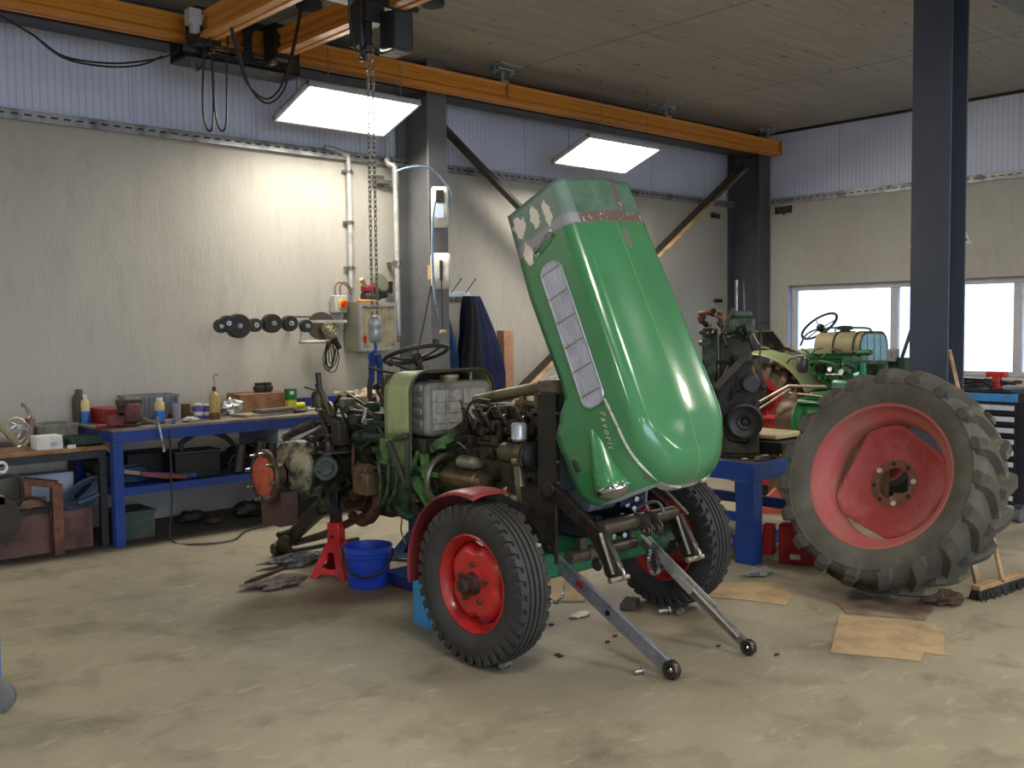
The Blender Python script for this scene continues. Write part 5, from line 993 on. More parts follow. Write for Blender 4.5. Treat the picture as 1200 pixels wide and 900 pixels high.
for i, X in enumerate((3.565, 4.14)):
    b = MB(); b.prism([(X, 3.95, .79), (X, 3.955, .775), (X, 3.86, .70), (X, 3.76, .62), (X, 3.68, .56), (X, 3.66, .42), (X, 3.57, .42), (X, 3.56, .80), (X, 3.57, .815)], (.022, 0, 0))
    for y, z in ((3.91, .77), (3.6, .78), (3.61, .50)): b.bolt((X, y, z), (-1, 0, 0), .016, .014)
    tp(b, 'bracket_plate', BS, bevel=.003)
    s_ = -1 if i == 0 else 1; X2 = X+(0 if i == 0 else .022)
    la = part('upper_lift_arm', tr, (X2, 3.4, .6))
    b = MB(); b.bar((X2, 3.60, .815), (X2, 3.26, .615), .034, .075); b.bar((X2, 3.27, .625), (X2, 3.17, .48), .036, .10, w1=.034, h1=.09); b.cyl((X2-.02, 3.17, .47), (X2+.02, 3.17, .47), .052, n=20); b.cyl((X2-.03, 3.59, .81), (X2+.03, 3.59, .81), .038, n=16); tp(b, 'arm_bar', BS, None, la, bevel=.004)
    b = MB(); e0 = V3((X2-.02, 3.225, .625)); e1 = V3((X2-.02, 3.115, .43)); d = (e1-e0)
    b.bar((X2-.01, 3.235, .64), (X2-.01, 3.15, .45), .05, .014, up=(0, -.8, .5)); b.torus((X2-.01, 3.125, .455), (1, 0, 0), .03, .01, 20, 6); b.bar((X2-.01, 3.155, .52), (X2-.01, 3.095, .46), .012, .012, up=(0, 0, 1)); tp(b, 'bright_slot_plate', mat((186, 182, 168), .3, .8, (130, 126, 112), 9), 'freshly ground bright steel edge', la, bevel=.002)
    b = MB(); b.cyl((X2-.075, 3.13, .43), (X2+.06, 3.13, .43), .014, n=12); tp(b, 'pin', mat((180, 176, 166), .3, .8), None, la)
    b = MB(); b.cyl((X2-.03, 3.26, .48), (X2-.01, 3.26, .48), .028, n=16); b.torus((X2-.02, 3.26, .48), (1, 0, 0), .026, .008, 16, 6); tp(b, 'side_lug', BS, None, la)
PS = mat((116, 108, 98), .32, .6, (74, 68, 62), 6, .4, .65)
ct = part('upper_cross_tube', tr, (3.85, 3.25, .63))
b = MB(); b.cyl((3.57, 3.26, .655), (4.15, 3.26, .655), .034, n=24); tp(b, 'tube', PS, None, ct)
for X in (3.83, 3.91):
    b = MB(); b.prism([(X, 3.27, .70), (X, 3.20, .69), (X, 3.15, .64), (X, 3.155, .595), (X, 3.19, .58), (X, 3.23, .61), (X, 3.27, .63)], (.014, 0, 0)); b.torus((X, 3.185, .615), (1, 0, 0), .018, .008, 14, 6); tp(b, 'lug', PS, None, ct, bevel=.002)
b = MB(); b.cyl((3.625, 3.53, .455), (4.14, 3.53, .455), .033, n=24); b.cyl((3.75, 3.53, .455), (3.9, 3.53, .455), .039, n=24); b.box((3.72, 3.53, .51), (.05, .03, .07)); tp(b, 'lower_cross_tube', PS)
GS = mat((150, 154, 166), .3, .5, (112, 114, 124), 7, .4, .65)
l1 = part('lower_link_arm', tr, (3.6, 3.2, .2))
b = MB(); b.bar((3.60, 3.60, .43), (3.60, 2.87, .055), .026, .075); b.cyl((3.585, 3.61, .435), (3.615, 3.61, .435), .036, n=20); tp(b, 'flat_bar', GS, 'ground bare steel bar', l1, bevel=.002)
b = MB(); b.lathe([(.02, -.02), (.04, -.02), (.045, -.012), (.045, .012), (.04, .02), (.02, .02)], (3.60, 2.845, .046), (1, 0, 0), 24, True); tp(b, 'ball_eye', DSTEEL, None, l1)
b = MB(); b.lathe([(.008, -.02), (.022, -.01), (.024, 0), (.022, .01), (.008, .02)], (3.60, 2.845, .046), (1, 0, 0), 20, True); tp(b, 'ball', CHROME, None, l1)
b = MB(); b.cyl((3.583, 3.23, .235), (3.586, 3.23, .235), .015, n=14); tp(b, 'hole', BLK, None, l1)
b = MB(); b.box((3.586, 3.42, .34), (.002, .05, .03), Matrix.Rotation(.45, 3, 'X')); tp(b, 'red_paint_mark', mat((150, 40, 40), .5), None, l1)
b = MB(); b.cyl((3.53, 3.61, .435), (3.66, 3.61, .435), .018, n=14); b.sph((3.53, 3.61, .435), .026, 10); tp(b, 'link_pin', CHROME, None, l1)
l2 = part('lower_link_arm', tr, (4.13, 3.1, .25))
b = MB(); b.bar((4.14, 3.47, .47), (4.14, 2.815, .055), .022, .05); tp(b, 'flat_bar', mat((130, 128, 122), .3, .5, (80, 78, 74), 9), None, l2, bevel=.002)
b = MB(); b.bar((4.155, 3.46, .485), (4.155, 3.0, .185), .010, .05); b.bar((4.125, 3.40, .455), (4.125, 3.12, .27), .010, .07); b.bar((4.14, 3.47, .505), (4.14, 2.84, .085), .045, .008); tp(b, 'bright_channel', mat((200, 198, 190), .3, .5, (130, 128, 118), 8), 'shiny steel channel on the upper half', l2)
b = MB(); b.lathe([(.016, -.02), (.035, -.02), (.04, -.012), (.04, .012), (.035, .02), (.016, .02)], (4.14, 2.79, .041), (1, 0, 0), 24, True); tp(b, 'ball_eye', DSTEEL, None, l2)
b = MB(); b.lathe([(.006, -.02), (.017, -.01), (.019, 0), (.017, .01), (.006, .02)], (4.14, 2.79, .041), (1, 0, 0), 20, True); tp(b, 'ball', CHROME, None, l2)
b = MB(); b.cyl((4.09, 3.36, .40), (4.16, 3.36, .40), .03, n=16); b.prism([(4.11, 3.42, .44), (4.11, 3.3, .36), (4.11, 3.34, .31), (4.11, 3.42, .37)], (.015, 0, 0)); tp(b, 'side_lug', PS, None, l2)
b = MB()
def catena(b, pts, r=.004):
    P = smooth(pts, 14)
    for i in range(0, len(P)-2, 2):
        c = (P[i]+P[i+2])/2; a = (P[i+2]-P[i]).normalized(); x, y, _ = basis(a); u = x if (i//2) % 2 else y; h = (P[i+2]-P[i]).length*.72; b.tube([c+u*(.009*math.cos(t))+a*(h*math.sin(t)) for t in [2*PI*k/8 for k in range(8)]], r, 4, closed=True)
catena(b, cab_px([(645, 664), (640, 685), (643, 700), (652, 706), (659, 700), (661, 688)], X=3.57)); tp(b, 'safety_chain', CHAINM)
b = MB(); catena(b, cab_px([(762, 645), (760, 660), (765, 672), (772, 668), (770, 655)], X=4.08)); tp(b, 'safety_chain', CHAINM)
# ---- front wheels
def tyre_mesh(b, c, axis, R, W, rr_, ribs=True, lugs=38):
    x, y, a = basis(axis); c = V3(c); h = W/2
    b.lathe([(rr_, -.62*h), (rr_+.012, -.80*h), (rr_+.4*(R-rr_), -1.06*h), (R-.055, -1.04*h), (R-.03, -.92*h), (R-.022, -.8*h), (R-.02, -.7*h), (R-.02, .7*h), (R-.022, .8*h), (R-.03, .92*h), (R-.055, 1.04*h), (rr_+.4*(R-rr_), 1.06*h), (rr_+.012, .80*h), (rr_, .62*h)], c, a, 72, True)
    if ribs:
        for o in (-.34, 0, .34): b.lathe([(R-.024, (o-.13)*h), (R-.003, (o-.10)*h), (R, o*h), (R-.003, (o+.10)*h), (R-.024, (o+.13)*h)], c, a, 72)
        for o in (-.62, .62): b.lathe([(R-.03, (o-.12)*h), (R-.006, (o-.09)*h), (R-.006, (o+.09)*h), (R-.03, (o+.12)*h)], c, a, 72)
    for s in (-1, 1):
        for k in range(lugs):
            t0 = 2*PI*(k+(.5 if s > 0 else 0))/lugs; dt = PI/lugs*.62
            def P(t, r, hh): return c+(x*math.cos(t)+y*math.sin(t))*r+a*(hh*h*s)
            vs = [P(t0-dt, R-.03, .6), P(t0+dt, R-.03, .6), P(t0+dt*1.2+.03, R-.035, 1.0), P(t0-dt*.8+.03, R-.035, 1.0), P(t0+dt*.9+.035, R-.075, 1.1), P(t0-dt*.5+.035, R-.075, 1.1),
                  P(t0-dt, R-.004, .6), P(t0+dt, R-.004, .6), P(t0+dt*1.1+.03, R-.012, 1.03), P(t0-dt*.7+.03, R-.012, 1.03)]
            b.add(vs, [(6, 7, 8, 9), (9, 8, 4, 5), (0, 6, 9, 3), (1, 2, 8, 7), (3, 9, 5), (2, 4, 8), (0, 1, 7, 6)])
def front_wheel(cx, side, label):
    w = part('front_wheel', tr, (cx, 3.64, 0)); w['label'] = label; c = V3((cx, 3.64, .402)); a = V3((side, 0, 0))
    b = MB(); tyre_mesh(b, c, a, .40, .185, .235); tp(b, 'tyre', RUB, None, w)
    RW = mat((176, 34, 34), .35, 0, (140, 28, 30), 6, .45, .7, coat=.3)
    b = MB(); b.lathe([(.238, -.062), (.246, -.07), (.236, -.075), (.222, -.06), (.205, -.03), (.198, .0), (.205, .03), (.222, .06), (.236, .075), (.246, .07), (.238, .062)], c, a, 56, True); tp(b, 'rim', RW, None, w)
    b = MB(); x, y, z = basis(a); pts = []
    def rad(t): return .203-.03*max(0, math.cos(4*t))**2
    def fn(u, v):
        t = 2*PI*u; pr = [(1.0, -.005), (.93, .03), (.8, .05), (.62, .052), (.4, .05), (.26, .055)]; k = v*(len(pr)-1); i = min(int(k), len(pr)-2); f = k-i
        q = pr[i][0]*(1-f)+pr[i+1][0]*f; hh = pr[i][1]*(1-f)+pr[i+1][1]*f; return c+(x*math.cos(t)+y*math.sin(t))*(rad(t)*q)+a*hh
    b.grid(fn, 56, 15, True); tp(b, 'wheel_disc', mat((190, 40, 38), .38, 0, (160, 34, 34), 5, .45, .7, coat=.2), None, w, ang=50, solid=.006)
    for k in range(5):
        t = 2*PI*k/5+.3; p = c+(x*math.cos(t)+y*math.sin(t))*.095+a*.052; b = MB(); b.bolt(p, a, .014, .022); tp(b, 'wheel_nut', RUST, None, w)
    b = MB(); b.lathe([(.06, .05), (.055, .06), (.052, .085), (.04, .09), (.04, .125), (.03, .135), (.001, .138)], c, a, 28); tp(b, 'hub_cap', mat((64, 44, 38), .45, .2, (42, 34, 30), 10), 'greasy dark hub cap', w)
    b = MB(); b.lathe([(.001, 0), (.09, 0), (.1, -.05), (.07, -.1), (.05, -.18), (.001, -.18)], c, a, 28); tp(b, 'brake_hub', TGREEN, 'green hub behind the wheel disc', w)
front_wheel(3.125, -1, 'left front wheel')
front_wheel(4.575, 1, 'right front wheel')
# mudguard on the left wheel
b = MB()
def fend(u, v):
    t = math.radians(78+(188-78)*u); r = .455+.012*math.sin(PI*u); xx = 3.0+.25*v; rr2 = r-.02*(abs(2*v-1))**4
    return V3((xx, 3.64-rr2*math.cos(t), .40+rr2*math.sin(t)))
b.grid(fend, 26, 8); tp(b, 'mudguard', mat((136, 44, 46), .45, 0, (100, 34, 38), 5), 'dark red mudguard over the left front tyre', solid=.006)
b = MB(); b.bar((3.25, 3.72, .82), (3.6, 3.8, .66), .02, .04); b.bar((3.25, 4.05, .5), (3.6, 3.95, .6), .02, .04); tp(b, 'mudguard_stay', BS)
# ---- the raised hood
UA, VA = V3((0, .407, .914)).normalized(), V3((0, .914, -.407)).normalized()
UA = V3((-.042, .407, .914)).normalized(); VA = V3((0, .914, -.407)).normalized()
HO = V3((3.862, 2.805, .928))
MH = Matrix((VA.cross(UA).normalized(), UA, VA)).transposed().to_4x4(); MH.translation = HO     # hood's own frame: x across, y along, z towards the open underside
HW, UC = .338, .34
def interp(tab, u):
    for (a, p), (b_, q) in zip(tab, tab[1:]):
        if u <= b_: f = (u-a)/(b_-a); f = f*f*(3-2*f) if abs(p-q) > .05 else f; return p+(q-p)*f
    return tab[-1][1]
LOW = [(0, .15), (.02, .16), (.045, .26), (.075, .40), (.13, .455), (.25, .52), (.36, .565), (.436, .568), (.52, .50), (.60, .428), (.70, .422), (1.0, .436), (1.16, .443), (1.60, .416), (1.66, .412)]
UMAX = 1.61
def wid(u): return HW*(1-.135*max(0, u-.45)/1.15)
def outline(s):
    """s 0..1: left rear edge -> nose -> right rear edge; returns kind and parameter"""
    k = .72
    if s < k/2: return -1, UMAX+(UC-UMAX)*(s/(k/2)), None
    if s > 1-k/2: return 1, UMAX+(UC-UMAX)*((1-s)/(k/2)), None
    return 0, None, PI*(s-k/2)/(1-k)
def xu(s, v):
    side, u, th = outline(s)
    # waist slightly tapering to the cowl
    if side: return side*wid(u), u
    n = 2.15+3.6*max(0, min(1, (v-.15)/.22))
    c, sn = math.cos(th), math.sin(th)
    return -HW*math.copysign(abs(c)**(2/n), c), UC-UC*abs(sn)**(2/n)
def hoodfn(i, j, ni, nj):
    s = i/ni
    side, u, th = outline(s)
    x0, u0 = xu(s, .45)
    vl = interp(LOW, u0 if side == 0 else u)
    if side == 0:
        vl = interp([(0, .150), (.35, .152), (.5, .16), (.62, .30), (.72, .43), (.85, .50), (1.0, interp(LOW, UC))], abs(math.cos(th)))
    nose = 0 if side else abs(math.sin(th))
    rs = .075+.10*nose; vs = rs+.018
    ka = 10; kb = 20
    if j <= ka:
        v = vl+(vs-vl)*(j/ka); x, uu = xu(s, v); return V3((x, uu, v))
    x, uu = xu(s, vs); sp = V3((0, uu if side else UC, 0)); d = V3((sp.x-x, sp.y-uu, 0)); L = d.length; d.normalize()
    if j <= kb:
        a = PI/2*(j-ka)/(kb-ka); return V3((x, uu, 0))+d*(rs*(1-math.cos(a)))+V3((0, 0, vs-rs*math.sin(a)))
    f = (j-kb)/(nj-kb); q0 = rs; dd = q0+(L-q0)*f
    return V3((x, uu, 0))+d*dd+V3((0, 0, (vs-rs)*(.5+.5*math.cos(PI*f))))
ni, nj = 150, 28
hd = bpy.data.objects.new('hood', None); COL.objects.link(hd); hd.parent = tr; hd.matrix_basis = WM[tr].inverted() @ MH; WM[hd] = MH; hd['label'] = 'raised green hood standing on its nose'
# paint: green enamel with bare metal, primer and scraped patches where the skin was repaired
m, nt, bs = nodes('hood_paint'); v = coord(nt); s_ = N(nt, 'ShaderNodeSeparateXYZ'); nt.links.new(v, s_.inputs[0]); X_, U_, V_ = s_.outputs
n1 = noise(nt, v, 7, 5, .65, .4); n2 = noise(nt, v, 26, 4, .6); n3 = noise(nt, v, 2.2, 4)
green = mix(nt, ramp(nt, n3, .35, .7), lin((62, 126, 82))+(1,), lin((74, 136, 92))+(1,))
scr = ramp(nt, noise(nt, coord(nt, (6, 1, 6)), 24, 5, .7), .72, .76); green = mix(nt, math_(nt, 'MULTIPLY', scr, .3), green, lin((120, 160, 120))+(1,))
seam = ramp(nt, math_(nt, 'ABSOLUTE', X_), .0012, .0035, (1, 1, 1, 1), (0, 0, 0, 1)); green = mix(nt, math_(nt, 'MULTIPLY', seam, .55), green, lin((150, 190, 110))+(1,))
cap = mix(nt, ramp(nt, n1, .42, .62), lin((88, 122, 104))+(1,), lin((62, 100, 78))+(1,))
cap = mix(nt, ramp(nt, n2, .64, .70), cap, lin((74, 60, 58))+(1,))
U2 = math_(nt, 'ADD', U_, math_(nt, 'MULTIPLY', math_(nt, 'SUBTRACT', n1, .5), .07))
isc = ramp(nt, math_(nt, 'ADD', U2, -1.0), .405, .412)
c = mix(nt, isc, green, cap)
band = math_(nt, 'MULTIPLY', ramp(nt, math_(nt, 'ADD', U2, -1.0), .365, .372), ramp(nt, math_(nt, 'ADD', U2, -1.0), .418, .428, (1, 1, 1, 1), (0, 0, 0, 1)))
bandc = mix(nt, ramp(nt, n2, .58, .62), lin((104, 84, 84))+(1,), lin((176, 170, 150))+(1,))
c = mix(nt, band, c, bandc)
# vertical primer streak on the right part of the cap
XS = math_(nt, 'ABSOLUTE', math_(nt, 'ADD', math_(nt, 'ADD', X_, -.09), math_(nt, 'MULTIPLY', math_(nt, 'SUBTRACT', n1, .5), .12)))
st = math_(nt, 'MULTIPLY', ramp(nt, XS, .022, .03, (1, 1, 1, 1), (0, 0, 0, 1)), isc); c = mix(nt, st, c, bandc)
# bare patches: centre line patch, left flank of the cap
def patch(cx, cu, rx, ru, wob=.25, hard=.06, ax=None):
    a = math_(nt, 'DIVIDE', math_(nt, 'ADD', ax if ax is not None else X_, -cx), rx); d = math_(nt, 'DIVIDE', math_(nt, 'ADD', U_, -cu), ru)
    e = math_(nt, 'SQRT', math_(nt, 'ADD', math_(nt, 'MULTIPLY', a, a), math_(nt, 'MULTIPLY', d, d)))
    e = math_(nt, 'ADD', e, math_(nt, 'MULTIPLY', math_(nt, 'SUBTRACT', n2, .5), wob*3)); return ramp(nt, e, .95-hard, .95+hard, (1, 1, 1, 1), (0, 0, 0, 1))
bare = patch(.045, 1.275, .028, .062, .12)
left = ramp(nt, X_, -.25, -.2, (1, 1, 1, 1), (0, 0, 0, 1)) if False else math_(nt, 'LESS_THAN', X_, -.24)
flank = math_(nt, 'MAXIMUM', math_(nt, 'MAXIMUM', patch(.15, 1.48, .028, .07, .5, .03, V_), patch(.24, 1.51, .03, .06, .6, .03, V_)), math_(nt, 'MAXIMUM', patch(.36, 1.52, .045, .06, .7, .03, V_), patch(.355, 1.36, .035, .06, .5, .03, V_)))
flank = math_(nt, 'MULTIPLY', flank, left)
c = mix(nt, math_(nt, 'MULTIPLY', bare, .8), c, lin((150, 142, 138))+(1,)); 
fb = math_(nt, 'MULTIPLY', left, math_(nt, 'MULTIPLY', band, 1.)); c = mix(nt, fb, c, lin((150, 146, 158))+(1,))
c = mix(nt, math_(nt, 'MULTIPLY', left, math_(nt, 'MULTIPLY', isc, .55)), c, lin((128, 146, 142))+(1,)); c = mix(nt, flank, c, lin((226, 222, 212))+(1,))
# ground edge at the nose lip
lip = math_(nt, 'MULTIPLY', ramp(nt, V_, .128, .134), math_(nt, 'LESS_THAN', U_, .05)); c = mix(nt, lip, c, lin((146, 150, 150))+(1,))
nt.links.new(c, bs.inputs['Base Color'])
rg = math_(nt, 'ADD', .2, math_(nt, 'MULTIPLY', math_(nt, 'MAXIMUM', isc, band), .3)); nt.links.new(rg, bs.inputs['Roughness'])
nt.links.new(math_(nt, 'MULTIPLY', math_(nt, 'MAXIMUM', flank, math_(nt, 'MULTIPLY', bare, .5)), .7), bs.inputs['Metallic'])
bs.inputs['Coat Weight'].default_value = .5; bs.inputs['Coat Roughness'].default_value = .06
HP = m
b = MB(); b.v = [hoodfn(i, j, ni, nj) for j in range(nj+1) for i in range(ni+1)]
for j in range(nj):
    for i in range(ni): b.f.append((j*(ni+1)+i, j*(ni+1)+i+1, (j+1)*(ni+1)+i+1, (j+1)*(ni+1)+i)); b.mi.append(0)
ob = b.build('hood_shell', HP, hd, M=MH, ang=0, solid=.004)
bm_ = bmesh.new(); bm_.from_mesh(ob.data); bmesh.ops.remove_doubles(bm_, verts=bm_.verts, dist=.0008); bm_.to_mesh(ob.data); bm_.free()
ob.data.polygons.foreach_set('use_smooth', [True]*len(ob.data.polygons)); ob.data.set_sharp_from_angle(angle=math.radians(60))
def hp(name, b, m, label=None, **k):
    o = b.build(name, m, hd, M=MH, **k)
    if label: o['label'] = label
    return o
# flank crease (raised bead) on both sides
for s in (-1, 1):
    b = MB(); b.tube([(s*(wid(u)-.006), u, .088) for u in [UMAX-.22-.8*k/20 for k in range(21)]], [.006]*16+[.006-.001*k for k in range(5)], 6); hp('crease_bead', b, mat((66, 130, 90), .2, 0, (76, 138, 100), 4, coat=.5))
# chrome strips sweeping round the nose
for s in (-1, 1):
    pts = []
    for k in range(34):
        f = k/33; 
        if f < .3: pts.append((s*(HW+.004), .50-(.50-UC)*(f/.3), .178-.02*(f/.3)))
        else:
            th = PI/2*(f-.3)/.7*.86; x_ = HW*math.cos(th)**(2/2.2); u_ = UC-UC*math.sin(th)**(2/2.2); pts.append((s*(x_+.005*math.cos(th)), u_-.005*math.sin(th), .158-.02*math.sin(th)))
    b = MB(); b.tube(pts, .0075, 8); hp('trim_strip', b, mat((226, 226, 222), .25, .6), 'bright metal strip curving round the nose')
# side grilles: rounded panels of thin bright bars
for s in (-1, 1):
    gg = bpy.data.objects.new('side_grille', None); COL.objects.link(gg); gg.parent = hd; WM[gg] = MH; gg['label'] = 'white louvred side grille'
    gx = .003
    Tg = Matrix.Translation((s*wid(.45), .45, 0)) @ Matrix.Rotation(s*math.atan(HW*.135/1.15), 4, 'Z') @ Matrix.Translation((0, -.45, 0))
    def HPG(name, b, m):
        b.v = [Tg @ p for p in b.v]; return hp(name, b, m)
    u0, u1, v0, v1 = .49, 1.25, .172, .318; r = .055
    def edge(u0, u1, v0, v1, r, n=6):
        P = []
        for cu, cv, a0 in ((u1-r, v1-r, 0), (u0+r, v1-r, PI/2), (u0+r, v0+r, PI), (u1-r, v0+r, 1.5*PI)):
            for i in range(n): a = a0+PI/2*i/(n-1); P.append((cu+r*math.cos(a), cv+r*math.sin(a)))
        return P
    # slanting sides: the slot widens a little towards the nose
    sk = lambda u: 0.004*(1.25-u)/.76
    b = MB(); b.tube([(s*(gx+.004), u, v) for u, v in edge(u0, u1, v0, v1, r)], .006, 6, closed=True); HPG('grille_frame', b, mat((176, 182, 196), .3, .6)).parent = gg
    b = MB(); b.prism([(s*(gx-.0005), u, v) for u, v in edge(u0, u1, v0, v1, r)], (s*.002, 0, 0)); HPG('grille_recess', b, mat((66, 80, 108), .5)).parent = gg
    b = MB(); nb = 10
    for k in range(nb):
        v = v0+.012+(v1-v0-.024)*k/(nb-1); e = 0
        dv = min(v-v0, v1-v); e = r-math.sqrt(max(0, r*r-(r-dv)**2)) if dv < r else 0
        b.bx(*(sorted((s*(gx+.001), s*(gx+.007)))), u0+e+.004, u1-e-.004, v-.0042, v+.0042)
    HPG('grille_bars', b, mat((205, 210, 228), .35, .3)).parent = gg
    for k in range(6):
        u = u0+.07+k*.13; b = MB(); b.cyl((s*(gx+.009), u, v0+.006), (s*(gx+.009), u, v1-.006), .0026, n=6); HPG('cross_rod', b, mat((150, 130, 110), .4, .5)).parent = gg
# headlight pods in the cheeks
CG = mat((60, 132, 80), .2, 0, (70, 140, 88), 4, coat=.5)
for s in (-1, 1):
    hl = bpy.data.objects.new('headlight', None); COL.objects.link(hl); hl.parent = hd; WM[hl] = MH; cx, cv = s*.318, .335
    ex = V3((s*-.0, 1, .02)).normalized(); b = MB(); b.lathe([(.088, 0), (.092, .02), (.09, .05), (.072, .15), (.05, .25), (.028, .34), (.008, .385), (.001, .39)], (cx, .085, cv), V3((s*-.04, 1, -.03)), 36); q = hp('pod', b, CG); q.parent = hl
    b = MB(); b.lathe([(.086, -.002), (.095, .0), (.098, .012), (.094, .024), (.088, .026)], (cx, .08, cv), V3((s*-.04, 1, -.03)), 36); hp('chrome_ring', b, CHROME).parent = hl
    b = MB(); b.lathe([(.001, -.035), (.03, -.032), (.06, -.022), (.08, -.008), (.086, .002)], (cx, .08, cv), V3((s*-.04, 1, -.03)), 32); hp('lens', b, mat((150, 146, 132), .12, .5, (90, 84, 72), 6)).parent = hl
# grey panel closing the mouth between the cheeks
b = MB(); b.prism([(-.27, .085, .16), (.27, .085, .16), (.30, .10, .42), (-.30, .10, .42)], (0, .01, 0)); hp('mouth_panel', b, mat((104, 108, 112), .5, .3, (76, 80, 82), 9), 'bare grey sheet in the nose opening')
b = MB(); b.tube([(-HW-.004, .30, .5), (-HW-.006, .24, .49)], .012); hp('side_slot', b, BLK)
# hood handle and script badge
WH = wid(1.37)
b = MB(); b.tube(smooth([(-WH, 1.33, .30), (-WH-.025, 1.335, .285), (-WH-.03, 1.365, .20), (-WH-.025, 1.375, .17), (-WH, 1.38, .165)], 5), .007); b.cyl((-WH+.005, 1.38, .165), (-WH-.01, 1.38, .165), .018, n=14); b.cyl((-WH+.005, 1.33, .30), (-WH-.01, 1.33, .30), .014, n=14); hp('hood_handle', b, CHROME, 'chrome pull handle')
# badge: slanted metal script
cu = bpy.data.curves.new('badge', 'FONT'); cu.body = 'Favorit'; cu.size = .048; cu.extrude = .0022; cu.shear = .4; cu.space_character = 1.35
tmp = bpy.data.objects.new('tmp', cu); COL.objects.link(tmp); dg = bpy.context.evaluated_depsgraph_get(); me = bpy.data.meshes.new_from_object(tmp.evaluated_get(dg)); COL.objects.unlink(tmp); bpy.data.objects.remove(tmp)
bo = bpy.data.objects.new('script_badge', me); COL.objects.link(bo); me.materials.clear(); me.materials.append(mat((206, 202, 184), .3, .3)); bo.parent = hd
# text x runs towards the nose (-u), text up points to the top of the hood (-v)
Rb = Matrix(((0, 0, -1), (-1, 0, 0), (0, -1, 0))).to_4x4(); Rb.translation = (-HW-.002, .455, .225)
bo.matrix_basis = Matrix.Translation((-HW-.003, .46, .235)) @ Matrix(((0, 0, -1, 0), (-1, 0, 0, 0), (0, -1, 0, 0), (0, 0, 0, 1))) @ Matrix.Rotation(-.12, 4, 'Z')
for o_ in [o for o in bpy.data.objects if o.parent and o.parent.name.startswith(('side_grille', 'headlight'))]: o_.matrix_basis = Matrix.Identity(4)
# ================================================================ STANDS, BUCKET AND FLOOR CLUTTER AROUND THE TRACTOR
def jack(name, c, h, m, label, rot=0., post=None, pm=BLK, s=1.0, w=.13):
    t = thing(name, label, 'jack stand', (c[0], c[1], 0), 0); T = Matrix.Translation((c[0], c[1], 0)) @ Matrix.Rotation(rot, 4, 'Z')
    tw = .045*s; zt = h*.62
    for i in range(4):
        a = PI/4+PI/2*i; b = MB(T @ Matrix.Rotation(PI/2*i, 4, 'Z'))
        # one face of the pyramid with its triangular cut-out
        y0, y1 = -w, -tw*1.1; xl, xt = w, tw
        P = lambda x, f: (x, y0+(y1-y0)*f, zt*f)
        A = [P(-xl, 0), P(-xl+.05, 0), P(-xl+.075, .14), P(xl-.075, .14), P(xl-.05, 0), P(xl, 0), P(xt, 1), P(-xt, 1)]
        B_ = [P(-.052, .28), P(.052, .28), P(0.018, .74), P(-0.018, .74)]
        b.add(A+B_, [(0, 1, 2, 8, 11, 7), (5, 6, 10, 9, 3, 4), (2, 3, 9, 8), (7, 11, 10, 6)])
        b.build('leg_plate', m, t, solid=.006, ang=0)
    b = MB(T); b.bx(-tw, tw, -tw, tw, zt*.96, h); b.build('collar', m, t, bevel=.006)
    b = MB(T); b.cyl((-tw-.04, 0, h*.75), (tw+.05, 0, h*.75), .008, n=8); b.build('pin', DSTEEL, t)
    if post: b = MB(T); b.box((0, 0, (h+post)/2), (.07, .06, post-h)); b.box((0, 0, post-.01), (.11, .13, .03)); b.build('post', pm, t, bevel=.005)
    return t
jack('jack_stand', (3.56, 5.63), .36, mat((200, 36, 46), .4, 0, (160, 30, 38), 5, coat=.2), 'red jack stand with a black post holding the left rear axle', .5, .60)
jack('jack_stand', (4.25, 5.66), .30, mat((44, 78, 132), .45, 0, (34, 60, 104), 6), 'blue jack stand holding the right side of the rear axle', .5, .58, mat((44, 78, 132), .45), w=.17)
# bucket
bk = (3.56, 5.26)
t = thing('bucket', 'blue plastic bucket with black handle beside the red jack stand', 'bucket', (bk[0], bk[1], 0))
m, nt, bs = nodes('bucket_plastic'); bs.inputs['Base Color'].default_value = lin((34, 70, 190))+(1,); bs.inputs['Roughness'].default_value = .3; bs.inputs['Subsurface Weight'].default_value = .0
b = MB(); b.lathe([(.001, .006), (.118, .006), (.122, .0), (.13, .02), (.146, .22), (.155, .225), (.156, .262), (.148, .262), (.140, .225), (.122, .015), (.001, .012)], (bk[0], bk[1], 0), (0, 0, 1), 48)
b.lathe([(.15, .195), (.153, .2), (.147, .205)], (bk[0], bk[1], 0), (0, 0, 1), 48); b.build('tub', m, t)
b = MB(); ev = RT.copy(); ev.z = 0; ev.normalize(); fo = V3((-ev.y, ev.x, 0)); pts = []
for k in range(25): a = PI*k/24; pts.append(V3((bk[0], bk[1], .225))+ev*(-.162*math.cos(a))-fo*(.162*math.sin(a))+V3((0, 0, -.13*math.sin(a))))
b.tube(pts, .0075, 8); b.build('handle', BLK, t)
for s_ in (-1, 1): b = MB(); b.cyl(V3((bk[0], bk[1], .225))+ev*(.15*s_), V3((bk[0], bk[1], .225))+ev*(.168*s_), .014, n=12); b.build('handle_boss', BLK, t)
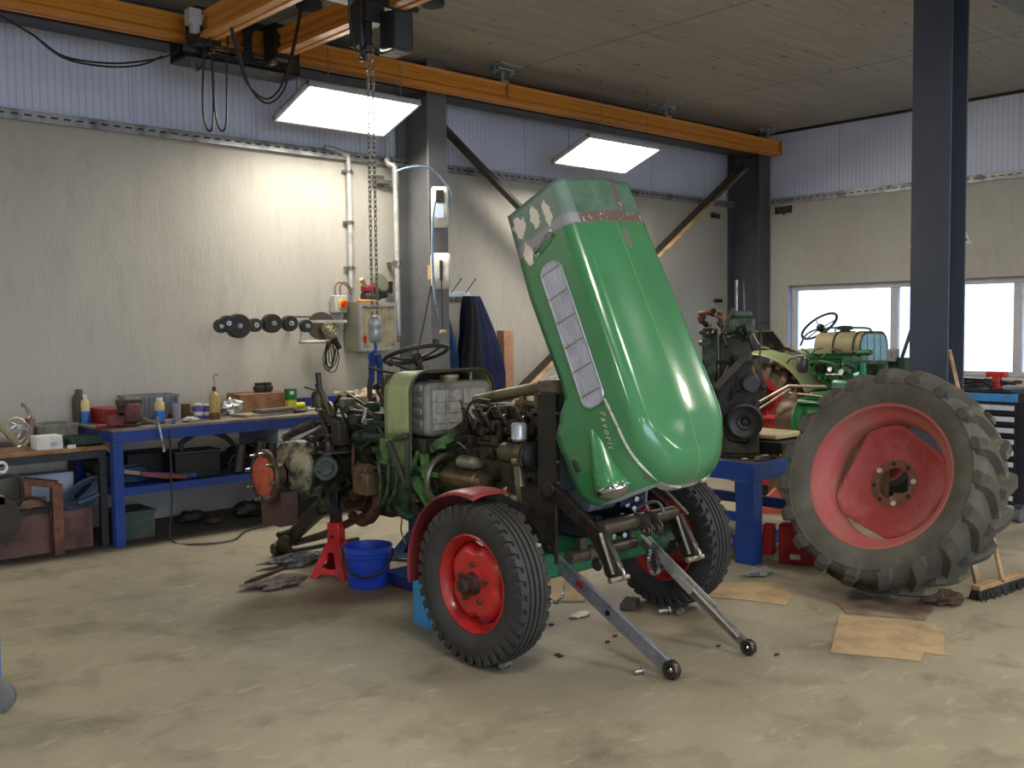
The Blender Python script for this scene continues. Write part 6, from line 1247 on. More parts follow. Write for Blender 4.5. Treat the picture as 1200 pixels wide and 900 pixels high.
# blue box behind the front wheel, oil pan
t = thing('blue_box', 'bright blue upright box with a white diamond mark behind the left front wheel', 'box', (3.4, 4.2, 0))
b = MB(); b.bx(3.27, 3.52, 3.98, 4.40, 0, .40); b.build('shell', mat((64, 156, 228), .45, 0, (56, 142, 214), 3), t, bevel=.004)
b = MB(); q = at(501, 692, X=3.268)
for i in range(4): a0, a1 = PI/2*i, PI/2*(i+1); b.bar(q+V3((0, .04*math.cos(a0), .055*math.sin(a0))), q+V3((0, .04*math.cos(a1), .055*math.sin(a1))), .003, .008, up=(1, 0, 0))
b.bar(q+V3((0, .02, 0)), q-V3((0, .012, 0)), .003, .006, up=(1, 0, 0)); b.build('white_diamond_mark', WHITE, t, ang=0)
q = at(474, 694, Z=0); b = MB(); x0, x1, y0, y1 = q.x, q.x+.42, q.y-.16, q.y+.22
b.add([(x0+.03, y0+.03, 0), (x1-.03, y0+.03, 0), (x1-.03, y1-.03, 0), (x0+.03, y1-.03, 0), (x0, y0, .1), (x1, y0, .1), (x1, y1, .1), (x0, y1, .1), (x0+.015, y0+.015, .1), (x1-.015, y0+.015, .1), (x1-.015, y1-.015, .1), (x0+.015, y1-.015, .1), (x0+.04, y0+.04, .01), (x1-.04, y0+.04, .01), (x1-.04, y1-.04, .01), (x0+.04, y1-.04, .01)],
      [(3, 2, 1, 0), (0, 1, 5, 4), (1, 2, 6, 5), (2, 3, 7, 6), (3, 0, 4, 7), (4, 5, 9, 8), (5, 6, 10, 9), (6, 7, 11, 10), (7, 4, 8, 11), (8, 9, 13, 12), (9, 10, 14, 13), (10, 11, 15, 14), (11, 8, 12, 15), (12, 13, 14, 15)])
one('drip_tray', b, mat((30, 54, 120), .4, 0, (24, 40, 84), 6), 'dark blue drip tray on the floor left of the bright blue box', 'tray', bevel=.008)
# rags, bar and other things on the floor
RAG = mat((112, 116, 128), .8, 0, (66, 62, 58), 18, .4, .6)
lump('oily_rag', 350, 661, .17, RAG, 'grey oily rag heap near the red jack stand, the one farther from the camera', 'rag', z=0, seed=12, sq=(1.2, .55, .22), amp=.5)
lump('oily_rag', 325, 686, .16, mat((116, 104, 96), .8, 0, (70, 62, 56), 16), 'flat brownish oily rag nearest the steel bar on the floor', 'rag', z=0, seed=17, sq=(1.2, .6, .14), amp=.45)
b = MB(); p0 = at(288, 683, Z=.012); p1 = at(336, 664, Z=.012); b.tube([p0, p0+(p1-p0)*.14+V3((0, 0, .004)), p1], [.012, .012, .012], 8); one('pry_bar', b, RUST, 'thin dark steel bar lying between the two oily rags', 'bar')
b = MB(); p0 = at(345, 645, Z=.015); p1 = at(420, 631, Z=.015); b.bar(p0, p1, .03, .02); b.torus(at(343, 645, Z=.012), (0, 0, 1), .03, .01, 16, 6); one('link_rod', b, GREASE, 'greasy rod with an eye lying under the rear linkage', 'rod')
CBF = mat((176, 152, 116), .85, 0, (140, 118, 90), 5, .45, .7)
def sheet(name, pxs, label, m=CBF, th=.004, cat='cardboard', curl=.0):
    pts = [at(x, y, Z=.002) for x, y in pxs]; b = MB(); b.prism(pts[::-1], (0, 0, th)); return one(name, b, m, label, cat, ang=0)
sheet('cardboard_sheet', [(628, 683), (640, 662), (682, 661), (690, 684), (672, 688), (686, 705), (630, 706)], 'flattened cardboard under the front of the tractor', th=.012)
sheet('cardboard_sheet', [(984, 720), (973, 765), (1040, 771), (1079, 776), (1083, 765), (1103, 768), (1118, 769), (1106, 764), (1107, 740), (1096, 737), (1102, 732), (1040, 727), (992, 722)], 'torn brown cardboard nearest the camera in front of the big tyre')
sheet('cardboard_sheet', [(980, 707), (992, 719), (1084, 727), (1094, 715), (1088, 700), (1040, 700), (1000, 706)], 'dirty cardboard partly under the big tyre', mat((150, 128, 106), .85, 0, (96, 80, 70), 4, .4, .65), .005)
sheet('cardboard_sheet', [(842, 684), (905, 682), (932, 694), (921, 710), (872, 703), (828, 700)], 'flat cardboard between the right front wheel and the big tyre', mat((180, 154, 116), .85, 0, (150, 124, 92), 4))
b = MB(); q = at(735, 716, Z=0); q2 = at(744, 704, Z=0); d = (q2-q).normalized(); b.bar(q+V3((0, 0, .022)), q+d*.16+V3((0, 0, .022)), .09, .04); one('steel_tube_offcut', b, mat((90, 84, 76), .4, .5), 'short flat steel tube offcut lying before the right front wheel', 'offcut', bevel=.006)
lump('paper_scrap', 680, 722, .05, mat((214, 212, 190), .8), 'small crumpled white paper beside the left lower link', 'paper', z=0, seed=41, sq=(1.5, .6, .2))
lump('paper_scrap', 888, 673, .09, mat((150, 152, 150), .4, .1), 'crumpled clear plastic scrap before the blue table leg', 'plastic', z=0, seed=44, sq=(1.4, .6, .2), amp=.6)
def bolt_on_floor(px, py, L, ang, label, r=.011):
    q = at(px, py, Z=r*1.4); d = V3((math.cos(ang), math.sin(ang), 0))*L/2; b = MB(); b.cyl(q-d, q+d, r, n=10); b.cyl(q+d*.8, q+d*1.15, r*1.6, n=6); one('loose_bolt', b, mat((168, 168, 170), .3, .8), label, 'bolt')
bolt_on_floor(591, 779, .055, .2, 'loose steel bolt lying beside the left front tyre', .016); bolt_on_floor(748, 787, .045, -.3, 'loose steel bolt on the floor between the two lower links near their ends', .011)
bolt_on_floor(777, 716, .07, -.3, 'left of two loose steel pins before the right front tyre', .016); bolt_on_floor(797, 717, .05, .3, 'right of two loose steel pins before the right front tyre', .014)
for i, (x, y) in enumerate(((721, 746), (712, 753), (657, 770), (842, 758), (646, 733), (653, 768), (910, 768))):
    lump('dirt_crumb', x, y, .012, mat((60, 46, 34), .9), 'tiny dark crumb of dirt on the open floor before the tractor', 'dirt', z=0, seed=50+i, sq=(1.4, .8, .4)).__setitem__('group', 'dirt crumbs on the floor')
lump('dirt_heap', 1104, 705, .11, mat((96, 76, 60), .95, 0, (60, 48, 40), 30), 'small heap of brown dirt beside the foot of the big tyre', 'dirt', z=0, seed=61, sq=(1.3, .8, .25), amp=.5)
# ================================================================ BIG REAR WHEEL
_rv = (fwd+RT*((1030-600)/FPX)+UP*((450-557)/FPX)).normalized(); _a, _b = math.radians(39), math.radians(29)
wn = (-_rv*math.cos(_a)+(-RT*math.cos(_b)+UP*math.sin(_b))*math.sin(_a)).normalized(); RW_, WW = .668, .36
cz = RW_*math.sqrt(1-wn.z**2)+.150*wn.z+.012
Fc = fwd+RT*((1030-600)/FPX)+UP*((450-557)/FPX)
Zt = 5.0
for _ in range(60):
    wc = EYE+Fc*Zt-wn*.15
    if wc.z > cz: Zt += .02
wf = thing('tractor_rear_wheel', 'large lugged tractor tyre on a faded red rim standing tilted on the floor', 'wheel', (wc.x, wc.y, 0)); wf['label'] = 'large lugged tractor tyre on a faded red rim leaning before the tool chest'
wx, wy_, wa = basis(wn)
b = MB(); h = WW/2
b.lathe([(.425, -.72*h), (.45, -.9*h), (.53, -1.06*h), (.60, -1.02*h), (.625, -.86*h), (.634, -.5*h), (.637, 0), (.634, .5*h), (.625, .86*h), (.60, 1.02*h), (.575, 1.07*h), (.572, 1.09*h), (.566, 1.09*h), (.563, 1.07*h), (.53, 1.06*h), (.45, .9*h), (.425, .72*h)], wc, wn, 96, True)
AG = mat((96, 93, 84), .78, 0, (72, 69, 62), 4, .35, .65, .35)
b.build('tyre_carcass', AG, wf)
LUGM = mat((74, 71, 65), .8, 0, (138, 128, 100), 5, .54, .66, .4)
for s in (-1, 1):
    for k in range(19):
        t0 = 2*PI*(k+(.5 if s > 0 else 0))/19; sg = 1
        path = [(-.02, 0, .676, .030), (.3, .06, .678, .031), (.6, .125, .677, .034), (.85, .175, .672, .040), (1.02, .205, .655, .048), (1.13, .222, .618, .050), (1.12, .235, .572, .034)]
        base = [.630, .628, .622, .612, .595, .578, .560]; b = MB(); vs = []
        for (hh, dt, r, wd), rb in zip(path, base):
            t_ = t0+dt*sg
            for rr2, ww, hk in ((rb, wd*1.35, hh-.10 if hh > .9 else hh), (r, wd*.72, hh), (r, -wd*.72, hh), (rb, -wd*1.35, hh-.10 if hh > .9 else hh)):
                a_ = t_+ww/.64; vs.append(wc+(wx*math.cos(a_)+wy_*math.sin(a_))*rr2+wn*(hk*h*s))
        n = len(path); fs = [(i*4+j, i*4+j+1, i*4+j+5, i*4+j+4) for i in range(n-1) for j in range(3)]+[(0, 1, 2, 3), (n*4-1, n*4-2, n*4-3, n*4-4)]
        b.add(vs, fs); b.build('tread_lug', LUGM, wf, ang=25)
RR = mat((168, 78, 76), .6, 0, (150, 104, 90), 6, .42, .7); RD = mat((152, 56, 55), .58, 0, (170, 96, 90), 5, .48, .72)
b = MB(); b.lathe([(.425, .125), (.447, .135), (.456, .150), (.446, .160), (.430, .154), (.42, .125), (.405, .10), (.375, .085), (.362, .06), (.355, .0), (.36, -.06), (.40, -.12), (.445, -.15), (.425, -.14), (.37, -.1), (.345, -.06), (.345, 0), (.352, .065)][:13]+[(.43, -.14)], wc, wn, 88); b.build('rim', RR, wf)
def disc(u, v):
    t_ = 2*PI*u; ro = min([.350]+[c_/max(.01, math.cos(t_-math.radians(d_))) for d_, c_ in ((163, .275), (250, .312), (60, .312), (-20, .338)) if math.cos(t_-math.radians(d_)) > .3])
    pr = [(1.0, .02), (.93, .018), (.86, .005), (.76, -.012), (.64, -.026), (.54, -.036), (.47, -.042), (.40, -.046), (.30, -.05)]
    k = v*(len(pr)-1); i = min(int(k), len(pr)-2); f = k-i; q = pr[i][0]*(1-f)+pr[i+1][0]*f; hh = pr[i][1]*(1-f)+pr[i+1][1]*f
    g_ = max(0, (q-.55)/.45); rr2 = (.350*(1-g_)+ro*g_)*q
    return wc+(wx*math.cos(t_)+wy_*math.sin(t_))*rr2+wn*(hh+.05*0)
b = MB(); b.grid(disc, 88, 24, True); b.build('wheel_disc', RD, wf, solid=.008, ang=50)
b = MB(); b.lathe([(.100, -.05), (.100, -.040), (.148, -.040), (.150, -.05)], wc, wn, 48); b.build('hub_ring', mat((122, 76, 62), .6, .2, (90, 66, 58), 8), wf)
for k in range(8):
    t_ = 2*PI*k/8+.2; p = wc+(wx*math.cos(t_)+wy_*math.sin(t_))*.125-wn*.04; b = MB()
    if k % 3 == 0: b.cyl(p, p+wn*.012, .016, n=14); b.build('pale_bolt', mat((190, 180, 170), .5), wf)
    else: b.cyl(p-wn*.002, p+wn*.002, .015, n=14); b.build('bolt_hole', BLK, wf)
for k in range(6):
    t_ = 2*PI*k/6+.5; p = wc+(wx*math.cos(t_)+wy_*math.sin(t_))*.225-wn*.026; b = MB(); b.cyl(p, p+wn*.004, .009, n=10); b.build('small_hole', BLK, wf)
# the timber that keeps the wheel from falling back
pb = wc-wn*.20; pb.z = .0; b = MB(); b.bar(wc-wn*.20+V3((.03, .05, -.05)), (wc.x+.62, wc.y+.15, .03), .09, .06)
one('timber_prop', b, WOODB, 'timber propping the big wheel from behind', 'prop')
# ================================================================ BLUE TABLE WITH ENGINE
t = thing('blue_work_table', 'heavy blue steel work table carrying the black engine', 'table', (6.25, 4.6, 0)); x0, x1, y0, y1, zt = 5.72, 6.80, 3.82, 5.3, .70
TB = mat((32, 70, 150), .4, 0, (26, 54, 120), 4, .5, .75)
b = MB(); b.bx(x0, x1, y0, y1, zt-.02, zt); b.build('table_top', mat((84, 82, 80), .6, .2, (58, 50, 44), 6), t)
b = MB(); b.bx(x0-.004, x1, y0-.004, y0+.05, zt-.13, zt-.021); b.bx(x0-.004, x0+.05, y0+.05, y1, zt-.13, zt-.021); b.bx(x1-.05, x1, y0+.05, y1, zt-.13, zt-.021); b.bx(x0, x1, y1-.05, y1, zt-.13, zt-.021); b.bx(x0-.006, x1, y0-.006, y0, zt-.035, zt); b.bx(x0-.006, x0, y0, y1, zt-.035, zt); b.build('apron', TB, t, bevel=.003)
for x, y in ((x0, y0), (x1-.1, y0), (x0, y1-.12), (x1-.1, y1-.12)): b = MB(); b.bx(x-.006, x+.1, y-.006, y+.14, 0, zt-.13); b.build('leg', TB, t, bevel=.003)
b = MB(); b.bx(x0+.02, x0+.06, y0+.14, y1-.12, .10, .18); b.bx(x0+.1, x1-.1, y0+.03, y0+.07, .10, .18); b.bx(x0+.02, x0+.06, y0+.14, y1-.12, .28, .34); b.bx(x1-.07, x1-.03, y0+.14, y1-.12, .2, .28); b.build('stretcher', TB, t)
# engine facing the camera
ec = V3((5.98, 4.14, zt)); ea = math.atan2(-ec.x, ec.y)+.12   # its front looks back to the room
T = Matrix.Translation(ec) @ Matrix.Rotation(math.atan2(-ec.x, ec.y)+.0, 4, 'Z')  # local -Y looks towards the eye
eg = thing('spare_engine', 'greasy black upright engine standing on the blue table', 'engine', ec)
EK = mat((40, 40, 38), .4, .25, (26, 24, 22), 8, .4, .6, .3); EK2 = mat((70, 62, 54), .5, .2, (38, 34, 32), 9)
def E(name, fn, m, label=None, **k): b = MB(T); fn(b); o = b.build(name, m, eg, **k); (label and o.__setitem__('label', label)); return o
E('crankcase', lambda b: (b.bx(-.13, .16, -.12, .32, 0, .46), b.bx(-.10, .15, -.14, -.12, .03, .5)), EK2, bevel=.02)
E('timing_cover', lambda b: (b.prism([(-.14, -.16, .30), (-.05, -.16, .12), (.08, -.16, .1), (.15, -.16, .25), (.16, -.16, .52), (.08, -.16, .68), (-.06, -.16, .66), (-.13, -.16, .5)], (0, .05, 0)),), EK, bevel=.015)
E('crank_pulley', lambda b: (b.lathe([(.02, .0), (.03, .05), (.05, .055), (.05, .03), (.085, .03), (.11, .045), (.125, .04), (.125, .02), (.11, .01), (.125, .0), (.125, -.02), (.001, -.02)], (.06, -.19, .27), (0, -1, 0), 36), b.cyl((.06, -.19, .27), (.06, -.26, .27), .022, n=12)), mat((50, 50, 50), .4, .4, (30, 30, 30), 12))
E('dynamo', lambda b: (b.cyl((.1, -.2, .53), (.1, .0, .53), .06, n=20), b.cyl((.1, -.24, .53), (.1, -.22, .53), .05, n=20)), mat((60, 66, 74), .4, .2), bevel=0)
E('cylinder_block', lambda b: (b.bx(-.12, .11, -.06, .3, .46, .88), b.bx(-.13, .12, -.07, .31, .66, .69)), mat((50, 56, 50), .45, .15, (30, 30, 28), 8), bevel=.02)
E('cylinder_head', lambda b: (b.bx(-.07, .13, -.08, .3, .88, .99), b.bx(-.03, .11, -.06, .26, .99, 1.04)), mat((84, 100, 88), .45, .1, (50, 58, 50), 10), 'grey green cylinder head', bevel=.02)
E('head_stud', lambda b: b.cyl((-.0, .0, 1.03), (-.0, .0, 1.26), .011, n=8), STEEL); E('head_stud', lambda b: b.cyl((.05, .06, 1.03), (.045, .06, 1.24), .014, n=8), DSTEEL)
E('green_cover', lambda b: b.prism([(-.24, -.04, .42), (-.13, -.04, .42), (-.13, -.04, .92), (-.24, -.04, .92)], (0, .12, 0)), TGREEN, 'green side cover', bevel=.015)
E('copper_pipe', lambda b: b.tube(smooth([(-.26, -.05, 1.02), (-.18, -.08, 1.03), (-.12, -.08, 1.0), (-.1, -.05, .96)], 5), .016), mat((180, 120, 90), .35, .7))
rr = random.Random(21)
for i in range(16):
    x, z = rr.uniform(-.27, -.1), rr.uniform(.8, 1.04); E('fuel_fitting', (lambda x, z: lambda b: b.cyl((x, -.06, z), (x+rr.uniform(-.02, .02), -.1, z+rr.uniform(-.03, .03)), rr.uniform(.010, .02), n=8))(x, z), rr.choice([GREASE, DSTEEL, RUST]))
for i in range(26):
    x, z = rr.uniform(-.13, .15), rr.uniform(.1, .95)
    if rr.random() < .4: f = (lambda x, z: lambda b: b.bolt((x, -.165 if z < .66 else -.08, z), (0, -1, 0), .011, .018))(x, z); nm = 'bolt'
    else: f = (lambda x, z: lambda b: b.tube(smooth([(x, -.12, z), (x+rr.uniform(-.06, .06), -.2, z+rr.uniform(-.06, .1)), (x+rr.uniform(-.1, .1), -.14, z+rr.uniform(-.1, .14))], 4), rr.uniform(.007, .014)))(x, z); nm = 'pipe'
    E(nm, f, rr.choice([GREASE, DSTEEL, EK, GRIME]))
E('belt_bracket', lambda b: (b.bar((-.14, -.2, .5), (.06, -.2, .72), .03, .05), b.bar((.12, -.18, .70), (.2, -.18, .5), .02, .035)), EK2, bevel=.004)
E('dip_stick', lambda b: (b.tube([(.16, -.05, .6), (.17, -.06, .95)], .006), b.tube([(.14, -.06, .95), (.22, -.06, .95)], .006)), DSTEEL)
# things lying on the table
for nm, x0_, x1_, y0_, y1_, z0_, z1_, m, lab, cat in (('plywood_board', 6.28, 6.7, 4.0, 4.5, .80, .83, mat((196, 180, 140), .7), 'pale plywood board on the dark tray beside the engine', 'board'),
        ('dark_tray', 6.2, 6.78, 3.9, 4.5, .702, .79, mat((40, 40, 44), .5), 'dark low tray under the plywood board', 'tray')):
    b = MB(); b.bx(x0_, x1_, y0_, y1_, z0_, z1_); one(nm, b, m, lab, cat, bevel=.006)
b = MB(); b.bx(6.3, 6.5, 3.84, 3.9, .702, .775); one('red_case', b, mat((200, 32, 52), .4), 'small red case at the right end of the blue table', 'case', bevel=.006)
for i in range(14):
    x, y = rr.uniform(5.76, 6.15), rr.uniform(3.85, 3.98); b = MB(); a = rr.uniform(0, 3); d = V3((math.cos(a), math.sin(a), 0))*rr.uniform(.012, .03); b.cyl(V3((x, y, .71))-d, V3((x, y, .71))+d, .008, n=8)
    one('small_fastener', b, rr.choice([STEEL, CHROME, DSTEEL]), 'small loose fastener at the front edge of the blue table', 'fastener', 'loose fasteners on the blue table')
# red cast block on the floor behind the tyre, orange stand foot
t = thing('red_counterweight', 'dark red steel counterweight with a white sticker lying between table and big tyre', 'counterweight', (6.1, 3.6, 0)); WR = mat((160, 24, 34), .45, 0, (120, 20, 28), 5)
q0, q1, q2 = at(903, 650, Z=0), at(912, 657, Z=0), at(952, 668, Z=0)
d = V3((.32, -.95, 0)).normalized(); nrm = V3((d.y, -d.x, 0)); o_ = at(912, 660, Z=0)
b = MB(); P = lambda s_, z: o_+d*s_+V3((0, 0, z)); b.prism([P(0, 0), P(.36, 0), P(.42, .12), P(.3, .26), P(.12, .28), P(.0, .27)], V3((.9, .3, 0))*.12); b.build('casting', WR, t, bevel=.01)
b = MB(); P2 = lambda s_, z: o_+d*s_+V3((-.03, .05, z)); b.prism([P2(-.05, .05), P2(.02, .05), P2(.02, .26), P2(-.05, .26)], V3((.9, .3, 0))*.1); b.build('side_flange', WR, t, bevel=.006)
b = MB(); q = at(925, 653, X=o_.x+d.x*.08-.002) if False else P(.10, .06)+V3((-.004, -.002, 0)); b.bar(P(.08, .055)-V3((.006, .002, 0)), P(.15, .055)-V3((.006, .002, 0)), .004, .035); b.build('white_sticker', WHITE, t, ang=0)
b = MB(); q = at(902, 602, Z=0); b.prism([q+V3((-.1, .12, 0)), q+V3((.12, -.12, 0)), q+V3((.04, -.04, .22))], (.05, .05, 0)); one('orange_stand_foot', b, mat((206, 90, 66), .5), 'orange triangular stand foot seen under the blue table', 'stand')
# ================================================================ TOOL CHEST AND BROOM
cx0, cx1, cy0, cy1 = 8.40, 8.95, 3.06, 3.92
t = thing('tool_chest', 'dark tool chest with blue top and silver drawer handles behind the big tyre', 'tool chest', (8.65, 3.55, 0))
b = MB(); b.bx(cx0+.01, cx1, cy0, cy1, .16, 1.0); b.build('cabinet', mat((34, 36, 44), .45), t, bevel=.008)
b = MB(); b.bx(cx0, cx1, cy0+.06, cy1, .985, 1.05); b.build('blue_top', mat((70, 140, 200), .4), t, bevel=.006); b = MB(); b.bx(cx0, cx1, cy0-.005, cy0+.06, .97, 1.07); b.build('corner_post', BLK, t, bevel=.01)
for k in range(9):
    z = .92-.092*k; b = MB(); b.bx(cx0-.012, cx0+.01, cy0+.07, cy1-.04, z-.035, z+.045); d_ = b.build('drawer', mat((30, 32, 40), .45), t, bevel=.003); b = MB(); b.bx(cx0-.03, cx0-.012, cy0+.08, cy1-.06, z+.0, z+.04); b.build('silver_handle', mat((214, 216, 224), .4, .2), d_, bevel=.004)
for x, y in ((cx0+.08, cy0+.06), (cx0+.08, cy1-.1), (cx1-.08, cy0+.06), (cx1-.08, cy1-.1)):
    b = MB(); b.cyl((x, y-.025, .065), (x, y+.025, .065), .065, n=24); b.box((x, y, .145), (.08, .08, .03)); b.bx(x-.02, x+.02, y+.026, y+.032, .06, .14); b.build('caster', mat((96, 98, 104), .5), t)
b = MB(); b.bx(cx0+.03, cx1-.06, cy0+.12, cy1-.02, 1.051, 1.085); one('black_tray', b, BLK, 'black rubber tray with cables on top of the tool chest', 'tray', bevel=.012)
rr = random.Random(9)
for k in range(4):
    q = V3((8.55+.05*k, 3.5+.1*k, 1.10)); b = MB(); b.tube(smooth([q+V3((rr.uniform(-.15, .15), rr.uniform(-.3, .3), rr.uniform(0, .07))) for _ in range(7)], 6), rr.uniform(.007, .014)); one('loose_cable', b, BLK, ('thickest', 'longest', 'highest looping', 'rearmost')[k]+' loose dark cable on the tool chest', 'cable')
t = thing('small_red_vise', 'small red vise standing on the tool chest below the window', 'vise', (8.6, 3.35, 1.09)); VZ = mat((190, 44, 44), .5); q = at(1168, 457, X=8.6)
b = MB(); b.box((8.6, q.y, 1.10), (.1, .07, .05)); b.box((8.6, q.y, 1.15), (.07, .06, .08)); b.build('vise_base', VZ, t, bevel=.006); b = MB(); b.box((8.6, q.y, 1.205), (.08, .15, .035)); b.box((8.6, q.y-.07, 1.19), (.07, .02, .03)); b.box((8.6, q.y+.07, 1.19), (.07, .02, .03)); b.build('vise_jaws', VZ, t, bevel=.004)
h0 = at(1143, 704, Z=0); h1 = at(1213, 681, Z=0); hd_ = (h1-h0).normalized()
t = thing('push_broom', 'wide push broom with dark bristles and a long wooden handle at the right edge', 'broom', ((h0+h1)/2))
b = MB(); b.bar(h0+V3((0, 0, .075)), h1+V3((0, 0, .075)), .06, .03); b.build('broom_block', mat((170, 140, 100), .6), t, bevel=.006)
b = MB(); rr = random.Random(2); L = (h1-h0).length; side = V3((-hd_.y, hd_.x, 0))
for i in range(64):
    for j in range(5):
        p = h0+hd_*(L*(i+.5)/64)+side*(.012*(j-2)); e = p+side*rr.uniform(-.02, .02)+hd_*rr.uniform(-.01, .01)+side*(.008*(j-2)); b.tube([p+V3((0, 0, .062)), e+V3((0, 0, .002))], [.006, .004], 4)
b.build('bristles', mat((50, 46, 42), .8), t)['kind'] = 'stuff'
ht = at(1113, 411, Y=3.285); hb_ = at(1175, 681, Z=.085)
b = MB(); b.cyl(hb_, ht, .014, .013, 12); b.build('broom_handle', mat((186, 150, 112), .55, 0, (140, 110, 86), 8), t)
s0 = at(1147, 690, Z=0); b = MB(); b.bar(s0+V3((0, 0, .0)), at(1139, 655, Z=.17), .035, .03); b.add([], []); one('wooden_lath', b, mat((170, 140, 110), .6, 0, (110, 84, 66), 10), 'short wooden lath standing between the big tyre and the broom', 'lath')
# pole leaning in front of the window left of the free column
p0 = at(1058, 420, X=9.9); p1 = at(1073, 368, X=10.6); b = MB(); p0 = V3((9.6, 4.75, 0)); 
# ================================================================ SECOND TRACTOR IN THE BACKGROUND
GX = 9.5
t2 = thing('vintage_tractor', 'half dismantled small green tractor with a shell seat before the window', 'tractor', (GX, 5.6, 0))
G2 = mat((48, 118, 62), .35, 0, (34, 100, 56), 8, .5, .75, coat=.2); G3 = mat((138, 156, 108), .45, 0, (164, 144, 108), 3, .4, .6); TAN = mat((150, 136, 96), .5, 0, (110, 128, 76), 4, .5, .7)
def t2p(b, name, m, label=None, **k):
    o = b.build(name, m, t2, **k); (label and o.__setitem__('label', label)); return o
c2 = at(960, 382, X=GX); n2_ = V3((-.6, .25, .76)).normalized()
b = MB(); b.torus(c2, n2_, .205, .015, 44, 8); x, y, z = basis(n2_)
for k in range(3): a = 2*PI*k/3+.5; u = x*math.cos(a)+y*math.sin(a); b.tube([c2-n2_*.03, c2+u*.2], .007, 6)
b.lathe([(.001, -.06), (.035, -.06), (.045, -.02), (.03, .01), (.001, .015)], c2, n2_, 16); t2p(b, 'steering_wheel', BLK, 'thin black steering wheel')
b = MB(); b.cyl(c2-n2_*.04, c2-n2_*.3+V3((0, -.04, 0)), .03, n=12); t2p(b, 'steering_column', DSTEEL)
# seat shell
sc = at(917, 401, X=GX)
def seatf(u, v):
    a = PI*(u-.5); q = v
    # from high back (v=0) to front (v=1)
    w = .23*(.80+.20*math.sin(PI*min(1, q*1.1+.1))); S = abs(math.sin(a))
    yb = .30-.14*(q/.45) if q < .45 else .16-.46*((q-.45)/.55); zb = .24*(1-q/.45)**1.3 if q < .45 else -.03*((q-.45)/.55)
    return V3((sc.x+w*math.sin(a), sc.y+yb-.05*S**2*(1 if q < .6 else 0), sc.z-.12+zb+.07*S**2.5*math.sin(PI*min(1, q*1.2))))
b = MB(); b.grid(seatf, 20, 20); t2p(b, 'shell_seat', mat((52, 50, 50), .25, .3, (130, 118, 92), 4, .6, .75), 'glossy dark shell seat with pale rim', solid=.008)
b = MB(); b.tube([seatf(k/20, 0) for k in range(21)]+[seatf(1, k/20) for k in range(1, 21)]+[seatf(1-k/20, 1) for k in range(1, 21)]+[seatf(0, 1-k/20) for k in range(1, 20)], .010, 6, closed=True); t2p(b, 'seat_rim', mat((156, 146, 110), .4, .3))
b = MB(); b.bar(sc+V3((0, -.05, -.1)), sc+V3((0, -.3, -.35)), .06, .02); b.bar(sc+V3((0, -.3, -.12)), sc+V3((0, -.75, -.16)), .18, .03); t2p(b, 'seat_spring', TAN)
# tank with radiator panel
fL = at(1008, 405, X=9.24); tk0 = fL.y; tz1, tz0 = at(1008, 393, X=9.24).z, at(1008, 425, X=9.24).z; tyb = tk0+.50
A2 = arch(9.24, 9.80, tz0-.06, tz1+.03, .15, 8)
b = MB(); b.prism([(x, tk0+.012, z) for x, z in A2], (0, tyb-tk0, 0)); t2p(b, 'fuel_tank', TAN, 'tan and green fuel tank', ang=30)
for yy in (tk0+.08, tk0+.30): b = MB(); b.tube([(x+(.004 if x > GX else -.004), yy, z+.003) for x, z in A2], .009, 6); t2p(b, 'tank_strap', BLK)
for k in range(4):
    xa, xb = 9.255+.137*k, 9.375+.137*k; zt_ = lambda x: min(tz1+.02, tz1+.03-.15+math.sqrt(max(0, .15**2-max(0, 9.39-x, x-9.65)**2)))-.012
    b = MB(); b.prism([(xa, tk0+.011, tz0-.04), (xb, tk0+.011, tz0-.04), (xb, tk0+.011, zt_(xb)), ((xa+xb)/2, tk0+.011, zt_((xa+xb)/2)), (xa, tk0+.011, zt_(xa))], (0, -.012, 0)); t2p(b, 'front_panel', mat((126, 176, 188), .35), 'pale blue front panel', ang=0)
b = MB(); b.tube([(x, tk0, z) for x, z in A2], .01, 6); b.bx(9.26, 9.78, tk0+.001, tk0+.011, tz0-.05, tz1-.12); t2p(b, 'panel_edge', mat((46, 70, 50), .4))
b = MB(); b.lathe([(.001, 0), (.05, 0), (.05, .03), (.08, .035), (.085, .06), (.06, .075), (.001, .08)], (GX-.05, tk0+.28, tz1+.02), (0, 0, 1), 24); t2p(b, 'tank_cap', mat((60, 62, 50), .4))
b = MB(); b.tube(smooth(cab_px([(938, 405), (945, 392), (962, 385), (1000, 384), (1018, 385), (1020, 389), (1014, 398)], X=9.75), 5), .013); b.tube(cab_px([(979, 385), (979, 398)], X=9.75), .010); t2p(b, 'handrail', mat((120, 130, 112), .4, .4))
# engine and castings below
def bpx(x0, y0, x1, y1, X, d, m, name, label=None, bev=.02):
    a, c = at(x0, y1, X=X), at(x1, y0, X=X); b = MB(); b.bx(X, X+d, min(a.y, c.y), max(a.y, c.y), min(a.z, c.z), max(a.z, c.z)); t2p(b, name, m, label, bevel=bev)
bpx(946, 418, 985, 458, 9.2, .5, G2, 'engine_block', 'bright green engine block', .03)
bpx(943, 413, 1002, 421, 9.18, .4, G2, 'valve_cover', None, .02)
b = MB(); q = at(963, 431, X=9.19); b.cyl(q, q+V3((-.05, 0, 0)), .05, n=18); t2p(b, 'inlet_port', BLK)
b = MB(); b.cyl(at(950, 415, X=9.15), at(1022, 413, X=9.15), .018, n=10); b.cyl(at(1000, 414, X=9.13), at(1020, 413, X=9.13), .03, n=10); t2p(b, 'injection_pipe', mat((60, 110, 60), .4, .3))
bpx(985, 418, 1004, 448, 9.15, .25, mat((62, 130, 96), .4, .1, (44, 90, 70), 9), 'injection_pump', None, .02)
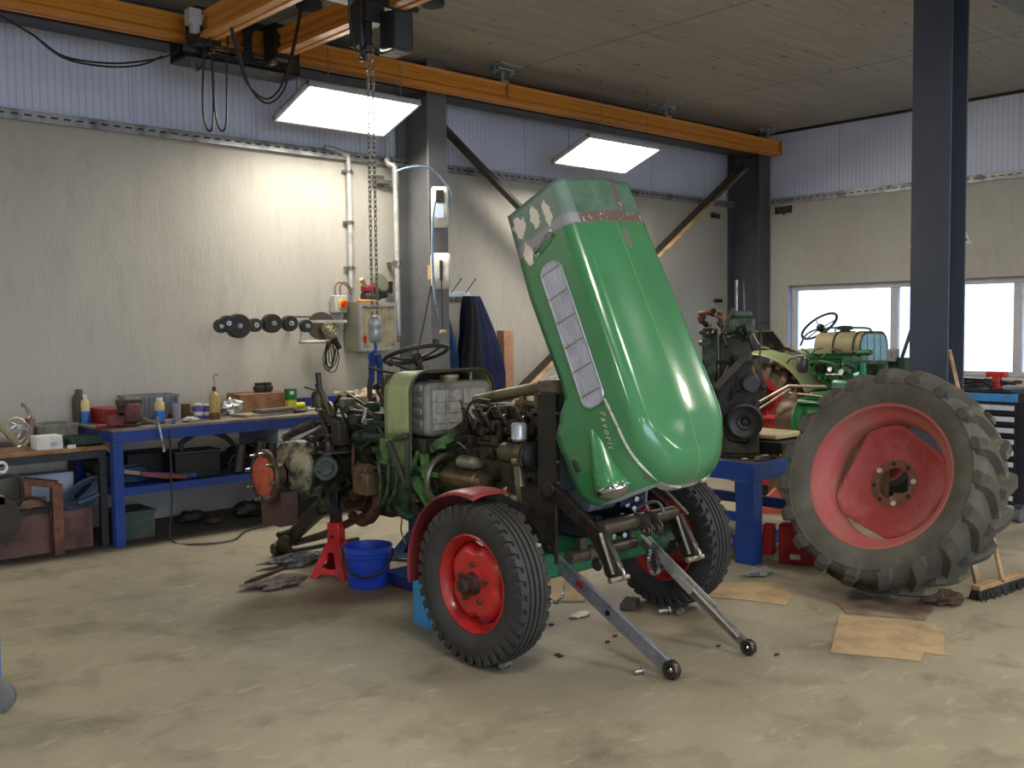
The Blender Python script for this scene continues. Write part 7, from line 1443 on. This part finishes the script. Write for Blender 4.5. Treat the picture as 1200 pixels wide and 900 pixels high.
b = MB(); q = at(940, 428, X=9.0); b.lathe([(.001, -.075), (.05, -.07), (.06, -.05), (.06, .06), (.05, .075), (.001, .08)], q, (0, 0, 1), 20); b.tube(smooth([q+V3((0, 0, -.07)), q+V3((.02, -.05, -.2)), q+V3((.05, -.16, -.3))], 5), .012); t2p(b, 'oil_filter', mat((88, 86, 90), .3, .5), 'dark metal canister with bent pipe')
bpx(973, 446, 1000, 458, 9.05, .2, mat((110, 150, 130), .4, .2, (70, 100, 84), 10), 'fuel_pump', None, .03)
b = MB(); b.cyl(at(968, 439, X=9.0), at(988, 439, X=9.0), .012, n=8); t2p(b, 'pump_rod', STEEL)
rr = random.Random(33)
for i in range(26):
    q = at(rr.uniform(944, 1012), rr.uniform(412, 458), X=9.12); b = MB()
    if rr.random() < .5: b.cyl(q, q+V3((-.05, 0, rr.uniform(-.02, .04))), rr.uniform(.01, .03), n=10); nm = 'pipe_union'
    else: b.tube(smooth([q, q+V3((-.03, rr.uniform(-.1, .1), .04)), q+V3((0, rr.uniform(-.2, .2), rr.uniform(-.08, .08)))], 4), .008); nm = 'fuel_pipe'
    t2p(b, nm, rr.choice([G2, TGREEN, STEEL, mat((90, 140, 110), .4, .2), DSTEEL]))
bpx(1010, 424, 1040, 440, 9.2, .4, TGREEN, 'front_support', None, .02); bpx(1038, 409, 1049, 424, 9.2, .1, mat((150, 146, 152), .4, .3, (100, 96, 104), 20), 'oil_cooler', None, .01)
b = MB(); b.cyl(at(1004, 442, X=9.1), at(1010, 440, X=9.1), .05, n=20); b.cyl(at(1012, 440, X=9.1), at(1012, 425, X=9.1), .03, n=10); t2p(b, 'green_pulley', mat((60, 150, 110), .3, .2))
b = MB(); q = at(1060, 430, X=9.3); b.cyl(q+V3((0, 0, -.12)), q+V3((0, 0, .09)), .075, n=18); b.bar(at(1040, 424, X=9.3), q, .05, .06); t2p(b, 'steering_pivot', mat((44, 70, 54), .4, .2))
b = MB(); b.cyl(at(1056, 422, X=9.3), at(1074, 368, X=9.3), .018, n=10); t2p(b, 'tall_lever', mat((70, 84, 74), .4, .3))
# fender and rear wheels
wc2 = at(893, 494, X=9.05); wc2.z = .62; yb2 = wc2.y
b = MB(); tyre_r = .60
def ring2(b, cx, cy, cz_, R, W, ri): b.lathe([(ri, -W*.4), (ri+.06, -W*.5), (R-.08, -W*.52), (R-.02, -W*.4), (R, 0), (R-.02, W*.4), (R-.08, W*.52), (ri+.06, W*.5), (ri, W*.4)], (cx, cy, cz_), (1, 0, 0), 64, True)
for xx, nm in ((9.02, 'left'), (10.0, 'right')):
    w2 = part('rear_wheel', t2, (xx, yb2, 0)); b = MB(); ring2(b, xx, yb2, .62, .58, .28, .33); o = b.build('tyre', mat((112, 94, 70), .8, 0, (84, 72, 56), 6), w2)
    for s in (-1, 1):
        b = MB()
        for k in range(18):
            t0 = 2*PI*(k+(.5 if s > 0 else 0))/18; P = lambda t_, r, hh: (xx+hh*s, yb2+r*math.cos(t_), .62+r*math.sin(t_))
            b.add([P(t0-.05, .57, 0), P(t0+.05, .57, 0), P(t0+.22, .545, .14), P(t0+.11, .545, .14), P(t0-.04, .615, 0), P(t0+.04, .615, 0), P(t0+.21, .60, .145), P(t0+.12, .60, .145), P(t0+.24, .47, .15), P(t0+.14, .47, .15)], [(4, 5, 6, 7), (0, 4, 7, 3), (1, 2, 6, 5), (7, 6, 8, 9), (0, 1, 5, 4), (3, 7, 9), (2, 8, 6)])
        b.build('tread', mat((126, 104, 76), .8, 0, (90, 76, 58), 6), w2)
    b = MB(); b.lathe([(.34, .08), (.36, .1), (.34, .04), (.2, -.02), (.001, -.02)], (xx, yb2, .62), (-1, 0, 0), 40); b.build('rim', RD, w2)
def fen2(u, v):
    a = math.radians(28+126*u); r = .68+.02*math.sin(PI*u); return V3((8.86+.46*v, yb2+r*-math.cos(a)*1.05, .62+r*math.sin(a)+.04*math.sin(PI*v)))
b = MB(); b.grid(fen2, 26, 8); t2p(b, 'fender', G3, 'pale green and tan fender over the left rear wheel', solid=.008)
b = MB(); b.grid(lambda u, v: fen2(u, v)+V3((.98, 0, 0)), 26, 8); t2p(b, 'fender', G3, solid=.008)
b = MB(); b.bx(9.2, 9.8, 4.35, 6.6, .45, .75); t2p(b, 'main_frame', TGREEN, bevel=.03)
b = MB(); b.tube(smooth(cab_px([(922, 426), (926, 421), (932, 420)], X=8.85), 4), .008); t2p(b, 'fender_hook', BLK)
for x_ in (9.0, 10.0):
    w2 = part('front_wheel', t2, (x_, 4.5, 0)); b = MB(); ring2(b, x_, 4.5, .34, .34, .16, .2); b.build('tyre', RUBD, w2); b = MB(); b.lathe([(.21, .05), (.15, 0), (.001, -.02)], (x_, 4.5, .34), (-1, 0, 0), 32); b.build('rim', RD, w2)
b = MB(); b.bar((9.0, 4.5, .36), (10.0, 4.5, .36), .08, .1); b.bx(9.35, 9.65, 4.35, 4.65, .4, .6); t2p(b, 'front_axle', TGREEN)
# gearbox with brown drum and green flange on a low trolley, between table and tractor
gx_, gy_ = 8.05, 4.75
g = thing('gearbox', 'green gearbox with a brown drum and bright flange on a wooden pedestal', 'gearbox', (gx_, gy_, .62)); q = at(915, 492, X=7.75); gy0 = q.y; gz0 = q.z
b = MB(); b.lathe([(.001, 0), (.17, 0), (.185, .01), (.18, .05), (.185, .09), (.18, .17), (.001, .17)], (7.9, gy0+.05, gz0), (0, -1, 0), 36); b.build('brown_drum', mat((128, 100, 84), .35, .5, (90, 70, 58), 5), g)
b = MB(); b.lathe([(.001, .17), (.19, .17), (.20, .18), (.20, .20), (.18, .21), (.17, .25), (.12, .27), (.001, .27)], (7.9, gy0+.05, gz0), (0, -1, 0), 36); b.build('green_flange', G2, g)
b = MB(); b.bx(7.78, 8.1, gy0-.75, gy0-.2, gz0-.16, gz0+.15); b.bx(7.74, 8.14, gy0-.78, gy0-.16, gz0+.15, gz0+.19); b.prism([(7.76, gy0-.2, gz0+.19), (7.76, gy0-.75, gz0+.19), (7.76, gy0-.72, gz0+.26), (7.76, gy0-.28, gz0+.26)], (.35, 0, 0)); b.build('housing', G2, g, bevel=.02)
b = MB(); b.box((7.77, gy0-.36, gz0+.02), (.03, .2, .16)); b.build('inspection_plate', mat((128, 130, 116), .5, .2), g, bevel=.004)
for i in range(7):
    q = V3((7.76, gy0-.25-rr.uniform(0, .3), gz0-rr.uniform(.02, .15))); b = MB(); b.cyl(q+V3((.03, 0, 0)), q-V3((.03, 0, 0)), rr.uniform(.012, .03), n=10); b.build('boss', mat((70, 150, 90), .4, .1), g)
b = MB(); b.cyl(at(925, 460, X=7.75), at(968, 465, X=7.75), .008, n=8); b.cyl(at(878, 478, X=7.6), at(925, 452, X=7.7), .014, n=10); b.cyl(at(925, 452, X=7.7), at(968, 453, X=7.7), .014, n=10); b.cyl(at(884, 483, X=7.6), at(926, 456, X=7.7), .012, n=10); b.build('twin_rods', mat((190, 170, 150), .3, .7), g)
b = MB(); b.bx(7.7, 8.2, gy0-.8, gy0+.1, 0, gz0-.19); one('wooden_pedestal', b, mat((110, 80, 60), .7, 0, (80, 58, 46), 6), 'brown wooden pedestal under the green gearbox', 'pedestal', bevel=.01)
# red machine frame behind
t = thing('red_machine', 'red framed machine with a black drum behind the black engine', 'machine', (8.2, 6.0, 0)); X = 8.1; RM = mat((200, 40, 40), .4, 0, (150, 34, 34), 6)
b = MB()
for p, q in (((880, 448), (898, 446)), ((898, 446), (922, 478)), ((885, 450), (884, 492)), ((900, 449), (894, 486)), ((890, 462), (915, 460)), ((910, 460), (900, 480))): b.bar(at(*p, X=X), at(*q, X=X), .06, .05)
a = at(890, 490, X=X); b.bx(X-.05, X+.4, a.y-.3, a.y+.3, .12, a.z); b.build('frame', RM, t, bevel=.004)
b = MB(); q = at(885, 465, X=X-.08); b.lathe([(.001, 0), (.14, 0), (.15, .02), (.15, .08), (.1, .1), (.001, .1)], q, (-1, -.2, 0), 28); b.build('black_drum', BLK, t)
b = MB(); b.bx(X, X+.35, a.y-.28, a.y+.28, 0, .12); b.build('foot', BLK, t)
